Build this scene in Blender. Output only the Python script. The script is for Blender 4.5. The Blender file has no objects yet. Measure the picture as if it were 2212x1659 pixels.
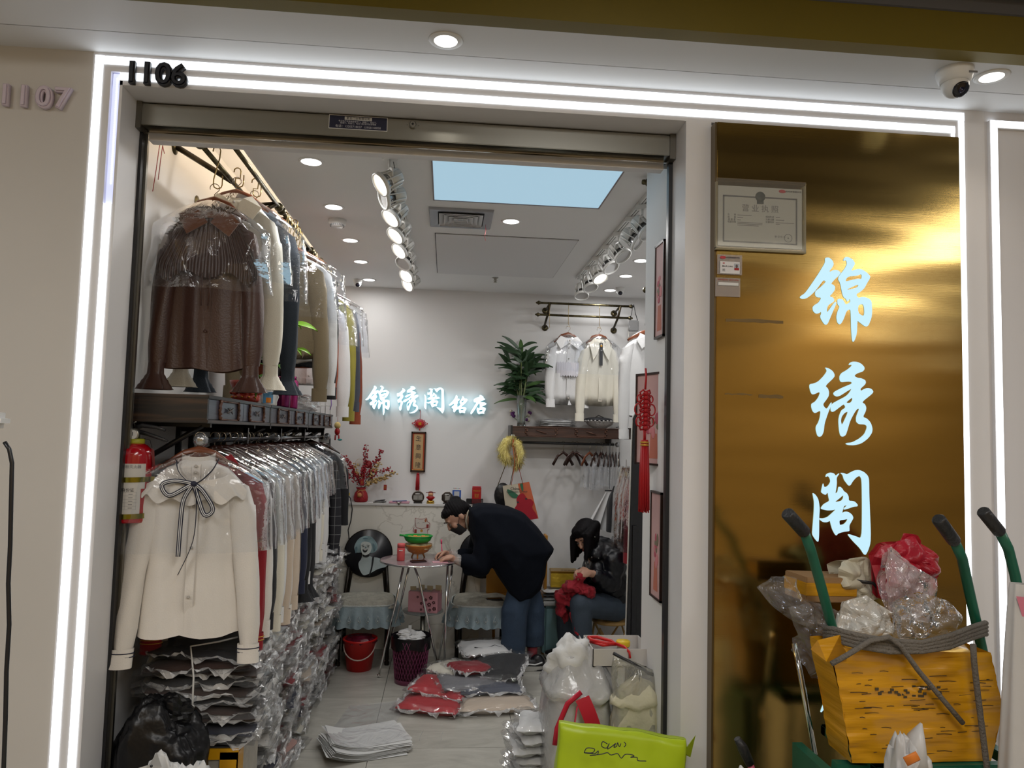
import bpy, bmesh, math, random
from math import sin, cos, pi, radians, sqrt, atan2, exp
from mathutils import Vector, Matrix, noise, Euler
random.seed(7)
SC = bpy.context.scene
COL = SC.collection
V = Vector

# ---------------------------------------------------------------- camera
F = 1600.0
CAM = V((0, 0, 1.6))
_y, _p, _r = radians(5.0), radians(3.9), radians(1.446)
fw = V((sin(_y)*cos(_p), cos(_y)*cos(_p), sin(_p)))
_r0 = V((cos(_y), -sin(_y), 0)); _u0 = _r0.cross(fw)
rt = cos(_r)*_r0 + sin(_r)*_u0
up = -sin(_r)*_r0 + cos(_r)*_u0
cd = bpy.data.cameras.new('camera'); cam = bpy.data.objects.new('camera', cd); COL.objects.link(cam)
cd.sensor_width = 36; cd.lens = 36*F/2212; cd.clip_start = 0.02; cd.clip_end = 100
m = Matrix.Identity(4)
for i in range(3):
    m[i][0] = rt[i]; m[i][1] = up[i]; m[i][2] = -fw[i]; m[i][3] = CAM[i]
cam.matrix_world = m
SC.camera = cam
SC.view_settings.view_transform = 'Standard'; SC.view_settings.look = 'None'
SC.view_settings.gamma = 1; SC.view_settings.use_curve_mapping = False
SC.view_settings.exposure = 0.42
SC.cycles.max_bounces = 8; SC.cycles.diffuse_bounces = 4; SC.cycles.glossy_bounces = 4
SC.cycles.transmission_bounces = 4; SC.cycles.transparent_max_bounces = 24
SC.cycles.sample_clamp_indirect = 4
SC.cycles.caustics_reflective = False; SC.cycles.caustics_refractive = False
def at(px, py, y):
    """the point on the plane y that the photo shows at pixel px, py"""
    d = fw + (px-1106)/F*rt - (py-829.5)/F*up
    return CAM + d*(y/d.y)
def atz(px, py, z):
    d = fw + (px-1106)/F*rt - (py-829.5)/F*up
    return CAM + d*((z-1.6)/d.z)
def atx(px, py, x):
    d = fw + (px-1106)/F*rt - (py-829.5)/F*up
    return CAM + d*(x/d.x)

# ---------------------------------------------------------------- world + lamps
w = bpy.data.worlds.new('world'); SC.world = w; w.use_nodes = True
bg = w.node_tree.nodes['Background']; bg.inputs[0].default_value = (0.92, 0.94, 1.0, 1); bg.inputs[1].default_value = 0.10
def lamp(name, kind, loc, power, color=(1, 1, 1), size=.1, size_y=None, target=None, spot=None, blend=.5):
    l = bpy.data.lights.new(name, kind); l.energy = power; l.color = color
    if kind == 'AREA':
        l.size = size; l.shape = 'DISK' if size_y is None else 'RECTANGLE'
        if size_y: l.size_y = size_y
    else:
        l.shadow_soft_size = size
    if spot: l.spot_size = radians(spot); l.spot_blend = blend
    o = bpy.data.objects.new(name, l); COL.objects.link(o); o.location = loc
    if target is not None:
        o.rotation_euler = (V(target)-V(loc)).to_track_quat('-Z', 'Y').to_euler()
    return o
SHOP_DOWN = [(-.597, 3.10), (-.597, 3.727), (-.597, 4.376), (-.598, 4.924), (-.603, 5.508), (.308, 3.822), (1.199, 3.9), (1.199, 4.543), (1.213, 5.0), (1.218, 5.52)]
for x, y in SHOP_DOWN:
    lamp('downlight_lamp', 'AREA', (x, y, 2.70), (2.9 if y < 5.3 else 1.0), (1, .99, .98), .10, target=(x, y, 0))
for px, py in ((963, 87), (2142, 165)):
    p = atz(px, py, 2.8106)
    lamp('soffit_lamp', 'SPOT', (p.x, p.y, 2.795), 3.0, (1, .86, .7), .05, target=(p.x, p.y, 0), spot=120, blend=.9)
# overhead light of the mall corridor, out of view
for x in (-2.2, 0.6, 3.4):
    lamp('unseen_corridor_light', 'AREA', (x, -.85, 3.0), 12, (1, .97, .93), .5, .9, target=(x, -.85, 0))  # row added to brighten the far wall mirrored in the brass panel
    lamp('unseen_corridor_light', 'AREA', (x, .3, 3.0), 18, (1, .985, .965), .5, 1.1, target=(x, .3, 0))
# warm strip hidden in the cove over the clothes wall
for _yy in (3.0, 3.75, 4.5, 5.25):
    lamp('cove_lamp', 'AREA', (-.90, _yy, 2.80), 0.9, (1, .78, .54), .72, .04, target=(-1.15, _yy, 2.86))

# ---------------------------------------------------------------- materials
MATS = {}
def mat(name, color, rough=.6, metal=0.0, bump=0.0, bscale=60.0, var=0.0, vscale=4.0, spec=.5, emit=None, es=1.0, sheen=0.0, alpha=None, coat=0.0, stretch=None):
    if name in MATS: return MATS[name]
    mt = bpy.data.materials.new(name); mt.use_nodes = True; MATS[name] = mt
    nt = mt.node_tree; b = nt.nodes['Principled BSDF']
    b.inputs['Base Color'].default_value = (*color, 1); b.inputs['Roughness'].default_value = rough
    b.inputs['Metallic'].default_value = metal; b.inputs['Specular IOR Level'].default_value = spec
    if coat: b.inputs['Coat Weight'].default_value = coat
    if sheen: b.inputs['Sheen Weight'].default_value = sheen
    if emit: b.inputs['Emission Color'].default_value = (*emit, 1); b.inputs['Emission Strength'].default_value = es
    if alpha is not None: b.inputs['Alpha'].default_value = alpha
    tc = None
    def coord():
        nonlocal tc
        if tc is None:
            t = nt.nodes.new('ShaderNodeTexCoord'); tc = t.outputs['Object']
            if stretch:
                mp = nt.nodes.new('ShaderNodeMapping'); mp.inputs['Scale'].default_value = stretch
                nt.links.new(tc, mp.inputs[0]); tc = mp.outputs[0]
        return tc
    if var:
        n = nt.nodes.new('ShaderNodeTexNoise'); n.inputs['Scale'].default_value = vscale; n.inputs['Detail'].default_value = 5
        nt.links.new(coord(), n.inputs['Vector'])
        r = nt.nodes.new('ShaderNodeValToRGB')
        r.color_ramp.elements[0].position = .3; r.color_ramp.elements[1].position = .7
        r.color_ramp.elements[0].color = (*[c*(1-var) for c in color], 1)
        r.color_ramp.elements[1].color = (*[min(1, c*(1+var)) for c in color], 1)
        nt.links.new(n.outputs['Fac'], r.inputs[0]); nt.links.new(r.outputs[0], b.inputs['Base Color'])
    if bump:
        n = nt.nodes.new('ShaderNodeTexNoise'); n.inputs['Scale'].default_value = bscale; n.inputs['Detail'].default_value = 3
        nt.links.new(coord(), n.inputs['Vector'])
        bp = nt.nodes.new('ShaderNodeBump'); bp.inputs['Strength'].default_value = bump; bp.inputs['Distance'].default_value = .01
        nt.links.new(n.outputs['Fac'], bp.inputs['Height']); nt.links.new(bp.outputs[0], b.inputs['Normal'])
    return mt
def s(r, g, b):
    """sRGB 0-255 to linear"""
    return tuple((c/255/12.92) if c/255 <= .04045 else ((c/255+.055)/1.055)**2.4 for c in (r, g, b))
def film(name, tint=(.93, .95, .97), base=.10, rough=.12, wr=.5, scale=14.0, edge=.55):
    """thin plastic: mostly clear, glossy and wrinkled"""
    if name in MATS: return MATS[name]
    mt = bpy.data.materials.new(name); mt.use_nodes = True; MATS[name] = mt
    nt = mt.node_tree; N = nt.nodes; L = nt.links
    b = N['Principled BSDF']; out = N['Material Output']
    b.inputs['Base Color'].default_value = (*tint, 1); b.inputs['Roughness'].default_value = rough
    b.inputs['Specular IOR Level'].default_value = 1.0
    t = N.new('ShaderNodeBsdfTransparent'); t.inputs[0].default_value = (*[min(1, .35+.65*c) for c in tint], 1)
    g = N.new('ShaderNodeBsdfGlossy'); g.inputs['Roughness'].default_value = rough; g.inputs[0].default_value = (1, 1, 1, 1)
    tc = N.new('ShaderNodeTexCoord'); n = N.new('ShaderNodeTexNoise'); n.inputs['Scale'].default_value = scale
    n.inputs['Detail'].default_value = 4; n.inputs['Distortion'].default_value = 1.2; L.new(tc.outputs['Object'], n.inputs['Vector'])
    bp = N.new('ShaderNodeBump'); bp.inputs['Strength'].default_value = wr; bp.inputs['Distance'].default_value = .02
    L.new(n.outputs['Fac'], bp.inputs['Height']); L.new(bp.outputs[0], b.inputs['Normal']); L.new(bp.outputs[0], g.inputs['Normal'])
    fr = N.new('ShaderNodeLayerWeight'); fr.inputs[0].default_value = .35; L.new(bp.outputs[0], fr.inputs['Normal'])
    m0 = N.new('ShaderNodeMixShader'); m0.inputs[0].default_value = base; L.new(t.outputs[0], m0.inputs[1]); L.new(b.outputs[0], m0.inputs[2])
    mp = N.new('ShaderNodeMath'); mp.operation = 'MULTIPLY'; mp.inputs[1].default_value = edge; L.new(fr.outputs['Fresnel'], mp.inputs[0])
    m1 = N.new('ShaderNodeMixShader'); L.new(mp.outputs[0], m1.inputs[0]); L.new(m0.outputs[0], m1.inputs[1]); L.new(g.outputs[0], m1.inputs[2])
    L.new(m1.outputs[0], out.inputs[0])
    return mt
def wood(name, c0, c1, rough=.4, scale=3.0, axis=(1, 14, 14)):
    if name in MATS: return MATS[name]
    mt = mat(name, c0, rough); nt = mt.node_tree; b = nt.nodes['Principled BSDF']
    t = nt.nodes.new('ShaderNodeTexCoord'); mp = nt.nodes.new('ShaderNodeMapping'); mp.inputs['Scale'].default_value = axis
    n = nt.nodes.new('ShaderNodeTexNoise'); n.inputs['Scale'].default_value = scale; n.inputs['Detail'].default_value = 8
    r = nt.nodes.new('ShaderNodeValToRGB'); r.color_ramp.elements[0].position = .45; r.color_ramp.elements[1].position = .75
    r.color_ramp.elements[0].color = (*c0, 1); r.color_ramp.elements[1].color = (*c1, 1)
    L = nt.links; L.new(t.outputs['Object'], mp.inputs[0]); L.new(mp.outputs[0], n.inputs['Vector']); L.new(n.outputs['Fac'], r.inputs[0]); L.new(r.outputs[0], b.inputs['Base Color'])
    return mt

# ---------------------------------------------------------------- mesh helpers
class MB:
    def __init__(self): self.v = []; self.f = []; self.s = []
    def add(self, vs, fs, smooth=False, M=None):
        o = len(self.v)
        self.v += [tuple(M @ V(v)) if M is not None else tuple(v) for v in vs]
        self.f += [tuple(i+o for i in f) for f in fs]; self.s += [smooth]*len(fs)
        return self
    def box(self, x0, x1, y0, y1, z0, z1, M=None, b=0):
        if b:   # bevelled corners
            bm = bmesh.new(); bmesh.ops.create_cube(bm, size=1)
            for v in bm.verts: v.co = V(((x0+x1)/2+v.co.x*(x1-x0), (y0+y1)/2+v.co.y*(y1-y0), (z0+z1)/2+v.co.z*(z1-z0)))
            bmesh.ops.bevel(bm, geom=bm.edges[:], offset=b, segments=2, affect='EDGES', clamp_overlap=True)
            bm.verts.index_update()
            self.add([v.co.copy() for v in bm.verts], [[v.index for v in f.verts] for f in bm.faces], False, M); bm.free()
            return self
        vs = [(x, y, z) for z in (z0, z1) for y in (y0, y1) for x in (x0, x1)]
        return self.add(vs, [(0, 2, 3, 1), (4, 5, 7, 6), (0, 1, 5, 4), (2, 6, 7, 3), (0, 4, 6, 2), (1, 3, 7, 5)], False, M)
    def lathe(self, prof, c=(0, 0, 0), n=20, M=None, sy=1.0, caps=True):
        """profile of (radius, z)"""
        vs = []; k = len(prof)
        for r, z in prof:
            for i in range(n):
                a = 2*pi*i/n; vs.append((c[0]+r*cos(a), c[1]+r*sin(a)*sy, c[2]+z))
        fs = [(j*n+i, j*n+(i+1) % n, (j+1)*n+(i+1) % n, (j+1)*n+i) for j in range(k-1) for i in range(n)]
        self.add(vs, fs, True, M)
        if caps:
            o = len(self.v)-len(vs)
            self.f += [tuple(o+i for i in range(n))[::-1], tuple(o+(k-1)*n+i for i in range(n))]; self.s += [False, False]
        return self
    def tube(self, pts, r, n=8, cap=True, flat=1.0, closed=False, M=None):
        """pts path; r number or list; flat squeezes along the second normal"""
        P = [V(p) for p in pts]; k = len(P)
        R = r if isinstance(r, (list, tuple)) else [r]*k
        t0 = (P[1]-P[0]).normalized()
        a = V((0, 0, 1)) if abs(t0.z) < .9 else V((0, 1, 0))
        nn = (a-t0*a.dot(t0)).normalized(); vs = []
        for i in range(k):
            if closed: t = (P[(i+1) % k]-P[i-1]).normalized()
            elif i == 0: t = t0
            elif i == k-1: t = (P[i]-P[i-1]).normalized()
            else: t = (P[i+1]-P[i-1]).normalized() if (P[i+1]-P[i-1]).length > 1e-9 else t0
            nn = nn-t*nn.dot(t); nn = nn.normalized() if nn.length > 1e-6 else V((1, 0, 0))
            b = t.cross(nn)
            for j in range(n):
                q = 2*pi*j/n; vs.append(P[i]+nn*cos(q)*R[i]+b*sin(q)*R[i]*flat)
        fs = [(i*n+j, i*n+(j+1) % n, (i+1)*n+(j+1) % n, (i+1)*n+j) for i in range(k-1) for j in range(n)]
        if closed: fs += [((k-1)*n+j, (k-1)*n+(j+1) % n, (j+1) % n, j) for j in range(n)]
        self.add(vs, fs, True, M)
        if cap and not closed:
            o = len(self.v)-len(vs)
            self.f += [tuple(o+j for j in range(n))[::-1], tuple(o+(k-1)*n+j for j in range(n))]; self.s += [False]*2
        return self
    def ball(self, c, r, n=12, M=None, nz=None):
        rr = r if isinstance(r, (tuple, list)) else (r, r, r); m_ = nz or max(6, n//2)
        vs = [(c[0], c[1], c[2]-rr[2])]
        for i in range(1, m_):
            a = -pi/2+pi*i/m_
            for j in range(n):
                q = 2*pi*j/n; vs.append((c[0]+rr[0]*cos(a)*cos(q), c[1]+rr[1]*cos(a)*sin(q), c[2]+rr[2]*sin(a)))
        vs.append((c[0], c[1], c[2]+rr[2])); e = len(vs)-1
        fs = [(0, 1+(j+1) % n, 1+j) for j in range(n)]
        fs += [(1+i*n+j, 1+i*n+(j+1) % n, 1+(i+1)*n+(j+1) % n, 1+(i+1)*n+j) for i in range(m_-2) for j in range(n)]
        fs += [(1+(m_-2)*n+j, 1+(m_-2)*n+(j+1) % n, e) for j in range(n)]
        return self.add(vs, fs, True, M)
    def grid(self, fn, nu, nv, smooth=True, M=None, wrap=False):
        vs = [fn(i/(nu if wrap else nu-1), j/(nv-1)) for j in range(nv) for i in range(nu)]
        e = nu if wrap else nu-1
        fs = [(j*nu+i, j*nu+(i+1) % nu, (j+1)*nu+(i+1) % nu, (j+1)*nu+i) for j in range(nv-1) for i in range(e)]
        return self.add(vs, fs, smooth, M)
    def prism(self, poly, y0, y1, M=None):
        """polygon in x,z pushed along y"""
        n = len(poly); vs = [(x, y0, z) for x, z in poly]+[(x, y1, z) for x, z in poly]
        return self.add(vs, [tuple(range(n)), tuple(range(2*n-1, n-1, -1))]+[(i, i+n, (i+1) % n+n, (i+1) % n) for i in range(n)], False, M)
    def obj(self, name, mt, parent=None, world=False):
        me = bpy.data.meshes.new(name)
        vs = self.v
        if world and parent is not None:
            I = wm(parent).inverted(); vs = [tuple(I @ V(v)) for v in vs]
        me.from_pydata(vs, [], self.f); me.polygons.foreach_set('use_smooth', self.s)
        me.materials.append(mt); me.update()
        o = bpy.data.objects.new(name, me); COL.objects.link(o)
        if parent is not None: o.parent = parent
        return o
def wm(o):
    M = Matrix.LocRotScale(o.location, o.rotation_euler, o.scale)
    return wm(o.parent) @ M if o.parent else M
def tag(o, label=None, cat=None, group=None, kind=None):
    if label: o['label'] = label
    if cat: o['category'] = cat
    if group: o['group'] = group
    if kind: o['kind'] = kind
    return o
def thing(name, label, cat, loc=(0, 0, 0), rotz=0.0, group=None, rot=None, scale=None):
    o = bpy.data.objects.new(name, None); COL.objects.link(o); o.empty_display_size = .05
    o.location = loc; o.rotation_euler = rot if rot else (0, 0, rotz)
    if scale: o.scale = scale
    return tag(o, label, cat, group)
def dup(root, loc, rotz=None, label=None, group=None, rot=None):
    r = root.copy(); COL.objects.link(r); r.location = loc
    if rotz is not None: r.rotation_euler = (0, 0, rotz)
    if rot: r.rotation_euler = rot
    if label: r['label'] = label
    if group: r['group'] = group
    for ch in list(root.children):
        c = ch.copy(); COL.objects.link(c); c.parent = r
        for g in ch.children:
            d = g.copy(); COL.objects.link(d); d.parent = c
    return r
def struct(mb, name, mt, parent=None):
    o = mb.obj(name, mt, parent)
    if parent is None: o['kind'] = 'structure'
    return o
ORD = 'bottom second third fourth fifth sixth seventh eighth ninth tenth eleventh twelfth thirteenth fourteenth fifteenth sixteenth seventeenth eighteenth nineteenth twentieth twenty-first twenty-second twenty-third twenty-fourth twenty-fifth twenty-sixth twenty-seventh twenty-eighth'.split()
def nz(x, y, z): return noise.noise(V((x, y, z)))
def text(body, size, mt, name, parent, M, ext=.0005, align='CENTER', space=1.0, line=1.0):
    """flat lettering in the local x-z plane facing -y, placed by matrix M"""
    c = bpy.data.curves.new(name, 'FONT'); c.body = body; c.size = size; c.extrude = ext; c.align_x = align; c.align_y = 'CENTER'
    c.space_character = space; c.space_line = line; c.resolution_u = 3
    o = bpy.data.objects.new(name, c); COL.objects.link(o)
    dg = bpy.context.evaluated_depsgraph_get(); me = bpy.data.meshes.new_from_object(o.evaluated_get(dg))
    bpy.data.objects.remove(o); bpy.data.curves.remove(c)
    R = M @ Matrix.Rotation(pi/2, 4, 'X'); me.transform(R)
    me.materials.clear(); me.materials.append(mt); me.name = name
    o = bpy.data.objects.new(name, me); COL.objects.link(o)
    if parent is not None: o.parent = parent
    return o
def shape(name, outers, mt, parent=None, ext=.002, M=None, smooth=2):
    """filled outlines (x, z) given as lists, holes by even-odd; stands in the x-z plane facing -y"""
    c = bpy.data.curves.new(name, 'CURVE'); c.dimensions = '2D'; c.fill_mode = 'BOTH'; c.extrude = ext
    for P in outers:
        for _ in range(smooth):
            Q = []
            for i in range(len(P)):
                a, b = P[i], P[(i+1) % len(P)]
                Q += [(a[0]*.8+b[0]*.2, a[1]*.8+b[1]*.2), (a[0]*.2+b[0]*.8, a[1]*.2+b[1]*.8)]
            P = Q
        sp = c.splines.new('POLY'); sp.points.add(len(P)-1); sp.use_cyclic_u = True
        for i, (x, z) in enumerate(P): sp.points[i].co = (x, z, 0, 1)
    o = bpy.data.objects.new(name, c); COL.objects.link(o)
    dg = bpy.context.evaluated_depsgraph_get(); me = bpy.data.meshes.new_from_object(o.evaluated_get(dg))
    bpy.data.objects.remove(o); bpy.data.curves.remove(c)
    me.transform((M if M is not None else Matrix.Identity(4)) @ Matrix.Rotation(pi/2, 4, 'X'))
    me.materials.clear(); me.materials.append(mt); me.name = name
    o = bpy.data.objects.new(name, me); COL.objects.link(o)
    if parent is not None: o.parent = parent
    return o
def T(x, y, z): return Matrix.Translation((x, y, z))
def RZ(a): return Matrix.Rotation(a, 4, 'Z')
def RX(a): return Matrix.Rotation(a, 4, 'X')
def RY(a): return Matrix.Rotation(a, 4, 'Y')
def capsule(mb, a, b, ra, rb, n=12):
    a, b = V(a), V(b); d = b-a; L = d.length
    if L < 1e-6: return mb.ball(a, max(ra, rb), n)
    q = V((0, 0, 1)).rotation_difference(d/L).to_matrix().to_4x4(); M = T(*a) @ q
    prof = [(max(1e-4, ra*cos(t)), ra*sin(t)) for t in [-pi/2+.05, -pi/3, -pi/6, 0]]+[(max(1e-4, rb*cos(t)), L+rb*sin(t)) for t in [0, pi/6, pi/3, pi/2-.05]]
    return mb.lathe(prof, n=n, M=M)
def blob(mb, name, mt, parent=None, voxel=.01, smooth=4, world=False, disp=None):
    """union of closed shapes grown into one continuous skin"""
    o = mb.obj(name, mt, parent, world)
    r = o.modifiers.new('r', 'REMESH'); r.mode = 'VOXEL'; r.voxel_size = voxel; r.use_smooth_shade = True
    if smooth:
        q = o.modifiers.new('s', 'SMOOTH'); q.factor = .6; q.iterations = smooth
    dg = bpy.context.evaluated_depsgraph_get(); me = bpy.data.meshes.new_from_object(o.evaluated_get(dg))
    old = o.data; o.modifiers.clear(); o.data = me; bpy.data.meshes.remove(old)
    me.materials.clear(); me.materials.append(mt); me.name = name
    if disp:
        me.update(); nn = [v.normal.copy() for v in me.vertices]
        for v, n in zip(me.vertices, nn): v.co = v.co + n*disp(v.co, n)
    me.polygons.foreach_set('use_smooth', [True]*len(me.polygons))
    return o

# shared materials
white_wall = mat('wall_paint', (.74, .735, .73), .75, bump=.02, bscale=200, var=.015, vscale=1.2)
ceil_paint = mat('ceiling_paint', (.84, .835, .83), .8)
side_wall = mat('side_wall_paint', (.60, .575, .54), .7, var=.03, vscale=1.5)
frame_white = mat('frame_board', (.74, .73, .74), .45, var=.02, vscale=3)
led = mat('led_glow', (1, 1, 1), emit=(.86, .93, 1.0), es=1.9)
led_warm = mat('downlight_glow', (1, 1, 1), emit=(1, .94, .84), es=6)
lamp_disc = mat('lamp_disc', (1, 1, 1), emit=(1, .98, .95), es=4)
steel = mat('brushed_steel', s(150, 148, 140), .32, 1.0, bump=.02, bscale=300)
chrome = mat('chrome', (.8, .8, .8), .12, 1.0)
black = mat('black_plastic', (.012, .012, .014), .35)
blackmatte = mat('black_matte', (.012, .012, .013), .8)
white_pl = mat('white_plastic', (.75, .75, .74), .4)
paper = mat('paper', (.72, .72, .70), .7)
ink = mat('ink', (.03, .03, .035), .7)
gray_ink = mat('grey_ink', (.22, .22, .23), .7)
red = mat('red_paint', s(160, 15, 20), .35)
gold = mat('gold_ink', s(200, 150, 60), .4, .3)
antique = mat('antique_brass', s(92, 84, 62), .35, 1.0, bump=.3, bscale=60, var=.5, vscale=30)
brass_dk = mat('dark_bronze', s(60, 52, 38), .4, .8, bump=.3, bscale=50, var=.5, vscale=25)

# ================================================================ SETTING
D = 2.45                     # front face of the shopfront
ZS = 2.8106                  # soffit
XL, XR = -1.089, .80         # opening
ZT = 2.705
CE = 2.72
# floor with its tiles
fl = struct(MB().box(-4.5, 4.5, -1.5, 6.0, -.06, -.006), 'floor', mat('grout', s(70, 68, 62), .8))
tile_mat = mat('grey_floor_tile', s(158, 155, 146), .30, bump=.05, bscale=8, spec=.45)
nt = tile_mat.node_tree; b = nt.nodes['Principled BSDF']
tc = nt.nodes.new('ShaderNodeTexCoord'); mp = nt.nodes.new('ShaderNodeMapping'); mp.inputs['Scale'].default_value = (1.2, 3.6, 1); mp.inputs['Rotation'].default_value = (0, 0, .25)
oi = nt.nodes.new('ShaderNodeObjectInfo'); ad = nt.nodes.new('ShaderNodeVectorMath'); ad.operation = 'ADD'
nt.links.new(tc.outputs['Object'], ad.inputs[0]); nt.links.new(oi.outputs['Location'], ad.inputs[1]); nt.links.new(ad.outputs[0], mp.inputs[0])
n = nt.nodes.new('ShaderNodeTexNoise'); n.inputs['Scale'].default_value = 2.2; n.inputs['Detail'].default_value = 9; n.inputs['Distortion'].default_value = 1.5; n.inputs['Roughness'].default_value = .65
r = nt.nodes.new('ShaderNodeValToRGB'); r.color_ramp.elements[0].position = .35; r.color_ramp.elements[1].position = .72
r.color_ramp.elements[0].color = (*s(162, 159, 150), 1); r.color_ramp.elements[1].color = (*s(192, 189, 180), 1)
nt.links.new(mp.outputs[0], n.inputs['Vector']); nt.links.new(n.outputs['Fac'], r.inputs[0]); nt.links.new(r.outputs[0], b.inputs['Base Color'])
tw, td = .745, .74
tme = MB().box(.0015, tw-.0015, .0015, td-.0015, -.012, 0).obj('floor_tile', tile_mat, fl)
tme.location = (-.33-4*tw, 3.90-7*td, 0)
for i in range(-4, 6):
    for j in range(-7, 3):
        if (i, j) == (-4, -7): continue
        c = tme.copy(); COL.objects.link(c); c.location = (-.33+i*tw, 3.90+j*td, 0)
# shop walls
struct(MB().box(-1.27, -1.15, 2.62, 5.92, 0, 2.95), 'wall_left', white_wall)
struct(MB().box(-1.27, 1.87, 5.8, 5.92, 0, 2.95), 'wall_back', white_wall)
struct(MB().box(1.75, 1.87, 2.5, 5.92, 0, 2.95), 'wall_right', white_wall)
pier = struct(MB().box(XR, 1.75, 2.6, 2.955, 0, 2.95), 'wall_pier', white_wall)
# ceiling: lowered slab, with the cove over the clothes wall left open
cl = struct(MB().box(-.85, 1.75, 2.62, 5.8, CE, CE+.07), 'ceiling', ceil_paint)
struct(MB().box(-1.15, 1.75, 2.62, 5.8, 2.93, 2.95), 'ceiling_cove', ceil_paint)
# access panel with its dark joint
p = [atz(940, 504, CE), atz(1245, 517, CE), atz(1200, 598, CE), atz(946, 592, CE)]
x0, x1, y0, y1 = -.092, .72, 4.125, 5.16
struct(MB().box(x0-.004, x1+.004, y0-.004, y1+.004, CE-.0015, CE), 'trim_1', blackmatte)
struct(MB().box(x0, x1, y0, y1, CE-.006, CE-.001), 'trim_2', mat('access_panel_board', (.74, .735, .74), .8))
# lit ceiling panel
sky = thing('ceiling_light_panel', 'large rectangular pale blue backlit panel set in the ceiling', 'light panel', (.31, 3.1, CE))
MB().box(-.40, .40, -.40, .415, -.003, 0).obj('diffuser', mat('panel_glow', (.1, .12, .13), .9, emit=s(163, 196, 214), es=.73), sky)
f_ = MB()
for a in ((-.405, -.399, -.4, .42), (.399, .405, -.4, .42), (-.405, .405, .414, .42)): f_.box(a[0], a[1], a[2], a[3], -.006, 0)
f_.obj('frame', mat('panel_frame', (.25, .2, .2), .5), sky)
# counter-height ledge along the back wall
marble = mat('pale_marble', s(178, 176, 168), .35, var=.05, vscale=3, bump=.02)
nt = marble.node_tree; b = nt.nodes['Principled BSDF']
tc = nt.nodes.new('ShaderNodeTexCoord'); wv = nt.nodes.new('ShaderNodeTexNoise'); wv.inputs['Scale'].default_value = 1.6; wv.inputs['Detail'].default_value = 12; wv.inputs['Distortion'].default_value = 2.2
mm = nt.nodes.new('ShaderNodeValToRGB'); e = mm.color_ramp.elements
e[0].position = .485; e[0].color = (*s(224, 221, 212), 1); e[1].position = .515; e[1].color = (*s(224, 221, 212), 1)
k = e.new(.5); k.color = (*s(196, 192, 182), 1)
nt.links.new(tc.outputs['Object'], wv.inputs['Vector']); nt.links.new(wv.outputs['Fac'], mm.inputs[0]); nt.links.new(mm.outputs[0], b.inputs['Base Color'])
LZ = at(900, 1088, 5.635).z
ledge = struct(MB().box(-1.15, .29, 5.64, 5.8, 0, LZ-.02), 'wall_ledge', marble)
struct(MB().box(-1.15, .31, 5.63, 5.8, LZ-.02, LZ, b=.003), 'ledge_top', mat('ledge_stone', (.62, .61, .6), .25), ledge)
# left: box bottom trim of shop, shutter guide linings
struct(MB().box(-1.15, -1.075, 2.63, 2.66, 0, 2.72), 'trim_3', frame_white)
struct(MB().box(XL-.0, XR, 2.66, 2.70, 2.685, 2.95), 'trim_4', frame_white)

# ---------------------------------------------------------------- shopfront
XO0, XI0 = -1.181, -1.125
XO1, XI1 = 1.838, 1.776
# strips: outer vertical -1.181..-1.155, inner -1.123..-1.10 (emissive, recessed)
wf = struct(MB().box(-4.5, -1.181, D, D+.25, 0, ZS), 'wall_neighbour', side_wall)
g = MB()
lw = .024
oL = (at(148, 1000, D).x, at(168, 1000, D).x); iL = (at(200, 1000, D).x, at(219, 1000, D).x)
zo = (at(1100, 180, D).z, at(1100, 190, D).z)
def strip(name, x0, x1, z0, z1, lab):
    t = thing(name, lab, 'light strip', ((x0+x1)/2, D+.01, z0), 0, 'LED strips framing the shopfront')
    cx, cz = (x0+x1)/2, z0
    MB().box(x0-cx, x1-cx, -.0125, .008, z0-cz, z1-cz).obj('diffuser', led, t)
    b = MB(); e = .003
    if z1-z0 > x1-x0: b.box(x0-cx-e, x0-cx, -.010, .008, z0-cz, z1-cz).box(x1-cx, x1-cx+e, -.010, .008, z0-cz, z1-cz)
    else: b.box(x0-cx, x1-cx, -.010, .008, -e, 0).box(x0-cx, x1-cx, -.010, .008, z1-cz, z1-cz+e)
    b.obj('channel', frame_white, t)
    return t
zO0, zO1 = 2.772, 2.798
zI0, zI1 = 2.722, 2.746
xo0, xo1 = -1.174, -1.149
xi0, xi1 = -1.120, -1.097
Xo0, Xo1 = 1.806, 1.826
Xi0, Xi1 = 1.777, 1.790
# frame boards between the strips
B_ = MB()
def fb(x0, x1, z0, z1, y0=D, y1=D+.15): B_.box(x0, x1, y0, y1, z0, z1)
fb(-1.181, xo0-.003, 0, ZS); fb(xo1+.003, xi0-.003, 0, zI1+.003); fb(xi1+.003, XL+.004, 0, zI0-.003)
fb(xo0-.003, Xo1+.003, zO1+.003, ZS); fb(xo1+.003, Xo0-.003, zI1+.003, zO0-.003); fb(xi1+.003, 1.774, ZT, zI0-.003)
fb(XR, .89, 0, ZT); fb(.89, 1.774, 0, ZT, D+.02)
fb(Xi1+.003, Xo0-.003, 0, zI1+.003); fb(Xo1+.003, 1.905, 0, ZS)
fb(-1.181, 1.905, 0, ZS, D+.018, D+.15) if False else None
struct(B_, 'wall_front', frame_white)
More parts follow.
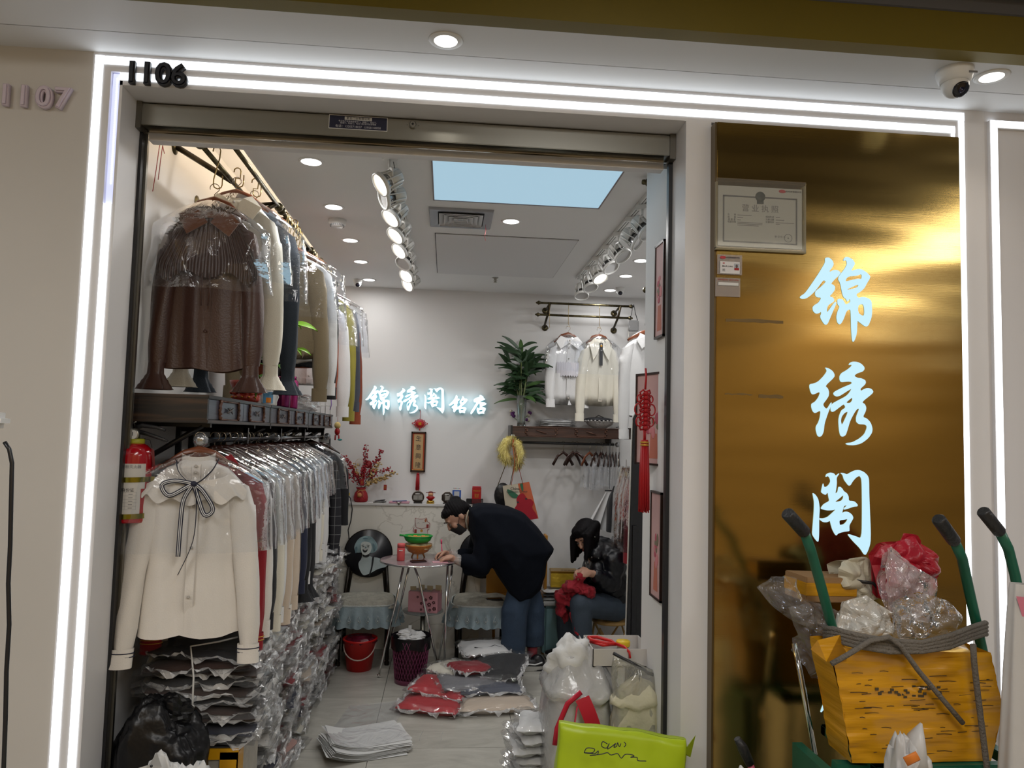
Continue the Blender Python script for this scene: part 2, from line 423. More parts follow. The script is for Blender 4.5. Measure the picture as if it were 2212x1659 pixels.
# backing behind the grooves (left pilaster, right pilaster, lintel)
bk = MB().box(-1.181, -1.092, D+.018, 2.60, 0, ZS).box(XR+.002, 1.905, D+.03, 2.60, 0, ZS).box(-1.181, 1.905, D+.018, 2.60, ZT+.001, ZS)
struct(bk, 'wall_front_core', frame_white)
strip('led_light_strip', xo0, xo1, 0.0, zO1, 'outermost glowing white vertical strip beside the beige wall numbered 1107')
_zb = at(232, 440, D).z
t = strip('led_light_strip', xi0, xi1, 0.0, _zb, 'glowing white vertical strip nearest the doorway edge, behind the first black digit')
MB().box(-.0115, .0115, .0, .006, _zb, zI1).obj('bare_channel', mat('channel_glow', (.5, .5, .6), .5, emit=(.55, .6, .95), es=.7), t)
q = MB()
for i in range(60): q.ball((.002, -.001, _zb+.07+(zI1-_zb-.08)*i/60), (.0024, .002, .002), 6, nz=4)
o = q.obj('led_bead', led, t); o['kind'] = 'stuff'
strip('led_light_strip', xo1+.003, Xo1, zO0, zO1, 'upper of the two glowing horizontal strips over the doorway')
strip('led_light_strip', xi1+.003, Xi1, zI0, zI1, 'lower of the two glowing horizontal strips, crossed by the black shop number')
strip('led_light_strip', Xi0, Xi1, 0.0, zI0-.003, 'glowing vertical strip touching the edge of the gold sign panel')
strip('led_light_strip', Xo0, Xo1, 0.0, zO0-.003, 'thin glowing vertical strip one step out from the gold sign panel edge')
# neighbour on the far side of the gold panel
struct(MB().box(1.905, 4.5, D, D+.2, 0, ZS), 'wall_right_neighbour', mat('cool_wall_paint', (.68, .67, .685), .6))
t = strip('led_light_strip', 1.918, 1.943, 0.0, 2.772, 'bright vertical strip on the neighbouring wall past the gold panel')
for c in t.children: c.location.y = -.014
t = strip('led_light_strip', 1.945, 4.4, 2.748, 2.772, 'short horizontal strip at the top of the neighbouring wall by the dome camera')
for c in t.children: c.location.y = -.014
# soffit in two steps, bronze beam, dark corridor ceiling
struct(MB().box(-4.5, 4.5, 2.315, D+.2, ZS, ZS+.05), 'ceiling_soffit', mat('soffit_paint', (.70, .70, .70), .55))
struct(MB().box(-4.5, 4.5, 2.12, 2.303, ZS-.004, ZS+.05), 'ceiling_soffit_outer', mat('soffit_paint', (.7, .7, .7), .55))
struct(MB().box(-4.5, 4.5, 2.303, 2.315, ZS+.012, ZS+.05), 'trim_5', mat('groove_paint', (.42, .40, .38), .6))
struct(MB().box(-4.5, 4.5, 2.06, 2.12, ZS-.006, 2.926), 'trim_6', mat('olive_bronze_beam', s(112, 98, 28), .45, .25, bump=.02, bscale=4, var=.12, vscale=1.2))
struct(MB().box(-4.5, 4.5, 1.4, 2.06, 3.02, 3.06), 'ceiling_corridor', mat('dark_ceiling', s(96, 96, 100), .8))
struct(MB().box(-4.5, 4.5, 2.05, 2.12, 2.926, 3.06), 'trim_7', mat('dark_ceiling', s(96, 96, 100), .8))
struct(MB().box(-4.5, 6, -1.5, 1.4, 3.10, 3.14), 'ceiling_corridor_main', mat('dark_ceiling_2', s(70, 70, 72), .8))
pb = thing('ceiling_pipe', 'pale grey pipe running under the dark corridor ceiling above the bronze beam', 'pipe', (0, 2.0, 2.975))
MB().tube([(-4.4, 0, 0), (4.4, 0, 0)], .016, 12).obj('tube', mat('pipe_paint', (.28, .28, .29), .5), pb)
c_ = MB()
for x in (-1, .5, 1.4, 2.4): c_.box(x-.01, x+.01, -.02, .02, .01, .05)
c_.obj('clip', steel, pb)
gr = thing('ceiling_grille', 'dark slotted air grille in the corridor ceiling above the bronze beam', 'air vent', (.86, 1.93, 3.02))
MB().box(-.09, .09, -.06, .06, -.008, 0).obj('frame', mat('grille_frame', (.12, .12, .13), .5), gr)
q = MB()
for i in range(14): q.box(-.08+i*.012, -.076+i*.012, -.05, .05, -.012, -.007)
q.obj('slat', mat('grille_slat', (.02, .02, .03), .5), gr)
# far side of the corridor (seen only mirrored in the brass panel)
struct(MB().box(-4.5, 6, -1.5, -1.4, 0, 3.1), 'wall_corridor', mat('corridor_wall', s(190, 160, 110), .6, var=.1, vscale=1))
_v = at(1972, 702, 2*2.405+1.38)
oc = thing('lit_corridor_sign', 'lit shop sign across the corridor, seen mirrored in the gold panel', 'sign', (_v.x, -1.38, _v.z))
text('衣元素', .30, mat('sign_glow', (1, 1, 1), emit=(.75, .8, 1), es=2.0), 'lettering', oc, RZ(pi), .01, space=1.15)
ld = thing('corridor_light_bar', 'long white ceiling light bar across the corridor', 'ceiling lamp', (.5, -.6, 3.09))
MB().box(-3.5, 3.5, -.06, .06, -.03, 0).obj('diffuser', mat('bar_glow', (1, 1, 1), emit=(1, .9, .72), es=2.0), ld)

# roller shutter head box and guides
sh = thing('roller_shutter', 'grey steel roller shutter box rolled up across the top of the doorway', 'roller shutter', (-.145, 2.565, 2.618))
W = (XR-XL)/2
zb = 0.005; zt = .080
MB().box(-W+.02, W-.022, 0, .09, zb, zt, b=.002).obj('housing', steel, sh)
for _x in (-W, W-.022): MB().box(_x, _x+.022, -.004, .10, zb-.012, .085).obj('end_cap', mat('cap_steel', s(112, 108, 100), .4, .8), sh)
MB().box(-W, W, .012, .1, zt+.001, .088).obj('gap_cover', black, sh)
MB().grid(lambda u, v: (-W+.03+u*(2*W-.06), .006+.05*v, zb-.001-.024*sin(pi*.5*(1-v))+.004*sin(u*19)*v-.0), 60, 8).obj('bottom_bar', mat('polished_steel', (.55, .55, .54), .08, 1.0, bump=.15, bscale=5), sh)
MB().box(-W+.03, W-.03, .05, .09, -.03, zb).obj('rail', frame_white, sh)
for i, sx in enumerate((-1, 1)):
    xx = XL+.006 if sx < 0 else XR-.006
    gd = MB().box(xx-.008, xx+.008, 2.60, 2.625, 0, 2.63).obj('shutter_guide', black)
    tag(gd, 'black vertical shutter guide slot beside the '+('fire extinguisher' if sx < 0 else 'framed flower pictures'), 'shutter guide', 'guides of the roller shutter')
    b2 = MB().box(xx-.004, xx+.016 if sx < 0 else xx+.004, 2.626, 2.64, 0, 2.63).obj('guide_lip', steel, gd)
st = thing('shutter_maker_plate', 'small dark blue maker plate on the shutter box', 'label plate', (at(774, 266, 2.565).x, 2.563, at(774, 266, 2.565).z))
navy = mat('navy_plate', s(18, 22, 52), .4)
MB().box(-.1, .1, 0, .002, -.0235, .0235, b=.0008).obj('plate', navy, st)
MB().box(-.101, .101, .0005, .0022, -.0245, .0245).obj('border', white_pl, st)
MB().box(-.047, .047, -.0012, 0, .0085, .0195).obj('title_band', mat('plate_silver', (.5, .5, .48), .5), st)
text('新合门业有限公司', .0095, navy, 'title', st, T(0, -.0018, .0137), .0002, space=1.15)
sl_ = mat('plate_lettering', (.45, .45, .5), .5)
text('专业生产安装维修卷帘门、伸缩门、感应门、\n玻璃门、防盗门、电动门等 配件批发零售', .0068, sl_, 'small_print', st, T(0, -.0005, -.0005), .0002)
text('电话：13205718037  15958148858', .0108, sl_, 'phone_number', st, T(0, -.0005, -.0155), .0002)
lk = thing('shutter_lock', 'round steel keyhole lock on the shutter box', 'lock', (at(892, 271, 2.565).x, 2.563, at(892, 271, 2.565).z))
MB().lathe([(.006, 0), (.0125, .0), (.0125, .008), (.009, .012)], n=20, M=RX(pi/2)).obj('cylinder', steel, lk)
MB().lathe([(.004, .0), (.004, .014)], n=10, M=RX(pi/2)).obj('keyhole', black, lk)
MB().ball((-.02, 0, .001), .002).ball((.02, 0, .001), .002).obj('screw', steel, lk)

# shop numbers
def digits(txt, px, py, y, size, mt, lab, gap, sx=1.0):
    t = thing('shop_number', lab, 'number', at(px, py, y))
    n_ = len(txt)
    for i, ch in enumerate(txt):
        o = text(ch, size, mt, 'digit', t, T((i-(n_-1)/2)*gap + (0.006 if i >= 2 else 0), 0, 0) @ Matrix.Diagonal((sx, 1, 1, 1)), .008)
        # thicken the strokes
        bm = bmesh.new(); bm.from_mesh(o.data)
        o.data.update(); bm.free()
        sd = o.modifiers.new('fat', 'SOLIDIFY'); sd.thickness = .0055; sd.offset = 1
    return t
digits('1106', 335, 163, D-.012, .098, mat('black_number', (.015, .016, .022), .3), 'black raised shop number 1106 at the top corner of the light frame', .047, 1.05)
digits('1107', 73, 212, D-.012, .092, mat('mauve_number', s(206, 192, 204), .6), 'pale mauve raised shop number 1107 on the beige wall', .0555, 1.05)

# soffit downlights
for k, (px, py) in enumerate(((963, 87), (2142, 165))):
    p = atz(px, py, ZS-.004)
    t = thing('recessed_downlight', ['warm round downlight in the soffit above the shutter plate', 'warm round downlight in the soffit beside the dome camera'][k], 'downlight', (p.x, p.y, ZS-.004), 0, 'recessed downlights in the soffit')
    MB().lathe([(.036, -.004), (.050, -.004), (.054, 0), (.036, 0), (.036, -.004)], caps=False, n=32).obj('ring', white_pl, t)
    MB().lathe([(.0, -.0015), (.036, -.0015)], caps=False, n=32).obj('lens', led_warm, t)
def dome(name, px, py, y, lab, sc, mesh_y=None, look=(-.1, -.55, -.8), ceil=CE):
    p = atz(px, py, ceil)
    t = thing(name, lab, 'camera', (p.x, p.y, ceil), 0, None, scale=(sc, sc, sc))
    MB().lathe([(.055, 0), (.055, -.012), (.05, -.03), (.043, -.045)], n=28).obj('base', white_pl, t)
    MB().ball((0, 0, -.05), .041, 24).obj('dome', white_pl, t)
    d = V(look).normalized(); q = V((0, 0, 1)).rotation_difference(d).to_matrix().to_4x4()
    o = MB().lathe([(.024, .030), (.026, .0385), (.022, .041), (.0, .0415)], n=24, M=T(0, 0, -.05) @ q).obj('lens_cover', mat('lens_black', (.01, .01, .015), .08), t)
    MB().lathe([(.010, .0412), (.010, .0425), (.0, .0425)], n=16, M=T(0, 0, -.05) @ q).obj('lens', mat('lens_glass', (.03, .03, .06), .05, .5), o)
    return t
t = dome('security_camera', 2062, 152, 2.2, 'white dome security camera with black lens under the soffit by the downlight', 1.0, look=(.02, -.75, -.72), ceil=ZS-.004)
MB().box(.012, .04, -.0512, -.0495, -.030, -.024, M=T(0, 0, 0)).obj('maker_mark', gray_ink, t)
dome('security_camera', 773, 604, 5.4, 'small white dome camera on the shop ceiling near the clothes wall end', .62, look=(.1, -.8, -.5))
dome('security_camera', 1340, 622, 5.3, 'small white dome camera on the shop ceiling above the two white shirts', .62, look=(-.15, -.8, -.5))

# gold sign panel
br = mat('polished_brass', s(172, 146, 88), .16, 1.0)
nt = br.node_tree; b = nt.nodes['Principled BSDF']; L = nt.links
tc = nt.nodes.new('ShaderNodeTexCoord')
mp = nt.nodes.new('ShaderNodeMapping'); mp.inputs['Scale'].default_value = (.30, 1, 1.9)
n1 = nt.nodes.new('ShaderNodeTexNoise'); n1.inputs['Scale'].default_value = 1.6; n1.inputs['Detail'].default_value = 2.0
L.new(tc.outputs['Object'], mp.inputs[0]); L.new(mp.outputs[0], n1.inputs['Vector'])
b1 = nt.nodes.new('ShaderNodeBump'); b1.inputs['Strength'].default_value = .32; b1.inputs['Distance'].default_value = .05; L.new(n1.outputs['Fac'], b1.inputs['Height'])
mp2 = nt.nodes.new('ShaderNodeMapping'); mp2.inputs['Scale'].default_value = (1, 1, 220)
n2 = nt.nodes.new('ShaderNodeTexNoise'); n2.inputs['Scale'].default_value = 3; L.new(tc.outputs['Object'], mp2.inputs[0]); L.new(mp2.outputs[0], n2.inputs['Vector'])
b2 = nt.nodes.new('ShaderNodeBump'); b2.inputs['Strength'].default_value = .03; b2.inputs['Distance'].default_value = .003; L.new(n2.outputs['Fac'], b2.inputs['Height']); L.new(b1.outputs[0], b2.inputs['Normal'])
L.new(b2.outputs[0], b.inputs['Normal'])
GX0, GX1, GY = .895, 1.775, 2.405
GZ = at(1537, 262, GY).z
gp = thing('gold_sign_panel', 'tall mirror-like brass sign panel with three glowing white characters', 'sign', ((GX0+GX1)/2, GY, 0))
hw = (GX1-GX0)/2
MB().box(-hw, hw, 0, .05, 0, GZ, b=.002).obj('brass_sheet', br, gp)
MB().box(-hw-.006, -hw+.001, .004, .05, 0, GZ).obj('side_return', mat('bronze_edge', s(110, 95, 70), .35, .9), gp)
glow = mat('acrylic_letter_glow', (.1, .1, .1), .5, emit=s(190, 232, 248), es=.76)
JIN = [[(525,55),(590,55),(650,110),(668,170),(655,210),(575,320),(680,270),(750,285),(797,325),(760,380),(690,440),(615,527),(660,540),(695,580),(685,640),(640,700),(590,752),(650,765),(680,810),(670,845),(555,915),(540,1060),(690,845),(712,850),(710,890),(640,1050),(570,1220),(540,1260),(500,1245),(440,1150),(430,1100),(448,1060),(445,1020),(400,1055),(350,1058),(300,1010),(292,940),(330,900),(400,860),(455,770),(370,765),(340,730),(340,665),(370,635),(450,570),(540,480),(485,455),(400,570),(330,660),(240,745),(170,790),(100,795),(62,770),(80,740),(160,690),(300,490),(400,340),(520,140),(515,85)],
 [(845,105),(850,75),(880,42),(930,45),(1010,90),(1047,150),(1040,190),(970,300),(1080,260),(1160,258),(1260,320),(1325,390),(1310,440),(1260,520),(1220,600),(1150,665),(1065,715),(1108,780),(1160,760),(1240,765),(1310,795),(1345,840),(1353,940),(1355,1050),(1340,1150),(1290,1270),(1255,1292),(1215,1275),(1100,1185),(1090,1200),(1085,1400),(1050,1520),(1020,1570),(1000,1530),(985,1350),(980,1100),(972,975),(895,1010),(850,1150),(800,1240),(770,1250),(735,1215),(718,1120),(740,1020),(780,930),(740,890),(735,810),(760,790),(820,800),(860,850),(883,900),(970,850),(965,800),(945,800),(930,835),(905,835),(895,795),(850,765),(825,700),(800,560),(780,490),(752,450),(757,400),(800,340),(870,250),(910,170),(900,110),(880,100),(860,112)],
 [(873,485),(900,420),(950,390),(1080,382),(1160,350),(1177,370),(1168,440),(1100,430),(1010,450)], [(907,637),(925,615),(1090,540),(1120,545),(1090,590)], [(1110,905),(1190,885),(1215,930),(1222,1060),(1200,1105),(1120,1060),(1102,1000)]]
XIU = [[(430,195),(500,215),(570,265),(603,330),(590,380),(430,530),(480,570),(502,640),(495,710),(450,780),(385,865),(460,955),(545,815),(548,850),(480,1020),(420,1200),(405,1350),(370,1425),(330,1442),(295,1420),(265,1310),(270,1250),(310,1190),(340,1100),(355,985),(330,975),(250,1020),(210,980),(185,900),(190,845),(250,815),(310,740),(345,650),(320,638),(210,690),(175,640),(152,550),(158,495),(230,485),(310,450),(400,360),(465,270),(455,230)],
 [(855,155),(870,120),(920,92),(1000,95),(1080,130),(1135,190),(1135,235),(1100,275),(1010,300),(948,345),(1010,385),(1080,390),(1150,425),(1162,470),(1140,510),(1060,580),(1075,620),(1120,590),(1190,562),(1260,580),(1295,625),(1280,665),(1085,820),(1140,850),(1168,910),(1160,980),(1105,1085),(1180,1110),(1250,1190),(1280,1290),(1270,1370),(1200,1470),(1080,1560),(950,1593),(850,1590),(795,1565),(830,1548),(920,1540),(1050,1470),(1140,1390),(1180,1290),(1180,1240),(1140,1218),(1040,1215),(990,1170),(990,1080),(1050,935),(1010,935),(960,1000),(880,1150),(830,1320),(800,1410),(745,1442),(705,1415),(685,1320),(672,1150),(690,1050),(730,960),(805,915),(770,850),(690,910),(580,995),(540,985),(530,920),(555,850),(640,800),(805,715),(870,650),(915,570),(830,620),(700,705),(640,722),(590,690),(582,655),(620,620),(760,550),(920,485),(905,455),(850,450),(715,462),(692,410),(695,345),(730,295),(820,245),(900,180),(915,150),(890,150)],
 [(805,825),(920,730),(925,780),(890,830),(840,835)], [(855,980),(735,1245),(712,1160),(725,1080),(780,1010)]]
GE = [[(125,450),(170,480),(220,550),(240,640),(252,740),(240,900),(240,1200),(230,1320),(210,1330),(150,1250),(118,1190),(130,1050),(150,800),(155,620),(140,530)],
 [(620,95),(680,95),(740,125),(800,90),(880,50),(960,42),(1040,75),(1110,140),(1135,210),(1138,500),(1150,800),(1165,1150),(1160,1350),(1120,1480),(1075,1565),(1045,1555),(980,1450),(860,1330),(755,1205),(780,1192),(900,1230),(1010,1275),(1015,700),(1010,300),(1000,190),(965,145),(900,180),(840,250),(800,320),(770,325),(740,285),(690,220),(665,130)],
 [(355,170),(375,115),(440,88),(505,100),(540,150),(595,103),(602,112),(552,178),(558,280),(545,390),(530,470),(575,440),(590,345),(625,345),(660,380),(680,420),(740,460),(770,520),(770,595),(870,600),(930,660),(930,695),(860,700),(760,735),(690,755),(680,740),(750,672),(690,685),(675,720),(650,820),(700,790),(760,790),(830,840),(855,900),(830,950),(780,1035),(785,1130),(770,1140),(680,1150),(580,1180),(555,1215),(535,1210),(480,1110),(450,1000),(440,950),(380,980),(320,980),(260,940),(248,905),(310,912),(390,890),(460,830),(550,745),(480,765),(380,768),(285,745),(275,720),(330,650),(430,600),(415,540),(400,450),(380,455),(360,490),(330,480),(280,445),(285,400),(315,270),(328,345),(360,350),(410,320),(450,250),(430,180),(400,150)],
 [(515,620),(600,555),(680,485),(675,550),(640,600)], [(600,945),(680,935),(755,920),(740,960),(690,1015),(610,1035)]]
MING = [[(550,180),(600,210),(640,290),(590,375),(650,350),(700,365),(725,410),(690,450),(620,490),(645,560),(590,630),(620,690),(520,820),(590,740),(660,740),(760,630),(710,560),(715,490),(760,420),(820,340),(840,230),(890,260),(950,360),(1000,350),(1070,380),(1080,440),(1000,560),(780,760),(940,750),(1010,790),(1030,870),(960,970),(965,1050),(900,1040),(820,1015),(740,1060),(690,1010),(670,850),(560,900),(490,1010),(440,1000),(410,920),(420,830),(350,810),(345,740),(440,680),(465,630),(430,600),(330,680),(240,700),(205,650),(260,610),(400,470),(500,320)],
 [(490,510),(550,445),(545,465)], [(775,520),(860,450),(915,445),(850,545)], [(755,860),(905,840),(880,910),(770,915)]]
DIAN = [[(1660,170),(1760,190),(1850,260),(1850,320),(1930,370),(1900,410),(1700,490),(1720,520),(1780,510),(1900,530),(1990,590),(1960,640),(1740,760),(1850,750),(1950,800),(1950,890),(1880,990),(1890,1080),(1780,1060),(1620,1100),(1560,1020),(1530,900),(1540,760),(1600,790),(1650,830),(1680,700),(1650,560),(1560,690),(1440,900),(1320,1070),(1270,1100),(1240,1060),(1260,970),(1390,760),(1530,520),(1430,540),(1380,460),(1400,390),(1480,320),(1670,260)],
 [(1640,910),(1820,880),(1770,960),(1650,970)]]
def glyph(P, name, par, px0, py0, sc, y, mt, ext, root, smooth=2, fit=None):
    """outline digitised from a crop whose corner is px0,py0; root is the thing's location"""
    R = []
    if fit:
        ax0, ay0, ax1, ay1 = fit; xs = [p[0] for q in P for p in q]; ys = [p[1] for q in P for p in q]
        fx = lambda x: ax0+(x-min(xs))/(max(xs)-min(xs))*(ax1-ax0); fy = lambda v: ay0+(v-min(ys))/(max(ys)-min(ys))*(ay1-ay0)
    else: fx = lambda x: px0+x/sc; fy = lambda v: py0+v/sc
    for q in P:
        R.append([(at(fx(a), fy(b_), y).x-root[0], at(fx(a), fy(b_), y).z-root[2]) for a, b_ in q])
    return shape(name, R, mt, par, ext, T(0, y-root[1], 0), smooth)
gr_ = gp.location
glyph(JIN, 'character', gp, 1720, 550, 8.295, GY-.001, glow, .002, gr_)
glyph(XIU, 'character', gp, 1730, 770, 8.295, GY-.001, glow, .002, gr_)
glyph(GE, 'character', gp, 1740, 1010, 8.295, GY-.001, glow, .002, gr_)
glyph([[(0, 0), (30, -20), (60, 20), (-20, 120), (-60, 180), (-75, 180)], [(150, 20), (190, 60), (195, 190), (170, 180)]], 'character', gp, 1790, 1493, 4.0, GY-.001, glow, .002, gr_)

# licence and staff card holders taped to the panel
acr = film('clear_acrylic', (.95, .95, .92), .06, .05, .02, 3, .5)
def flat(px0, py0, px1, py1, y, mt, name, par, root, th=.002):
    a = at(px0, py0, y); c = at(px1, py1, y)
    return MB().box(a.x-root[0], c.x-root[0], y-root[1]-th, y-root[1], c.z-root[2], a.z-root[2]).obj(name, mt, par)
c0 = at(1641, 470, GY-.004)
lc = thing('business_licence', 'framed business licence in a clear acrylic sleeve on the gold panel', 'licence', (c0.x, GY-.002, c0.z))
MB().box(-.157, .16, -.012, -.009, -.115, .128).obj('sleeve', acr, lc)
MB().box(-.157, -.151, -.010, 0, -.115, .115).box(.154, .16, -.010, 0, -.115, .115).box(-.157, .16, -.010, 0, -.119, -.111).obj('sleeve_edge', mat('acrylic_edge', s(150, 140, 110), .3), lc)
MB().box(-.148, .148, -.006, -.0035, -.104, .104).obj('paper', mat('licence_paper', (.55, .55, .53), .6), lc)
q = MB()
for a in ((-.131, .131, .066, .071), (-.131, .131, -.091, -.086), (-.131, -.126, -.091, .071), (.126, .131, -.091, .071)): q.box(a[0], a[1], -.0066, -.006, a[2], a[3])
q.obj('border', mat('licence_border', (.14, .14, .15), .6), lc)
MB().lathe([(0, 0), (.0175, 0), (.0175, .001), (0, .001)], n=24, M=T(0, -.0062, .071) @ RX(pi/2)).box(-.012, .012, -.0066, -.006, .046, .060).obj('emblem', mat('emblem_grey', (.08, .09, .09), .6), lc)
text('营 业 执 照', .027, gray_ink, 'title', lc, T(0, -.0066, .028), .0002)
for k, (tx, x, z) in enumerate((('名　　称', -.112, .004), ('类　　型', -.112, -.005), ('经 营 者', -.112, -.013), ('经营范围', -.112, -.021), ('组成形式', .022, .002), ('注册日期', .022, -.007), ('经营场所', .022, -.016))):
    text(tx, .0075, gray_ink, 'field', lc, T(x+.012, -.0066, z), .0002)
for x0_, x1_, z in ((-.08, -.03, .004), (-.08, -.06, -.005), (-.08, -.068, -.013), (-.08, .008, -.021), (-.08, .008, -.026), (-.08, -.005, -.031), (.055, .07, .002), (.055, .085, -.007), (.055, .12, -.016), (.055, .07, -.021)):
    MB().box(x0_, x1_, -.0064, -.006, z-.001, z+.001).obj('entry_line', gray_ink, lc)
text('登 记 机 关', .008, gray_ink, 'field', lc, T(.07, -.0066, -.065), .0002)
MB().lathe([(.0125, 0), (.0145, 0)], caps=False, n=28, M=T(.099, -.0064, -.068) @ RX(pi/2)).lathe([(0.0, 0), (.003, 0)], caps=False, n=5, M=T(.099, -.0064, -.068) @ RX(pi/2)).obj('seal', gray_ink, lc)
MB().ball((.078, -.006, .094), (.013, .001, .006)).obj('logo', mat('pink_red_print', s(190, 60, 70), .6), lc)
text('杭州四季青服装市场', .0062, ink, 'logo_text', lc, T(.118, -.0066, .094), .0002)
c0 = at(1576, 577, GY-.004)
ec = thing('staff_card', 'small staff duty card with portrait in a clear pocket below the licence', 'card', (c0.x, GY-.002, c0.z))
MB().box(-.043, .043, -.004, 0, -.026, .042).obj('pocket', film('clear_pocket', (.85, .8, .78), .25, .15, .05, 5, .4), ec)
MB().box(-.034, .034, -.006, -.004, -.023, .018).obj('card', mat('white_card', (.72, .7, .7), .5), ec)
MB().box(.014, .032, -.0066, -.006, -.011, .012).obj('photo', mat('card_photo', (.42, .45, .5), .6), ec)
MB().box(.015, .031, -.007, -.0066, -.011, -.003).obj('photo_shirt', red, ec)
MB().ball((.023, -.0068, .003), (.004, .0006, .006)).obj('photo_face', mat('card_face', (.12, .09, .08), .6), ec)
text('营业员上岗证', .0062, ink, 'title', ec, T(-.009, -.0066, .001), .0002)
text('编号：\n姓名：', .0045, gray_ink, 'field', ec, T(-.02, -.0066, -.012), .0002)
text('杭州四季青服装市场', .0058, navy, 'logo_text', ec, T(.008, -.0046, .032), .0002)
MB().ball((-.024, -.0045, .032), (.011, .0006, .005)).ball((-.022, -.0066, .012), (.004, .0004, .002)).obj('logo', MATS['pink_red_print'], ec)
c0 = at(1572, 622, GY-.004)
ep = thing('empty_card_pocket', 'empty clear card pocket with faded red print, lowest on the gold panel', 'card pocket', (c0.x, GY-.002, c0.z))
MB().box(-.043, .043, -.004, 0, -.030, .034).obj('pocket', MATS['clear_pocket'], ep)
MB().box(-.034, .036, -.0055, -.004, .008, .018).obj('paper_slip', paper, ep)
text('市场管理热线 18857160906', .0062, mat('faded_red', s(170, 70, 60), .6), 'print', ep, T(0, -.0046, .027), .0002)
tapem = mat('old_tape', s(112, 88, 45), .5, .2)
for k, (x0_, y0_, x1_, y1_, lb) in enumerate(((1568, 687, 1692, 699, 'long brown strip of old tape on the gold panel below the card pockets'), (1566, 849, 1628, 854, 'thin torn scrap of old tape near the doorway edge of the gold panel'), (1639, 852, 1692, 861, 'short stained tape remnant on the gold panel beside the thin scrap'))):
    a, c = at(x0_, y0_, GY-.001), at(x1_, y1_, GY-.001)
    n_ = 8; top = [(a.x+(c.x-a.x)*i/n_, a.z+.0015*sin(i*5.1+k)-(.002 if i in (0, n_) else 0)) for i in range(n_+1)]
    bot = [(c.x-(c.x-a.x)*i/n_, c.z+.0015*sin(i*3.7+k)) for i in range(n_+1)]
    o = MB().prism(bot+top, -.001, 0, M=T(0, GY, 0)).obj('tape_remnant', tapem); tag(o, lb, 'tape', 'tape remnants on the gold panel')

# ================================================================ CEILING FITTINGS
labs = ['ceiling downlight of the clothes side row nearest the doorway', 'second ceiling downlight of the clothes side row, beyond the nearest', 'third ceiling downlight of the clothes side row, past the smoke detector', 'fourth ceiling downlight of the clothes side row, small and far', 'last ceiling downlight of the clothes side row, over the small dome camera',
        'single ceiling downlight beside the square air diffuser', 'ceiling downlight hidden behind the pier, right side row', 'ceiling downlight cut by the pier edge, right side row', 'ceiling downlight of the right side row, middle one in view', 'ceiling downlight over the two white shirts, farthest of the right side row']
for (x, y), lb in zip(SHOP_DOWN, labs):
    t = thing('ceiling_downlight', lb, 'downlight', (x, y, CE), 0, 'round downlights in the shop ceiling')
    MB().lathe([(.042, -.003), (.050, -.004), (.054, 0), (.042, 0), (.042, -.003)], caps=False, n=28).obj('ring', ceil_paint, t)
    MB().lathe([(.0, -.0015), (.042, -.0015)], caps=False, n=28).obj('lens', lamp_disc, t)
# smoke detector, sprinkler, air diffuser
t = thing('smoke_detector', 'white round smoke detector on the ceiling between downlights', 'smoke detector', (-.612, 3.958, CE))
MB().lathe([(.0, -.038), (.03, -.038), (.036, -.03), (.036, -.026), (.046, -.022), (.048, 0), (0, 0)], n=28, caps=False).obj('body', white_pl, t)
q = MB()
for i in range(22):
    a = 2*pi*i/22; q.box(.034, .0375, -.002, .002, -.036, -.027, M=RZ(a))
q.obj('vent_slots', gray_ink, t)
p = atz(1070, 600, CE); t = thing('sprinkler_head', 'small metal sprinkler head under the ceiling access panel', 'sprinkler', (p.x, p.y, CE))
MB().lathe([(.022, -.002), (.012, -.006), (.006, -.02), (.005, -.03)], n=16).obj('stem', steel, t)
MB().lathe([(0, -.032), (.014, -.033), (0, -.034)], n=12, caps=False).obj('deflector', steel, t)
for sx in (-1, 1): MB().tube([(sx*.006, 0, -.012), (sx*.012, 0, -.02), (sx*.004, 0, -.031)], .0015, 6).obj('arm', steel, t)
vx0, vx1, vy0, vy1 = -.12, .207, 3.635, 3.97
vm = mat('vent_grey', s(150, 150, 155), .45, .3)
t = thing('air_diffuser', 'square grey ceiling air diffuser with stepped vanes', 'air vent', ((vx0+vx1)/2, (vy0+vy1)/2, CE))
hx, hy = (vx1-vx0)/2, (vy1-vy0)/2
def sq_ring(mb, a0, a1, z0, z1):
    """square funnel from half-size a0 at z0 to a1 at z1"""
    vs = [(sx*a0, sy*a0, z0) for sx, sy in ((-1, -1), (1, -1), (1, 1), (-1, 1))]+[(sx*a1, sy*a1, z1) for sx, sy in ((-1, -1), (1, -1), (1, 1), (-1, 1))]
    mb.add(vs, [(i, (i+1) % 4, (i+1) % 4+4, i+4) for i in range(4)])
fr_ = MB(); sq_ring(fr_, hx, hx-.005, -.004, -.012); sq_ring(fr_, hx-.005, .118, -.012, -.008); sq_ring(fr_, hx, hx, 0, -.004); fr_.obj('frame', vm, t)
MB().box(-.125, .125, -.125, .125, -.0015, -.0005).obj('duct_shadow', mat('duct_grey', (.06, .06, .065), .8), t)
for i, a in enumerate((.112, .087, .062, .037)):
    q = MB(); sq_ring(q, a, a-.026, -.016, -.003); sq_ring(q, a, a-.003, -.016, -.019); q.obj('vane', mat('vane_light', s(205, 205, 208), .4), t)
MB().box(-.014, .014, -.014, .014, -.012, -.008).obj('centre_plate', vm, t)
rb = thing('red_ribbon', 'short red ribbon hanging from the air diffuser', 'ribbon', (.175, 3.87, CE-.012))
MB().tube([(0, 0, 0), (.004, 0, -.03), (-.002, 0, -.06), (.003, 0, -.085)], .0035, 6, flat=.3).obj('band', red, rb)
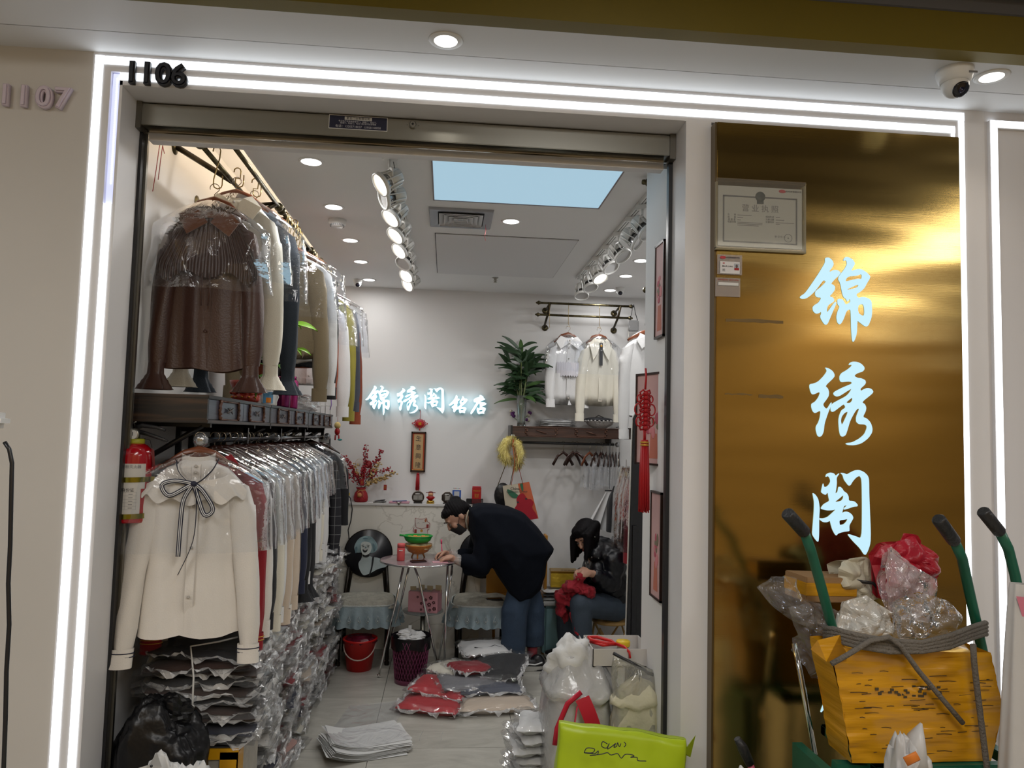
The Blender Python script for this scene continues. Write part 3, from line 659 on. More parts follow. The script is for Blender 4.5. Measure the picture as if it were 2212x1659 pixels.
# ceiling hooks near the doorway
for px, py in ((641, 296), (948, 322)):
    p = atz(px, py-8, CE); o = MB().tube([(0, 0, 0), (0, 0, -.02), (.004, 0, -.028), (.010, 0, -.03), (.013, 0, -.022)], .0015, 6).obj('ceiling_hook', steel); o.location = (p.x, p.y+.02, CE)
    tag(o, 'small wire hook in the ceiling '+('by the nearest downlight' if px < 800 else 'at the corner of the blue light panel'), 'hook', 'ceiling hooks')

# track lighting
white_metal = mat('white_enamel', (.72, .72, .70), .35)
def track_head(loc, yaw, tilt, lit, lab):
    """cage-bodied track spotlight; yaw turns about z, tilt from straight down"""
    t = thing('track_spotlight', lab, 'spotlight', loc, yaw, 'spotlights on the ceiling tracks')
    MB().box(-.014, .014, -.03, .03, -.022, 0, b=.002).obj('adapter', white_metal, t)
    MB().tube([(0, 0, -.02), (0, 0, -.06)], .006, 8).tube([(-.036, 0, -.10), (-.036, 0, -.07), (0, 0, -.055), (.036, 0, -.07), (.036, 0, -.10)], .004, 6, flat=2).obj('yoke', white_metal, t)
    H = T(0, 0, -.105) @ RX(tilt)
    MB().lathe([(.020, .055), (.031, .05), (.033, .0), (.031, -.0)], n=20, M=H, caps=False).lathe([(.0, .056), (.021, .055)], n=20, caps=False, M=H).obj('body', white_metal, t)
    q = MB()
    for i in range(8):
        a = 2*pi*i/8; q.tube([(.034*cos(a), .034*sin(a), .045), (.036*cos(a), .036*sin(a), .0), (.045*cos(a), .045*sin(a), -.035)], .0032, 5, M=H)
    o = q.obj('cage_rib', white_metal, t); o['kind'] = 'stuff'
    MB().lathe([(.046, -.03), (.050, -.032), (.050, -.048), (.044, -.048), (.043, -.03), (.046, -.03)], n=24, caps=False, M=H).obj('rim', white_metal, t)
    MB().lathe([(.0, -.040), (.043, -.040)], n=24, caps=False, M=H).obj('lens', spot_on if lit else spot_off, t)
    MB().lathe([(.012, .0), (.03, -.005), (.042, -.036)], n=18, caps=False, M=H).obj('reflector', MATS['dark_reflector'], t)
    if lit:
        W = T(*loc) @ RZ(yaw) @ H; p = W @ V((0, 0, -.06)); d = (W @ V((0, 0, -1)))
        lamp('spot_beam', 'SPOT', p, lit*.7, (1, .94, .84), .03, target=d, spot=58, blend=.8)
spot_on = mat('spot_lens_lit', (1, 1, 1), emit=(1, .9, .75), es=3.5)
spot_off = mat('spot_lens_dull', (.55, .55, .55), .15)
mat('dark_reflector', (.3, .3, .3), .2, .8)
def track(x, y0, y1, lab, tx):
    t = thing('track_rail', lab, 'track', (x, (y0+y1)/2, CE)); h = (y1-y0)/2
    MB().box(-.017, .017, -h, h, -.018, 0, b=.001).obj('rail', white_metal, t)
    for a in (-.007, .007): MB().box(a-.0015, a+.0015, -h+.01, h-.01, -.0186, -.018).obj('slot', blackmatte, t)
track(-.255, 2.75, 5.1, 'white ceiling track carrying the lit spotlights, clothes side', 0)
track(.895, 2.95, 5.1, 'white ceiling track carrying spotlights beside the pier', 0)
heads = [(2.92, -1.15, .95, 9), (3.12, -1.2, 1.2, 0), (3.36, -1.0, .75, 7), (3.66, -.95, .75, 7), (3.98, -.95, .8, 6), (4.28, -.8, .75, 0), (4.62, -.75, .8, 6), (4.92, -.9, .95, 7)]
wds = ['nearest the doorway, lamp face glowing', 'second from the doorway, turned side on', 'third from the doorway, lit', 'fourth from the doorway, lit', 'fifth from the doorway, lit', 'sixth from the doorway, angled low', 'seventh from the doorway, lit', 'farthest one at the end of the rail']
for (y, yaw, tl, li), wd in zip(heads, wds):
    # clothes-side heads tip towards the clothes wall
    track_head((-.255, y, CE-.018), yaw, -tl, li, 'white caged spotlight on the clothes side track, '+wd)
heads = [(3.10, .9, .7, 0), (3.38, .9, .75, 0), (3.58, 1.1, .95, 0), (3.86, .8, .7, 0), (4.14, .7, .7, 0), (4.42, .6, .6, 9), (4.70, .5, .5, 0), (4.98, .1, .45, 0)]
wds = ['nearest the pier, cut by its edge', 'second in view from the pier', 'side-on head hanging lowest by the pier', 'fourth from the pier', 'fifth from the pier', 'sixth from the pier, glowing', 'seventh from the pier', 'last at the rail end']
for (y, yaw, tl, li), wd in zip(heads, wds):
    track_head((.895, y, CE-.018), yaw, -tl, li, 'white caged spotlight on the pier side track, '+wd)

# ================================================================ GARMENTS
wood_hang = mat('hanger_wood', s(112, 62, 38), .3, var=.15, vscale=8)
wire = mat('hanger_wire', s(150, 140, 125), .25, 1.0)
dark_hang = mat('dark_hanger_wood', s(48, 24, 18), .22, coat=.5)
clear = film('garment_film', (.93, .95, .98), .025, .06, .6, 7, .62)
def fabric(name, c, rough=.8, sheen=.1, bump=.15):
    return mat('cloth_'+name, c, rough, bump=bump, bscale=220, sheen=sheen, var=.04, vscale=6)
CL = dict(ivory=fabric('ivory', s(226, 221, 214)), white=fabric('white', s(222, 222, 222)), cream=fabric('cream', s(225, 220, 205)),
          brown=mat('cloth_brown_satin', s(60, 30, 16), .38, bump=.1, bscale=150, sheen=.2), black=fabric('black', s(18, 19, 24)), navy=fabric('navy', s(22, 30, 58)),
          khaki=fabric('khaki', s(112, 98, 72)), olive=fabric('olive', s(148, 138, 40), .5), rust=fabric('rust', s(168, 82, 52)), crimson=fabric('crimson', s(140, 12, 28)),
          beige=fabric('beige', s(205, 188, 170)), slate=fabric('slate', s(80, 84, 98)), teal=fabric('dark_teal', s(24, 36, 48)), grey=fabric('grey', s(120, 120, 125)), tan=fabric('tan', s(120, 72, 38)), blush=fabric('blush', s(205, 160, 150)))
def body_fn(w, t, Ln, seed, fold=.012, flare=.0, sq=0.0):
    prof = [(-.082, .050, .030), (-.098, .066, .040), (-.108, .10, .045), (-.128, w*.80, .045), (-.155, w*.98, t*.9), (-.21, w*1.0, t), (-.32, w*.93, t), (-.45, w*.92, t), (-.60, w*(1.0+flare*.5), t*1.1), (-Ln, w*(1.04+flare), t*1.2)]
    def fn(u, v):
        k = v*(len(prof)-1); i = min(int(k), len(prof)-2); f = k-i
        z = prof[i][0]*(1-f)+prof[i+1][0]*f; ww = prof[i][1]*(1-f)+prof[i+1][1]*f; tt = prof[i][2]*(1-f)+prof[i+1][2]*f
        a = 2*pi*u; ca, sa = cos(a), sin(a)
        x = ww*(abs(ca)**.8)*(1 if ca > 0 else -1); y = tt*(abs(sa)**.75)*(1 if sa > 0 else -1)
        amp = fold*max(0, (v-.35)/.65)
        y += amp*(sin(x*38+seed*1.7)+.6*sin(x*71+seed*2.9+z*3))*(.4+.6*abs(sa))
        x += amp*.5*sin(z*9+seed)
        z += (.006*sin(x*30+seed) if v > .9 else 0)-.012*(abs(x)/max(w, .01))**2*(1 if v < .5 else -1.5*(v-.5))
        return (x, y, z)
    return fn
def sleeve_pts(sd, w, Ls, out, fwd, n=9):
    P = []
    for i in range(n):
        f = i/(n-1); P.append(V((sd*(w*.80+(out)*f**.8+.012*sin(f*3)), fwd*f*f, -.148-Ls*f+.012*sin(pi*f))))
    return P
def garment(loc, rotz, lab, cm, w=.20, t=.035, Ln=.66, Ls=.56, out=.055, fwd=-.02, collar='point', cuff='plain', cover=.40, hook=True, hang='wood', seed=1, cat='blouse', group=None, fold=.011, flare=.05, placket=True, detail=True, hooklen=.06, covm=None, cm2=None, sleeves=True, name='hanging_blouse', cuffm=None, scale=1.0):
    g = thing(name, lab, cat, loc, rotz, group, scale=(scale,)*3)
    if hook:
        h = MB(); h.tube([(.0+.017*cos(a), 0, -.006+.017*sin(a)) for a in [radians(d) for d in range(200, -50, -25)]]+[(0, 0, -.03), (0, 0, -.055)], .0016, 6)
        h.obj('hook', wire, g)
    hm = wood_hang if hang == 'wood' else dark_hang
    MB().tube([(-w*.86, 0, -.118), (-w*.6, .004, -.094), (-.05, .004, -.070), (0, 0, -.058), (.05, .004, -.070), (w*.6, .004, -.094), (w*.86, 0, -.118)], [.008, .011, .017, .022, .017, .011, .008], 8, flat=.5).obj('hanger', hm, g)
    fn = body_fn(w, t, Ln, seed, fold, flare)
    MB().grid(fn, 44 if detail else 26, 28 if detail else 16, wrap=True).obj('body', cm, g)
    if sleeves:
        for sd in (-1, 1):
            P = sleeve_pts(sd, w, Ls, out, fwd); R = [.058, .062, .058, .054, .052, .050, .048, .046, .036 if cuff != 'open' else .05]
            q = MB(); vs = []; nn = 16
            def sf(u, v, P=P, R=R, sd=sd):
                k = v*(len(P)-1); i = min(int(k), len(P)-2); f = k-i
                c = P[i]*(1-f)+P[i+1]*f; r = R[i]*(1-f)+R[i+1]*f; a = 2*pi*u
                rr = r*(1+.10*sin(3*a+seed+v*5)+.06*sin(7*a+v*9))
                return (c.x+rr*cos(a)*.78, c.y+rr*.55*sin(a), c.z+(r*.5*cos(a)*-sd if v < .12 else 0))
            q.grid(sf, nn, 18, wrap=True); q.obj('sleeve', cm, g)
            e = P[-1]; d = (P[-1]-P[-2]).normalized()
            c_ = MB()
            if cuff == 'plain':
                c_.grid(lambda u, v: tuple(V((e.x+.036*cos(2*pi*u), e.y+.020*sin(2*pi*u), e.z-.062*v+.01))+V((d.x, d.y, 0))*.062*v), 16, 4, wrap=True)
            elif cuff == 'ruffle':
                c_.grid(lambda u, v: tuple(V((e.x+(.027+.030*max(0, v-.45)/.55)*cos(2*pi*u)*(1+.22*sin(2*pi*u*7+seed)*v), e.y+(.018+.03*max(0, v-.45))*sin(2*pi*u), e.z+.01-.11*v+.003*sin(v*40)))+V((d.x, d.y, 0))*.08*v), 36, 14, wrap=True)
            elif cuff == 'open': c_ = None
            if c_:
                co = c_.obj('cuff', cuffm or cm, g)
                if cuff == 'plain' and cm2 is not None:
                    for zz in (.012, .024):
                        MB().tube([(e.x+.038*cos(2*pi*u/16), e.y+.022*sin(2*pi*u/16), e.z-zz+.008) for u in range(16)], .0018, 5, closed=True).obj('cuff_stripe', cm2, co)
    if collar == 'point':
        for sd in (-1, 1):
            vs = [(sd*.004, -.046, -.125), (sd*.035, -.043, -.085), (sd*.066, -.030, -.070), (sd*.105, -.044, -.118), (sd*.072, -.056, -.175)]
            q = MB(); q.add(vs+[(a, b_+.006, c) for a, b_, c in vs], [(0, 1, 2, 3, 4), (9, 8, 7, 6, 5)]+[(i, i+5, (i+1) % 5+5, (i+1) % 5) for i in range(5)]); q.obj('collar', cm, g)
        MB().grid(lambda u, v: (.060*cos(2*pi*u), .036*sin(2*pi*u), -.09+.028*v+(.006 if sin(2*pi*u) > 0 else -.022*(-sin(2*pi*u)))), 24, 3, wrap=True).obj('collar_stand', cm, g)
    elif collar == 'stand':
        MB().grid(lambda u, v: (.056*cos(2*pi*u), .036*sin(2*pi*u), -.098+.042*v+(.004 if sin(2*pi*u) > 0 else -.02*(-sin(2*pi*u))*v)), 28, 4, wrap=True).obj('collar', cm, g)
    elif collar == 'long':
        for sd in (-1, 1):
            vs = [(sd*.002, -.048, -.13), (sd*.05, -.04, -.078), (sd*.09, -.05, -.13), (sd*.062, -.060, -.25), (sd*.03, -.058, -.2)]
            q = MB(); q.add(vs+[(a, b_+.006, c) for a, b_, c in vs], [(0, 1, 2, 3, 4), (9, 8, 7, 6, 5)]+[(i, i+5, (i+1) % 5+5, (i+1) % 5) for i in range(5)]); q.obj('collar', cm, g)
    if placket:
        def ft(x, v):
            bst = None
            for k in range(12):
                u = .65+.2*k/11; p_ = fn(u, v)
                if bst is None or abs(p_[0]-x) < abs(bst[0]-x): bst = p_
            return bst
        q = MB(); q.grid(lambda u, v: (lambda p_: (-.014+.028*u, p_[1]-.004, p_[2]))(ft(0, .12+.87*v)), 3, 22); q.obj('placket', cm, g)
        if detail:
            for k in range(6):
                p_ = ft(0, .2+.13*k); MB().lathe([(0, 0), (.0055, 0), (.0055, .002), (0, .002)], n=10, M=T(0, p_[1]-.0085, p_[2]) @ RX(pi/2)).obj('button', (mat('pearl_button', s(180, 174, 166), .25) if cm.name in ('cloth_ivory', 'cloth_white', 'cloth_cream') else cm), g)
    if cover:
        def cf(u, v):
            a = 2*pi*u; ca, sa = cos(a), sin(a)
            zz = -.060-(cover)*v; e_ = min(1, v*4.5)
            ww = .03+(w*1.12+out*.8+.03*v-.03)*(e_**.7); tt = .02+(t+.012)*(min(1, v*3)**.6)
            x = ww*(abs(ca)**.7)*(1 if ca > 0 else -1); y = tt*(abs(sa)**.7)*(1 if sa > 0 else -1)
            n_ = nz(x*9+seed, zz*7, y*9)*.020*min(1, v*3); y += n_+.006*sin(x*55+3*seed)*v; x += .01*nz(zz*9, seed, x*5)
            return (x, y, zz-.03*(abs(x)/(w+.05))**2*(1-v))
        MB().grid(cf, 40, 18, wrap=True).obj('plastic_cover', covm or clear, g)
    return g

# upper rails: two rods per section with ball finials, brackets and braces from the wall
rail = thing('wall_clothes_rail', 'double antique bronze clothes rail high on the clothes wall, in three braced sections', 'clothes rail', (-1.15, 2.6, 2.62))
def wt(mb, name, mt, root): return mb.obj(name, mt, root, world=True)
rf, rbk = -.805, -.905
ZF, ZB = 2.626, 2.608
secs = [(2.68, 3.45), (3.53, 4.28), (4.36, 5.25)]
for a, b_ in secs:
    for xx, zz in ((rf, ZF), (rbk, ZB)):
        MB().tube([(xx, a, zz), (xx, b_, zz)], .0095, 10).obj('rod', antique, rail, world=True)
        for yy in (a-.012, b_+.012): MB().ball((xx, yy, zz), .021, 14).tube([(xx, yy-.014, zz), (xx, yy+.014, zz)], .013, 10).obj('finial', antique, rail, world=True)
    for yy in ((b_-.06,) if a < 2.7 else (a+.10, b_-.06)):
        wt(MB().tube([(rf, yy, ZF-.004), (rbk, yy-.0, ZB)], .008, 8), 'cross_bar', brass_dk, rail)
        wt(MB().tube([(rf+.005, yy, ZF-.008), (rbk, yy, ZF-.07), (-1.145, yy, ZF-.21)], .010, 8), 'brace', brass_dk, rail)
        wt(MB().tube([(rbk, yy, ZB), (-1.145, yy, ZB+.0)], .009, 8), 'bracket_arm', brass_dk, rail)
        wt(MB().lathe([(.0, 0), (.03, .0), (.03, .004), (.012, .012), (0, .012)], n=18, M=T(-1.15, yy, ZB) @ RY(pi/2)), 'flange', antique, rail)
_f = atx(377, 316, -1.15)
wt(MB().lathe([(.0, 0), (.034, .0), (.034, .004), (.014, .012), (0, .012)], n=20, M=T(-1.15, _f.y, _f.z) @ RY(pi/2)), 'flange', antique, rail)
wt(MB().tube([(-1.145, _f.y, _f.z), (rbk, _f.y-.02, ZB+.0)], .012, 10), 'bracket_arm', brass_dk, rail)
def s_hook(x, y, z, ln, lab='brass wire hook linking the upper rail and a garment hanger'):
    return s_hook_(x, y, z, ln, lab)
def s_hook_(x, y, z, ln, lab):
    o = MB().tube([(.014*cos(a), 0, .014*sin(a)) for a in [radians(d) for d in (200, 150, 110, 80, 40, 0)]]+[(.012, 0, -.03), (-.006, 0, -ln+.02)]+[(.010+.016*cos(a), 0, -ln+.016*sin(a)) for a in [radians(d) for d in (180, 220, 270, 320, 360)]]+[(.026, 0, -ln+.035)], .0024, 6).obj('rail_hook', mat('brass_wire', s(150, 128, 80), .3, 1.0))
    o.location = (x, y, z); tag(o, lab, 'hook', 'long wire hooks on the upper rail'); return o
# upper garments: (px of neck, py of neck, depth, ...)
UG = [
 dict(px=462, py=446, y=2.80, cm=CL['brown'], lab='chocolate brown satin blouse with pleated cape collar, frontmost on the upper rail', w=.138, Ln=.69, Ls=.52, out=.05, cuff='ruffle', seed=3, cover=.34, fold=.012, placket=True),
 dict(px=510, py=428, y=3.02, cm=CL['cream'], lab='cream chiffon blouse with ruffled cuffs, second on the upper rail', w=.15, Ln=.60, Ls=.60, out=.045, cuff='ruffle', seed=5, cover=.36),
 dict(px=548, py=455, y=3.14, cm=CL['teal'], lab='dark blue-black blouse hanging third on the upper rail', w=.155, Ln=.68, Ls=.60, out=.045, seed=7, cover=.40, cuff='ruffle', placket=False),
 dict(px=611, py=540, y=3.60, cm=CL['khaki'], lab='khaki shirt with folded cuffs, behind the bright green plant leaves', w=.185, Ln=.52, Ls=.60, out=.05, seed=9, cover=.34),
 dict(px=634, py=548, y=3.74, cm=CL['white'], lab='white shirt mostly hidden behind the khaki shirt', w=.185, Ln=.62, Ls=.58, out=.045, seed=11, cover=.36),
 dict(px=640, py=566, y=3.86, cm=CL['black'], lab='black shirt with only its sleeve edge showing behind the white shirt', w=.185, Ln=.62, Ls=.58, out=.045, seed=13, cover=.36, placket=False),
 dict(px=644, py=580, y=3.95, cm=CL['rust'], lab='rust red shirt glimpsed behind the black sleeve on the upper rail', w=.18, Ln=.56, Ls=.56, out=.045, seed=15, cover=0, placket=False),
 dict(px=676, py=640, y=4.40, cm=CL['white'], lab='white cotton blouse hanging low in front of the olive shirt', w=.18, Ln=.56, Ls=.58, out=.05, seed=17, cover=.3, dz=-.26),
 dict(px=690, py=630, y=4.56, cm=CL['olive'], lab='glossy olive yellow shirt near the end of the upper rail', w=.19, Ln=.60, Ls=.66, out=.05, seed=19, cover=.34),
 dict(px=702, py=640, y=4.72, cm=CL['slate'], lab='slate grey shirt between the olive and rust orange shirts', w=.19, Ln=.62, Ls=.60, out=.05, seed=21, cover=.36, placket=False),
 dict(px=708, py=655, y=4.88, cm=CL['rust'], lab='rust orange shirt, last on the upper rail', w=.19, Ln=.62, Ls=.66, out=.05, seed=23, cover=.36, placket=False)]
GU = []
for k, q in enumerate(UG):
    q = dict(q); px, py, y, dz = q.pop('px'), q.pop('py'), q.pop('y'), q.pop('dz', 0)
    p = at(px, py, y)
    x, z = p.x, p.z+.075      # hook height above the neck
    gg = garment((x, y, z), .10+.03*sin(k*2.1), t=.026, cm=q.pop('cm'), lab=q.pop('lab'), group='shirts on the upper rail', **q)
    GU.append(gg)
    zt_ = ZF; ln = max(.05, zt_-z+.0)
    s_hook(x, y, zt_+.008, ln, 'brass wire hook holding the '+['chocolate brown', 'cream chiffon', 'dark blue-black', 'khaki', 'first white', 'black', 'glimpsed rust red', 'low white cotton', 'olive yellow', 'slate grey', 'last rust orange'][k]+' garment on the upper rail')
for k in range(9):
    s_hook(rf, 3.62+.075*k+(.3 if k > 4 else 0)+(.42 if k > 6 else 0), ZF+.008, .17+.02*(k % 3), 'empty brass wire hook, '+(['first']+ORD[1:])[k]+' of the spare ones on the upper rail')
# the pleated cape on the brown blouse
g0 = GU[0]
for c_o in g0.children:
    if c_o.name.startswith('collar'): c_o.location = (0, -.020, -.022 if c_o.name.startswith('collar_s') else -.028); c_o.data.materials[0] = mat('copper_satin', s(104, 60, 34), .3, sheen=.2)
    if c_o.name.startswith('plastic'): c_o.scale = (1, 1.55, 1)
brown_d = mat('cloth_brown_pleats', s(62, 34, 20), .3, sheen=.1)
def cape(u, v):
    a = pi+pi*u; ww = .062+.112*min(1, v*1.25)**.8; x = ww*cos(a)
    y = -(.030+.026*sin(pi*u)*.6+.012*v)+.006*sin(u*150)*v; z = -.105-.235*v-.03*v*abs(2*u-1)+.016*v*sin(u*22)
    return (x, y, z)
MB().grid(cape, 170, 14).obj('pleated_cape', brown_d, g0)
for sd in (-1, 1):
    MB().tube([(sd*.012, -.066, -.34), (sd*.016, -.068, -.40), (sd*.012, -.066, -.46)], .003, 6).obj('tie_cord', CL['brown'], g0)
GU[0].children  # noqa

# lower rail: chrome rod with crystal ball end, a full row of bagged blouses
lr = thing('lower_clothes_rail', 'chrome and black clothes rod with crystal end balls under the wooden drawer shelf', 'clothes rail', (-.87, 2.72, 1.555))
ZR = 1.552; XR_ = -.862
MB().tube([(XR_, 2.74, ZR), (XR_, 5.50, ZR)], .011, 12).obj('rod', mat('black_chrome', (.05, .05, .055), .12, .9), lr, world=True)
for yy in (2.715, 3.9, 5.0, 5.52): MB().ball((XR_, yy, ZR), .026 if yy in (2.715, 5.52) else .018, 14).obj('crystal_ball', mat('crystal', (.42, .43, .45), .06, .75, bump=.6, bscale=50), lr, world=True)
for yy in (3.3, 3.95, 4.6, 5.3):
    MB().box(-1.15, XR_+.01, yy-.008, yy+.008, 1.578, 1.60).box(XR_-.008, XR_+.012, yy-.008, yy+.008, ZR-.02, 1.60).obj('bracket', black, lr, world=True)
    MB().tube([(XR_-.03, yy, 1.585), (-1.14, yy, 1.42)], .010, 8).obj('brace', black, lr, world=True)
    MB().box(-1.15, -1.13, yy-.01, yy+.01, 1.40, 1.60).obj('wall_post', black, lr, world=True)
navy_st = mat('navy_trim', s(25, 28, 52), .6)
# front blouse
fr = garment((-.862, 2.705, ZR+.018), .16, 'ivory blouse with navy striped ribbon bow and cuffs, frontmost on the lower rail', CL['ivory'], w=.152, t=.04, Ln=.69, Ls=.575, out=.075, fwd=-.05, collar='stand', cuff='plain', cover=.34, seed=2, cm2=navy_st, cat='blouse', group='blouses on the lower rail', fold=.016, flare=.10)
MB().grid(lambda u, v: ((.11+.06*v)*cos(pi+pi*u), -(.040+.028*sin(pi*u)+.004*sin(u*40)*v), -.125-.075*v*(1+.15*sin(u*30))-.03*sin(pi*u)), 60, 5).obj('yoke_frill', CL['ivory'], fr)
def ribbon(pts, name, wd=.0075):
    P = [V(p) for p in pts]
    q = MB(); q.tube(P, wd, 8, flat=.16); o = q.obj(name, navy_st, fr)
    q = MB(); q.tube([p+V((0, -.0016, 0)) for p in P], wd*.55, 8, flat=.14); q.obj('ribbon_stripe', CL['white'], o)
    q = MB(); q.tube([p+V((0, -.0026, 0)) for p in P], wd*.16, 6, flat=.5); q.obj('ribbon_stripe', navy_st, o)
def rb_(pts, name):
    # smooth a path
    P = [V(p) for p in pts]; Q = []
    for i in range(len(P)-1):
        p0 = P[max(i-1, 0)]; p1 = P[i]; p2 = P[i+1]; p3 = P[min(i+2, len(P)-1)]
        for k in range(5):
            t = k/5; Q.append(.5*((2*p1)+(p2-p0)*t+(2*p0-5*p1+4*p2-p3)*t*t+(3*p1-p0-3*p2+p3)*t**3))
    Q.append(P[-1]); ribbon(Q, name)
rb_([(-.066, -.045, -.085), (-.05, -.062, -.13), (0, -.074, -.165), (.05, -.064, -.125), (.072, -.045, -.08)], 'neck_ribbon')
rb_([(0, -.078, -.165), (-.06, -.082, -.155), (-.10, -.080, -.17), (-.075, -.082, -.205), (-.02, -.08, -.175), (0, -.078, -.165)], 'bow_loop')
rb_([(0, -.078, -.165), (.03, -.08, -.19), (.065, -.08, -.25), (.04, -.082, -.27), (.015, -.08, -.21), (0, -.078, -.165)], 'bow_loop')
rb_([(-.002, -.079, -.165), (-.03, -.078, -.22), (-.036, -.076, -.30), (-.038, -.076, -.41)], 'bow_tail')
rb_([(.002, -.079, -.165), (.012, -.080, -.24), (.006, -.078, -.36), (-.035, -.080, -.47)], 'bow_tail')
MB().ball((0, -.080, -.165), (.011, .007, .010), 10).obj('bow_knot', navy_st, fr)
LG = [('crimson', 'crimson blouse with striped cuffs directly behind the ivory bow blouse', .178, .60, .585), ('ivory', 'ivory blouse just behind the crimson blouse on the lower rail', .185, .62, .56), ('black', 'black blouse behind the ivory ones on the lower rail', .185, .60, .55),
      ('cream', 'cream blouse with long loose sleeve, fifth on the lower rail', .195, .64, .58), ('white', 'white blouse under film, sixth on the lower rail', .19, .62, .57), ('beige', 'beige blouse with the longest hem on the lower rail', .195, .70, .60), ('ivory', 'pale blouse next behind the beige blouse on the lower rail', .19, .66, .60),
      ('beige', 'warm beige blouse just before the navy shirt', .195, .66, .58), ('khaki', 'khaki blouse whose shoulder shows before the navy shirt', .19, .60, .54), ('navy', 'deep navy shirt halfway along the lower rail', .20, .60, .55), ('olive', 'olive yellow shirt peeking out below the navy shirt', .195, .68, .56), ('black', 'black frilled shirt after the olive one', .20, .66, .58),
      ('white', 'white blouse between the two black shirts on the lower rail', .20, .60, .56), ('black', 'black blouse with frilled edge before the white lace row', .20, .66, .60), ('white', 'first white lace blouse past the black shirts', .20, .56, .50), ('white', 'second white lace blouse past the black shirts', .20, .58, .50), ('white', 'third white lace blouse past the black shirts', .20, .55, .50), ('cream', 'cream lace blouse after three white ones', .20, .56, .52),
      ('white', 'white blouse in the far half of the lower rail', .205, .57, .50), ('white', 'white blouse with folded cuff hanging low by the ledge', .205, .62, .56), ('white', 'last white blouse before the checked shirt', .205, .60, .54)]
yy = 2.80
for k, (c, lb, w_, Ln, Ls) in enumerate(LG):
    yy += .075 if k < 3 else .092
    g_ = garment((XR_+.006*sin(k*3)-(.0035*max(0, k-6)), yy, ZR+.018), .12+.02*sin(k*1.7), lb, CL[c], w=w_*(.90-.006*k), t=.02, Ln=Ln, Ls=Ls, out=.045, seed=20+k, cover=.36 if c != 'white' or k < 14 else .30, detail=False, placket=False, collar='stand' if k % 2 else 'point', group='blouses on the lower rail', hang='dark', cuff='ruffle' if c == 'black' and k > 10 else 'plain', cm2=gold if k == 0 else None, fwd=-.03)
# checked shirt and black coat at the end of the row
chk = mat('checked_cloth', (.02, .02, .025), .75)
nt = chk.node_tree; b = nt.nodes['Principled BSDF']; tc = nt.nodes.new('ShaderNodeTexCoord'); sx = nt.nodes.new('ShaderNodeSeparateXYZ'); nt.links.new(tc.outputs['Object'], sx.inputs[0])
outs = []
for ax, per in (('X', .045), ('Z', .06)):
    m1 = nt.nodes.new('ShaderNodeMath'); m1.operation = 'PINGPONG'; m1.inputs[1].default_value = per/2; nt.links.new(sx.outputs[ax], m1.inputs[0])
    m2 = nt.nodes.new('ShaderNodeMath'); m2.operation = 'LESS_THAN'; m2.inputs[1].default_value = .0013; nt.links.new(m1.outputs[0], m2.inputs[0]); outs.append(m2)
mx = nt.nodes.new('ShaderNodeMath'); mx.operation = 'MAXIMUM'; nt.links.new(outs[0].outputs[0], mx.inputs[0]); nt.links.new(outs[1].outputs[0], mx.inputs[1])
mc = nt.nodes.new('ShaderNodeMix'); mc.data_type = 'RGBA'; mc.inputs['A'].default_value = (.014, .014, .02, 1); mc.inputs['B'].default_value = (.22, .22, .22, 1)
nt.links.new(mx.outputs[0], mc.inputs['Factor']); nt.links.new(mc.outputs['Result'], b.inputs['Base Color'])
p = at(722, 955, 5.1)
garment((XR_-.035, 5.05, ZR+.018), .12, 'black and white checked shirt at the far end of the lower rail', chk, w=.165, Ln=.74, Ls=.60, out=.05, seed=61, cover=.30, detail=False, placket=False, group='blouses on the lower rail', hang='dark', cat='shirt', name='checked_shirt')
p = at(733, 1000, 5.3)
garment((-.865, 5.28, ZR), .12, 'plain black jacket hanging beyond the checked shirt', CL['black'], w=.15, t=.05, Ln=.50, Ls=.46, out=.05, seed=63, cover=0, detail=False, placket=False, collar='stand', group='blouses on the lower rail', hang='dark', cat='jacket', name='black_jacket', cuff='open')

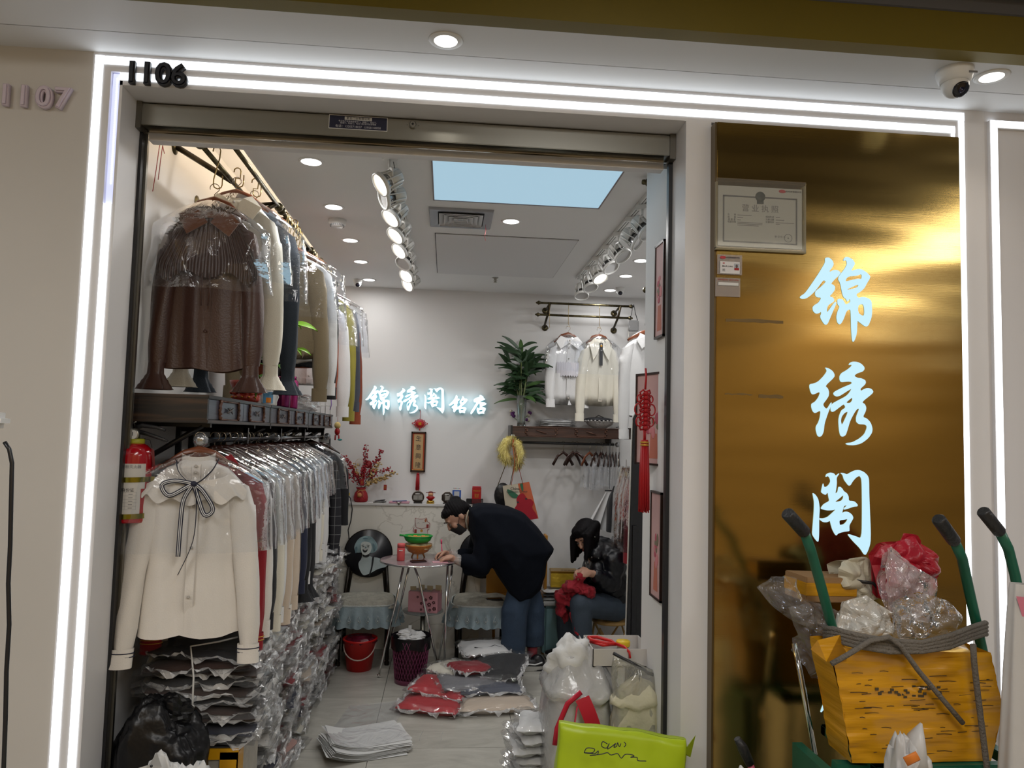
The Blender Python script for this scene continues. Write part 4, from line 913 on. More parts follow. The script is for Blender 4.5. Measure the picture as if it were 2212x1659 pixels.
# ================================================================ WOODEN DRAWER SHELF ON THE CLOTHES WALL
shelf_dk = wood('distressed_black_wood', (.012, .010, .010), (.075, .038, .020), .38, 3.0, (1.2, 1.2, 22))
shelf_front = mat('drawer_front_sheen', s(62, 62, 74), .30, bump=.05, bscale=40, var=.25, vscale=12, stretch=(1, .4, 14))
carve = mat('carved_bronze_wood', s(88, 56, 40), .35, var=.3, vscale=30, bump=.4, bscale=80)
pewter = mat('pewter_twig', s(120, 112, 110), .3, .9)
SX = -.835; SZ0, SZ1 = 1.612, 1.712
units = [(2.68, 3.612), (3.618, 4.60), (4.606, 5.56)]
for k, (a, b_) in enumerate(units):
    lb = ['dark distressed wooden drawer shelf unit nearest the doorway, with its plain end showing', 'middle dark wooden drawer shelf unit carrying the red pot and the mug', 'farthest dark wooden drawer shelf unit on the clothes wall'][k]
    t = thing('drawer_shelf', lb, 'shelf', (-1.15, (a+b_)/2, SZ0), 0, 'drawer shelf units on the clothes wall')
    MB().box(-1.145, SX-.006, a+.012, b_-.003, SZ0+.012, SZ1-.014).obj('carcass', shelf_dk, t, world=True)
    MB().box(-1.148, SX+.004, a, b_, SZ1-.013, SZ1, b=.002).obj('top_board', shelf_dk if k == 0 else shelf_dk, t, world=True)
    MB().box(-1.148, SX+.004, a, b_, SZ0, SZ0+.013, b=.002).obj('bottom_board', shelf_dk, t, world=True)
    for yy in (a+.005, b_-.011): MB().box(-1.146, SX, yy-.004, yy+.008, SZ0+.013, SZ1-.013).obj('side_panel', shelf_dk, t, world=True)
    mid = (a+b_)/2
    for j, (c0, c1) in enumerate(((a+.015, mid-.002), (mid+.002, b_-.015))):
        df = MB().box(SX-.007, SX, c0, c1, SZ0+.015, SZ1-.015, b=.001).obj('drawer_front', shelf_front, t, world=True)
        cy = (c0+c1)/2+(.02 if j == 0 else -.02); cz = (SZ0+SZ1)/2; hw_, hh = .115, .034
        q = MB()
        q.tube([(SX+.003, cy-hw_, cz+hh), (SX+.003, cy+hw_, cz+hh)], .0035, 6).tube([(SX+.003, cy-hw_, cz-hh), (SX+.003, cy+hw_, cz-hh)], .0035, 6)
        for sd in (-1, 1):
            P = [(SX+.004+.002*sin(i*2.3), cy+sd*(hw_+.010*sin(pi*i/10)+.004*sin(i*3.1)), cz-hh+2*hh*i/10) for i in range(11)]
            q.tube(P, [.0065+.002*sin(i*2.7) for i in range(11)], 7)
        q.obj('carved_frame', carve, df, world=True)
        q = MB(); q.tube([(SX+.006, cy-.040, cz-.008), (SX+.009, cy-.01, cz), (SX+.006, cy+.038, cz+.012)], [.002, .005, .002], 6)
        q.tube([(SX+.006, cy-.03, cz+.010), (SX+.010, cy, cz), (SX+.006, cy+.03, cz-.010)], [.002, .004, .002], 6)
        q.obj('twig_handle', pewter, df, world=True)
    for yy in (a+.15, b_-.15):
        MB().tube([(SX-.06, yy, SZ0-.008), (-1.13, yy, SZ0-.16)], .010, 8).box(-1.15, -1.13, yy-.011, yy+.011, SZ0-.19, SZ0).box(-1.15, SX-.03, yy-.009, yy+.009, SZ0-.014, SZ0).obj('bracket', black, t, world=True)
# things on the shelf
top = SZ1
def on_shelf(px, y_, x=None):
    return None
terra = mat('terracotta_red', s(165, 52, 34), .3, coat=.4, bump=.3, bscale=30)
p = atx(570, 870, -.93); py_ = 3.42
pot = thing('ornate_plant_pot', 'orange red ornate sack-shaped ceramic pot holding a money tree, on the drawer shelf', 'plant pot', (-.90, 3.42, top))
MB().lathe([(.0, 0), (.048, 0), (.060, .012), (.062, .03), (.050, .042), (.048, .048), (.060, .062), (.070, .085), (.072, .098), (.064, .096), (.058, .080), (.0, .075)], n=28, caps=False).obj('body', terra, pot)
q = MB()
for i in range(14):
    a = 2*pi*i/14; q.ball((.060*cos(a), .060*sin(a), .045+.004*sin(i*2)), (.012, .012, .009), 8)
q.obj('rope_band', terra, pot)
for i in range(5):
    a = -.9+i*.45-pi/2; MB().ball((.064*cos(a), .064*sin(a), .024), (.006, .006, .005), 8).obj('gilt_knob', mat('dull_gilt', s(190, 120, 50), .35, .6), pot)
MB().lathe([(0, .082), (.06, .082)], caps=False, n=20).obj('soil', mat('soil', (.03, .02, .012), .9), pot)
plant = thing('money_tree', 'leafy green money tree with braided stem growing from the orange red pot', 'plant', (-.90, 3.42, top+.08))
barkm = mat('plant_bark', s(108, 92, 62), .7, bump=.3, bscale=60)
for k, (dx, dy) in enumerate(((-.016, 0), (.014, .01), (.0, -.016))):
    MB().tube([(dx+.010*sin(i*1.2+k*2), dy+.010*cos(i*1.2+k*2), .02*i) for i in range(7)], [.014-.0008*i for i in range(7)], 8).obj('stem', barkm, plant)
leafm = mat('bright_leaf', s(120, 175, 25), .4); 
nt = leafm.node_tree; leafm.node_tree.nodes['Principled BSDF'].inputs['Subsurface Weight'].default_value = 0
leaf_dk = mat('mid_leaf', s(70, 120, 35), .45)
def leaf(par, base, tip, wd, mt, droop=.02, seg=7, name='leaf'):
    b0, t0 = V(base), V(tip); d = t0-b0; side = d.cross(V((.1, -.8, .6))); side = side.normalized() if side.length > 1e-5 else V((1, 0, 0))
    q = MB()
    def fn(u, v):
        c = b0+d*v+V((0, 0, -droop*4*v*v+droop*2.0*v)); ww = wd*sin(pi*min(1, v*.97+.03))**.8*(1-.3*v)
        return tuple(c+side*(u-.5)*2*ww+V((0, 0, abs(u-.5)*wd*.6)))
    q.grid(fn, 5, seg); return q.obj(name, mt, par)
for (px, py, y, n_, sc_, mt) in ((631, 700, 3.30, 3, 1.0, leafm), (640, 755, 3.32, 3, .62, leafm), (560, 812, 3.36, 5, .6, leaf_dk), (524, 826, 3.38, 3, .5, leaf_dk), (600, 790, 3.45, 4, .6, leaf_dk)):
    h = at(px, py, y)-V((-.90, 3.42, top+.08))
    MB().tube([(0, 0, .12), tuple(h*.5+V((0, 0, .05))), tuple(h)], .0022, 6).obj('leaf_stalk', leaf_dk, plant)
    for i in range(n_):
        a = [-.25, .9, 3.0, 2.0, 4.2][i]; ln = [.12, .07, .065, .07, .06][i]*sc_
        leaf(plant, h, h+V((cos(a)*ln, -.03*cos(i), sin(a)*ln*.35-.02*i)), .016*sc_, mt, .012)
# bottle, thermos, mug, cup and small things
gl = mat('bottle_glass', (.55, .6, .6), .06, alpha=.35)
bt = thing('sauce_bottle', 'clear bottle of dark liquid with a yellow cap beside the red pot', 'bottle', (-.885, 3.78, top))
MB().lathe([(0, .001), (.030, .001), (.031, .12), (.029, .14), (.014, .175), (.011, .20), (.011, .215)], n=22).obj('glass', gl, bt)
MB().lathe([(0, .003), (.0285, .003), (.0285, .115), (0, .115)], n=20).obj('liquid', mat('dark_liquid', (.02, .006, .004), .1), bt)
MB().lathe([(0, .212), (.013, .212), (.013, .235), (0, .235)], n=16).obj('cap', mat('yellow_plastic', s(220, 185, 20), .4), bt)
MB().box(.02, .033, -.02, .02, .04, .1).obj('label', paper, bt)
tf = thing('purple_flask', 'purple metallic vacuum flask with a black lid on the drawer shelf', 'flask', (-.87, 4.02, top))
MB().lathe([(0, 0), (.040, 0), (.041, .01), (.041, .15), (.034, .165)], n=24).obj('body', mat('purple_metal', s(110, 20, 80), .25, .6), tf)
MB().lathe([(.030, .165), (.031, .205), (.026, .215), (0, .217)], n=24).obj('lid', black, tf)
tf2 = thing('magenta_flask', 'second magenta flask just behind the mug on the drawer shelf', 'flask', (-.865, 4.22, top))
MB().lathe([(0, 0), (.036, 0), (.037, .01), (.037, .15), (.03, .16), (0, .162)], n=24).obj('body', mat('magenta_metal', s(140, 30, 95), .25, .6), tf2)
MB().lathe([(.026, .16), (.026, .18), (0, .182)], n=20).obj('lid', mat('magenta_metal', s(140, 30, 95), .25, .6), tf2)
mg = thing('printed_mug', 'white mug with a bright picture print, handle towards the back wall', 'mug', (-.868, 3.72, top))
mgw = mat('mug_ceramic', (.75, .75, .74), .2)
MB().lathe([(0, 0), (.036, 0), (.038, .004), (.039, .078), (.036, .078), (.034, .01), (0, .008)], n=28, caps=False).obj('cup', mgw, mg)
MB().tube([(.010+.0, .036, .065), (.022, .055, .064), (.028, .066, .045), (.022, .058, .022), (.010, .036, .018)], .005, 8).obj('handle', mgw, mg)
MB().grid(lambda u, v: (.0392*cos(-2.15+1.3*u), .0392*sin(-2.15+1.3*u), .010+.055*v), 12, 2).obj('printed_panel', mat('mug_blue', s(90, 150, 190), .4), mg)
MB().grid(lambda u, v: (.0397*cos(-1.7+.6*u), .0397*sin(-1.7+.6*u), .012+.025*v), 8, 2).obj('printed_patch', mat('mug_orange', s(220, 130, 40), .4), mg)
cp = thing('plastic_cup', 'translucent pinkish plastic cup beside the red pot', 'cup', (-.895, 3.56, top))
MB().lathe([(.024, 0), (.034, .075), (.035, .075)], n=22, caps=False).obj('wall', mat('cup_plastic', s(200, 170, 165), .25, alpha=.55), cp)
MB().lathe([(0, .001), (.024, .001)], n=22, caps=False).obj('base', MATS['cup_plastic'], cp)
kt = thing('clear_bag_bundle', 'crumpled clear plastic bag lying at the end of the drawer shelf', 'bag', (-.90, 4.75, top))
def crumple(mb, c, r, seed, n=18, amp=.35, sharp=1.0):
    def fn(u, v):
        a = 2*pi*u; b_ = pi*v; d = V((sin(b_)*cos(a), sin(b_)*sin(a), cos(b_)))
        k_ = 1+amp*noise.noise(d*2.2+V((seed, seed*.7, 0)))+amp*.6*abs(noise.noise(d*6+V((0, seed, 3))))*sharp
        return (c[0]+r[0]*d.x*k_, c[1]+r[1]*d.y*k_, max(c[2]+r[2]*d.z*k_, 0.0) if c[2] > -9 else c[2]+r[2]*d.z*k_)
    return mb.grid(fn, n, n, smooth=False, wrap=True)
crumple(MB(), (0, 0, .05), (.09, .16, .05), 3).obj('film', film('bag_film', (.94, .94, .94), .16, .1, .8, 12, .6), kt)
wr = thing('wire_desk_rack', 'white wire rack with small things at the far end of the drawer shelf', 'rack', (-.86, 5.35, top))
q = MB()
for z in (.0, .06, .12): q.tube([(-.05, -.1, z), (.02, -.1, z), (.02, .12, z), (-.05, .12, z)], .0025, 5, closed=True)
for (x, y) in ((-.05, -.1), (.02, -.1), (.02, .12), (-.05, .12)): q.tube([(x, y, 0), (x, y, .14)], .003, 5)
q.obj('wire_frame', white_metal, wr)
MB().box(-.045, .015, -.09, .11, .0, .004).obj('tray', white_metal, wr)
pb_ = thing('purple_ribbon_rosette', 'purple ribbon tied to the wire rack by the back wall', 'ribbon', (-.835, 5.45, top+.07))
MB().tube([(0, 0, .05), (.006, 0, .0), (-.004, 0, -.04)], .008, 8, flat=.3).obj('band', mat('violet_ribbon', s(110, 40, 150), .5), pb_)
toy = thing('hanging_plush_charm', 'little cream plush charm with red clothes hanging at the end of the drawer shelf', 'charm', (-.80, 5.585, 1.575))
MB().ball((0, 0, .06), (.024, .02, .026), 14).obj('head', mat('plush_cream', s(215, 190, 120), .9), toy)
MB().ball((0, 0, .015), (.020, .018, .030), 12).obj('clothes', red, toy)
MB().tube([(-.012, 0, -.01), (-.014, 0, -.05)], .006, 6).obj('leg', red, toy); MB().tube([(.012, 0, -.01), (.014, 0, -.05)], .006, 6).obj('leg', red, toy)
MB().tube([(0, 0, .085), (0, 0, .13)], .0015, 5).obj('string', red, toy)
MB().ball((.022, -.004, -.045), (.018, .006, .008), 8).obj('feather', mat('teal_bit', s(60, 150, 150), .6), toy)
bk_ = thing('black_accessory_box', 'small black and white box of trinkets under the shelf by the back wall', 'box', (-.90, 5.60, 1.40))
MB().box(-.03, .05, -.03, .03, 0, .14, b=.003).obj('shell', mat('box_dark', (.03, .03, .03), .5), bk_)
for i in range(3): MB().box(-.025, .045, -.034, -.030, .012+.045*i, .04+.045*i).obj('window', white_pl, bk_)

# fire extinguisher strapped to the jamb side
fe = thing('fire_extinguisher', 'red dry powder fire extinguisher strapped inside the doorway edge', 'fire extinguisher', (-1.068, 2.675, 0))
pb0, pt0 = at(298, 1128, 2.66).z, at(298, 960, 2.66).z
r_ = .057; H_ = pt0-pb0
exr = mat('extinguisher_red', s(170, 8, 24), .18, coat=.5)
FE = T(0, 0, pb0)
MB().lathe([(0, .002), (r_*.96, 0), (r_, .006), (r_, H_-.04), (r_*.93, H_-.018), (r_*.70, H_-.003), (.024, H_+.006)], n=36, M=FE).obj('cylinder', exr, fe)
MB().lathe([(.028, H_-.0), (.030, H_+.004), (.030, H_+.018), (.024, H_+.020)], n=20, M=FE).obj('collar', mat('olive_plastic', s(160, 160, 40), .5), fe)
MB().lathe([(.014, H_+.018), (.014, H_+.045), (.008, H_+.055)], n=16, M=FE).obj('valve', steel, fe)
MB().lathe([(0, -.006), (.019, -.006), (.020, .006), (.016, .008), (0, .008)], n=24, M=FE @ T(0, -.018, H_+.034) @ RX(pi/2)).obj('gauge', steel, fe)
MB().lathe([(0, .009), (.0155, .009)], n=24, caps=False, M=FE @ T(0, -.018, H_+.034) @ RX(pi/2)).obj('gauge_face', paper, fe)
MB().box(-.001, .001, -.0285, -.028, H_+.030, H_+.042, M=FE).obj('gauge_needle', ink, fe)
MB().tube([(-.01, 0, H_+.052), (.02, 0, H_+.066), (.07, -.005, H_+.060), (.10, -.005, H_+.050)], [.008, .008, .006, .005], 8, flat=.6, M=FE).obj('carry_handle', black, fe)
MB().tube([(0, 0, H_+.046), (.04, 0, H_+.036), (.085, -.005, H_+.022), (.11, -.005, H_+.012)], [.008, .007, .006, .004], 8, flat=.6, M=FE).obj('trigger_lever', black, fe)
MB().tube([(.0, 0, H_+.05), (-.004, -.01, H_+.075), (.004, -.012, H_+.078)], .0025, 6, M=FE).obj('safety_pin', steel, fe)
def wrap(a0, a1, z0, z1, rr, n=24): return MB().grid(lambda u, v: (rr*cos(a0+(a1-a0)*u), rr*sin(a0+(a1-a0)*u), pb0+z0+(z1-z0)*v), n, 2)
lbw = mat('label_white', (.62, .60, .57), .5)
A0, A1 = -pi*.93, -pi*.16
wrap(A0, A1, .115, .200, r_+.0006).obj('printed_band', lbw, fe)
wrap(A0, A1-.25, .030, .118, r_+.0012).obj('identity_card', lbw, fe)
# card frame and grid on the curved face
q = MB()
for z in (.046, .0575, .069, .0805, .092, .1035):
    q.grid(lambda u, v: ((r_+.0016)*cos(A0+.15+(A1-A0-.6)*u), (r_+.0016)*sin(A0+.15+(A1-A0-.6)*u), pb0+z+.0006*v), 20, 2)
for u0 in (.02, .28, .66, .98):
    q.grid(lambda u, v: ((r_+.0016)*cos(A0+.15+(A1-A0-.6)*u0+.008*u), (r_+.0016)*sin(A0+.15+(A1-A0-.6)*u0+.008*u), pb0+.046+.0575*v), 2, 2)
q.obj('card_grid', gray_ink, fe)
q = MB()
for i in range(5):
    z = .0505+.0115*i
    for u0, u1 in ((.10, .16), (.36, .58), (.76, .88)): q.grid(lambda u, v: ((r_+.0016)*cos(A0+.15+(A1-A0-.6)*(u0+(u1-u0)*u)), (r_+.0016)*sin(A0+.15+(A1-A0-.6)*(u0+(u1-u0)*u)), pb0+z+.0022*v), 4, 2)
o = q.obj('card_entry', gray_ink, fe)
def curved_text(body, size, z, mt, a_mid, rr, space=1.0):
    o = text(body, size, mt, 'lettering', fe, Matrix.Identity(4), .0002, space=space)
    for v in o.data.vertices:
        a = -pi/2+a_mid+v.co.x/rr; d = rr-v.co.y
        v.co = (d*cos(a), d*sin(a), pb0+z+v.co.z)
    return o
curved_text('手提式干粉灭火器', .0125, .189, gray_ink, -.08, r_+.0012)
curved_text('灭火器身份证', .0125, .111, ink, -.2, r_+.0018, 1.05)
brs = mat('strap_brass', s(150, 145, 60), .22, 1.0)
for z in (.135, .012):
    MB().grid(lambda u, v: ((r_+.003)*cos(-pi*1.05+pi*1.1*u), (r_+.003)*sin(-pi*1.05+pi*1.1*u), pb0+z+.017*v+.004*u), 28, 3).box(r_+.001, r_+.016, -.006, 0, pb0+z+.002, pb0+z+.02).obj('strap', brs, fe)
MB().grid(lambda u, v: (.062+.010*u, -.02+.02*v, pb0+H_-.01-.07*v-.01*u), 3, 4).obj('paper_tag', mat('old_red_tag', s(120, 60, 60), .6), fe)
MB().tube([(.03, 0, pb0+H_+.02), (.052, -.01, pb0+H_+.015), (.062, -.015, pb0+H_-.01)], .0012, 5).obj('tag_string', black, fe)
# red cord by the doorway and thin strap
o = MB().tube([(0, 0, 1.9), (.006, 0, 1.0), (-.004, 0, .3), (0, 0, .0)], .003, 6).obj('x', red); bpy.data.objects.remove(o)
rs = thing('red_strap', 'narrow red strap hanging down the wall just inside the doorway, below the sleeves', 'strap', (at(246, 1500, 2.66).x, 2.655, .36))
MB().box(-.006, .006, 0, .004, -.05, .78).obj('band', red, rs)
MB().box(-.007, .007, -.001, .005, -.07, -.05).obj('tip', black, rs)
rc = thing('red_string', 'thin red string tied to a ceiling hook beside the upper rail', 'string', at(349, 292, 2.8))
q = MB(); q.tube([(0, 0, 0), (-.006, 0, -.05), (-.012, 0, -.13), (-.020, 0, -.215)], .0015, 5).obj('strand', red, rc)
MB().tube([(.002, 0, 0), (.006, 0, -.04), (.002, 0, -.09), (-.003, 0, -.17)], .0015, 5).obj('strand', red, rc)
MB().tube([(.006, 0, -.04), (.014, 0, -.07)], .0015, 5).obj('strand', red, rc)
MB().ball((0, 0, 0), .004, 6).obj('knot', red, rc)

# left edge of the frame: floor lamp head with perforated clamp and cable
fl_ = thing('black_lamp_stand', 'black floor stand with a white perforated head and hanging cable, cut by the frame edge', 'lamp stand', (at(-10, 1000, 1.7).x-.03, 1.7, 0))
pz = at(15, 905, 1.7).z
rr = fl_.location
MB().box(-.10, .045, -.03, .03, -.018, .016, M=T(0, 0, pz) @ RY(.08), b=.012).obj('head', white_pl, fl_)
q = MB()
for i in range(3):
    MB().lathe([(0, 0), (.0035, 0), (.0035, .002), (0, .002)], n=10, M=T(0, 0, pz) @ RY(.08) @ T(-.035+.03*i, -.030, 0) @ RX(pi/2)).obj('hole', black, fl_)
MB().tube([(-.03, .02, pz-.02), (-.03, .02, pz-.11)], .008, 8).obj('neck', steel, fl_)
pt_ = at(10, 1080, 1.7)
MB().box(-.09, .02, -.01, .03, pt_.z-.10, pt_.z+.11, b=.02).obj('body', black, fl_)
MB().tube([(-.05, .01, pt_.z-.1), (-.05, .01, .03)], .012, 10).obj('pole', black, fl_)
MB().lathe([(0, 0), (.16, 0), (.16, .012), (.03, .025), (0, .025)], n=28, M=T(-.05, .01, 0)).obj('base', black, fl_)
P = [(10, 955), (20, 970), (26, 1000), (24, 1090), (22, 1180), (18, 1260), (20, 1350), (14, 1450), (12, 1550), (8, 1659)]
MB().tube([tuple(at(a, b_, 1.68)-V(rr)) for a, b_ in P]+[(-.03, 0, .01)], .0045, 8).obj('cable', black, fl_)

# ================================================================ STACKED PACKED CLOTHES
pack_film = film('pack_film', (.92, .92, .92), .025, .06, .45, 6, .4)
haze_film = film('hazy_film', (.90, .90, .90), .055, .13, .5, 8, .36)
def pack_mesh(seed, w=.30, d=.36, h=.035, fold=.4):
    """soft packet: cloth pillow and a looser film around it with flat open edges"""
    def fn(u, v, top=1, ex=0, hh=h):
        x = (u-.5)*(w+ex); y = (v-.5)*(d+ex)
        e = (max(0, 1-abs(2*u-1)**5)*max(0, 1-abs(2*v-1)**5))**.5
        z = h*.5+top*(hh*.5*e)+.008*nz(u*3+seed, v*3, top)+.006*nz(u*9, v*9+seed, 2)*e
        x += .012*nz(v*4, seed, 1.); y += .012*nz(u*4, seed, 5.)
        return (x, y, z)
    c = MB(); c.grid(lambda u, v: fn(u, v, 1), 12, 12); c.grid(lambda u, v: fn(1-u, v, -1), 12, 12)
    f = MB()
    f.grid(lambda u, v: (lambda p: (p[0]+.015*nz(v*8, seed, 7), p[1]+.012*nz(u*8, seed, 9), p[2]+.004+.010*nz(u*5, v*5, seed)*((abs(2*u-1)**3+abs(2*v-1)**3))))(fn(u, v, 1, .055, h+.006)), 14, 14)
    f.grid(lambda u, v: (lambda p: (p[0], p[1], p[2]-.003+.008*nz(u*5, v*5, seed+3)*((abs(2*u-1)**3+abs(2*v-1)**3))))(fn(1-u, v, -1, .05, h+.004)), 10, 10)
    r = MB(); k_ = 72
    def rim(u, v):
        a = 2*pi*u; cx, sy = cos(a), sin(a); k = (abs(cx)**5+abs(sy)**5)**-.2
        o_ = .92+.14*v; x = cx*k*(w/2*o_+.012*v); y = sy*k*(d/2*o_+.012*v)
        return (x+.010*nz(a*4, seed, 2)*v, y+.010*nz(a*4, seed, 6)*v, h*.5+(.012*sin(a*9+seed)+.030*nz(a*7+seed, v*2, 3)+.016*nz(a*16, v*3, seed))*v)
    r.grid(rim, k_, 5, smooth=False, wrap=True)
    return c, f, r
rim_film = film('rim_film', (.97, .97, .97), .50, .25, .6, 14, .32)
PK = [pack_mesh(i*3.1) for i in range(5)]
PACKS = {}
def pack(kind, cm, loc, rot, lab, group, sc=(1, 1, 1), fm=None, cat='packed garment'):
    key = (kind, cm.name, (fm or pack_film).name)
    if key not in PACKS:
        t = thing('packed_garment', lab, cat, loc, 0, group); c, f, r = PK[kind]
        c.obj('folded_cloth', cm, t); f.obj('plastic_sleeve', fm or pack_film, t); r.obj('sleeve_rim', rim_film, t); PACKS[key] = t; r = t
    else: r = dup(PACKS[key], loc, 0, lab, group)
    r.rotation_euler = rot; r.scale = sc
    return r
rng = random.Random(5)
cols = ['white', 'cream', 'white', 'ivory', 'crimson', 'navy', 'white', 'crimson', 'beige', 'white', 'grey', 'cream', 'blush', 'white']
# six stacks along the clothes wall under the lower rail
ys = [2.93, 3.36, 3.79, 4.22, 4.65, 5.08]
names = ['stack nearest the black bag', 'second stack from the doorway', 'third stack from the doorway', 'fourth stack from the doorway', 'fifth stack from the doorway', 'stack nearest the chair']
front_x = -.925
for si, y in enumerate(ys):
    z = 0.0; k = 0
    top_z = [.0, .70, .74, .76, .78, .80][si]
    if si == 0: continue
    while z < top_z:
        c = cols[(k*5+si*3+rng.randint(0, 3)) % len(cols)]
        hh = rng.uniform(.75, 1.25)
        pk = rng.randint(0, 4)
        x = front_x+.0+rng.uniform(-.022, .03)+.015*sin(k*.7+si)
        pos = 'topmost' if z+.04*hh > top_z else ('bottom' if k == 0 else None)
        ordn = 'topmost' if z+.034*hh >= top_z else ORD[k]+(' layer' if k else ' layer')
        lb = '%s garment in film, %s of the %s' % ({'navy': 'navy', 'crimson': 'dark red'}.get(c, c), ordn, names[si])
        pack(pk, CL[c], (x, y+rng.uniform(-.03, .03), z), (rng.uniform(-.03, .03), rng.uniform(.0, .10), pi/2+rng.uniform(-.16, .16)), lb, 'film packed clothes stacked along the wall', (1.32, 1.12, hh), fm=pack_film if rng.random() < .45 else haze_film)
        z += .034*hh; k += 1
# the near stack of dark packets facing the doorway
z = .40
dk = ['black', 'khaki', 'brown', 'black', 'brown', 'navy', 'brown', 'black', 'brown', 'brown', 'black', 'navy']
dk = ['black', 'navy', 'brown', 'brown', 'black', 'brown', 'black', 'brown', 'brown', 'black']
z = .475
for k, c in enumerate(dk):
    lb = '%s garment in hazy film, %s layer of the dark tied stack by the doorway' % (c, 'topmost' if k == len(dk)-1 else ORD[k])
    bend = .12 if k % 2 else -.06
    pack(k % 5, CL[c], (-.845+rng.uniform(-.02, .02), 2.93+rng.uniform(-.02, .02), z), (.05+rng.uniform(-.04, .04), bend*.5, rng.uniform(-.08, .08)), lb, 'dark packed garments by the doorway', (1.22, .85, 1.0), fm=pack_film if k > 7 else haze_film)
    z += .033
# white tie around the dark stack
tie = thing('white_tie', 'thin white tie holding the dark stack of packed garments', 'tie', (-.85, 2.74, .63))
MB().tube([(0, -.0, -.10), (.004, -.014, 0), (0, -.004, .10), (-.03, .04, .19), (.05, .10, .19), (.10, .16, .19)], .0035, 6).obj('band', mat('tie_white', (.6, .6, .58), .5), tie)
MB().ball((.004, -.014, .0), (.008, .006, .008), 8).obj('knot', MATS['tie_white'], tie)
# grey box with yellow tape beneath the dark stack
yt = mat('yellow_tape', s(205, 150, 20), .28, coat=.3, bump=.2, bscale=20)
cb = thing('taped_clear_box', 'grey lidded box edged with yellow tape under the dark packed garments', 'box', (-.84, 2.93, 0))
MB().box(-.20, .14, -.16, .16, 0, .44, b=.004).obj('body', mat('clear_box_body', s(165, 160, 150), .35, var=.2, vscale=18, bump=.3, bscale=12), cb)
MB().box(-.205, .145, -.165, .165, .44, .47, b=.003).obj('lid', mat('box_lid_grey', s(95, 98, 102), .4), cb)
MB().box(.085, .148, -.168, -.163, .0, .46).box(.04, .148, -.168, -.160, .435, .472).box(.143, .149, -.168, -.10, 0, .46).obj('tape', yt, cb)
# black rubbish bag
bb = thing('black_rubbish_bag', 'glossy black plastic rubbish bag full and slumped in the bottom corner by the doorway', 'bag', (-.93, 2.655, 0))
blackbag = mat('black_bag_film', (.006, .006, .007), .32, bump=.5, bscale=16, spec=.35)
def lump(mb, c, r, seed, n=40, amp=.22, ridge=.10, f=2.0, power=1.0, floor=True):
    def fn(u, v):
        a = 2*pi*u; b_ = pi*v; d = V((sin(b_)*cos(a), sin(b_)*sin(a), cos(b_)))
        k_ = 1+amp*noise.noise(d*f+V((seed, seed*.7, 0)))-ridge*abs(noise.noise(d*f*2.6+V((0, seed, 3))))-ridge*.5*abs(noise.noise(d*f*6+V((3, seed, 3))))
        sx_ = abs(d.x)**power*(1 if d.x > 0 else -1); sy_ = abs(d.y)**power*(1 if d.y > 0 else -1); sz_ = abs(d.z)**power*(1 if d.z > 0 else -1)
        z = c[2]+r[2]*sz_*k_
        return (c[0]+r[0]*sx_*k_, c[1]+r[1]*sy_*k_, max(z, 0) if floor else z)
    return mb.grid(fn, n, n, wrap=True)
lump(MB(), (0, 0, .30), (.17, .115, .40), 4, 60, .22, .10, 1.6, .85).obj('body', blackbag, bb)
crumple(MB(), (.03, .03, .62), (.06, .05, .06), 8, 20, .5, 1.0).obj('knot', blackbag, bb)
# white crumpled bag with a punched tip, bottom corner
wb = thing('white_shopping_bag', 'white plastic bag with a pointed punched corner in front of the black rubbish bag', 'bag', (-.70, 2.3, 0))
whbag = mat('white_bag_film', (.60, .60, .59), .35, bump=.5, bscale=14)
zt1 = at(300, 1659, 2.3).z
lump(MB(), (-.06, 0, .19), (.20, .12, zt1-.17), 11, 44, .2, .2, 2.2, .9).obj('body', whbag, wb)
tp = at(336, 1628, 2.27)-V((-.70, 2.3, 0))
MB().add([(tp.x-.10, 0, tp.z-.12), (tp.x+.06, 0, tp.z-.13), (tp.x+.012, -.01, tp.z-.045), (tp.x, -.02, tp.z), (tp.x-.02, -.02, tp.z-.035), (tp.x-.06, -.01, tp.z-.05)], [(0, 1, 2, 3, 4, 5), (5, 4, 3, 2, 1, 0)]).obj('pointed_corner', whbag, wb)
MB().lathe([(0, 0), (.004, 0), (.004, .002), (0, .002)], n=10, M=T(tp.x-.01, -.028, tp.z-.035) @ RX(pi/2)).obj('punched_hole', black, wb)

# ================================================================ BACK WALL
BW = 5.8
def A(px, py, y=BW-.01): return at(px, py, y)
# lit shop name
sgn = thing('wall_sign', 'glowing white shop name in raised characters on the back wall', 'sign', A(920, 866))
halo = mat('back_letter_glow', (.1, .1, .1), .5, emit=(.80, .95, 1.0), es=1.2)
edge_m = mat('letter_edge', s(120, 190, 200), .4, emit=s(120, 215, 235), es=.35)
for P, bx in ((JIN, (789, 833, 842, 897)), (XIU, (857, 834, 904, 893)), (GE, (916, 837, 960, 893)), (MING, (969, 853, 1010, 893)), (DIAN, (1016, 853, 1051, 895))):
    o = glyph(P, 'character', sgn, 0, 0, 1, BW-.040, halo, .0015, sgn.location, 1, fit=bx)
    o2 = glyph(P, 'character_body', o, 0, 0, 1, BW-.026, edge_m, .012, sgn.location, 1, fit=bx)
lamp('sign_halo', 'AREA', (A(920, 868).x, BW-.06, A(920, 868).z), .25, (.7, .9, 1), .85, .12, target=(A(920, 868).x, BW, A(920, 868).z))
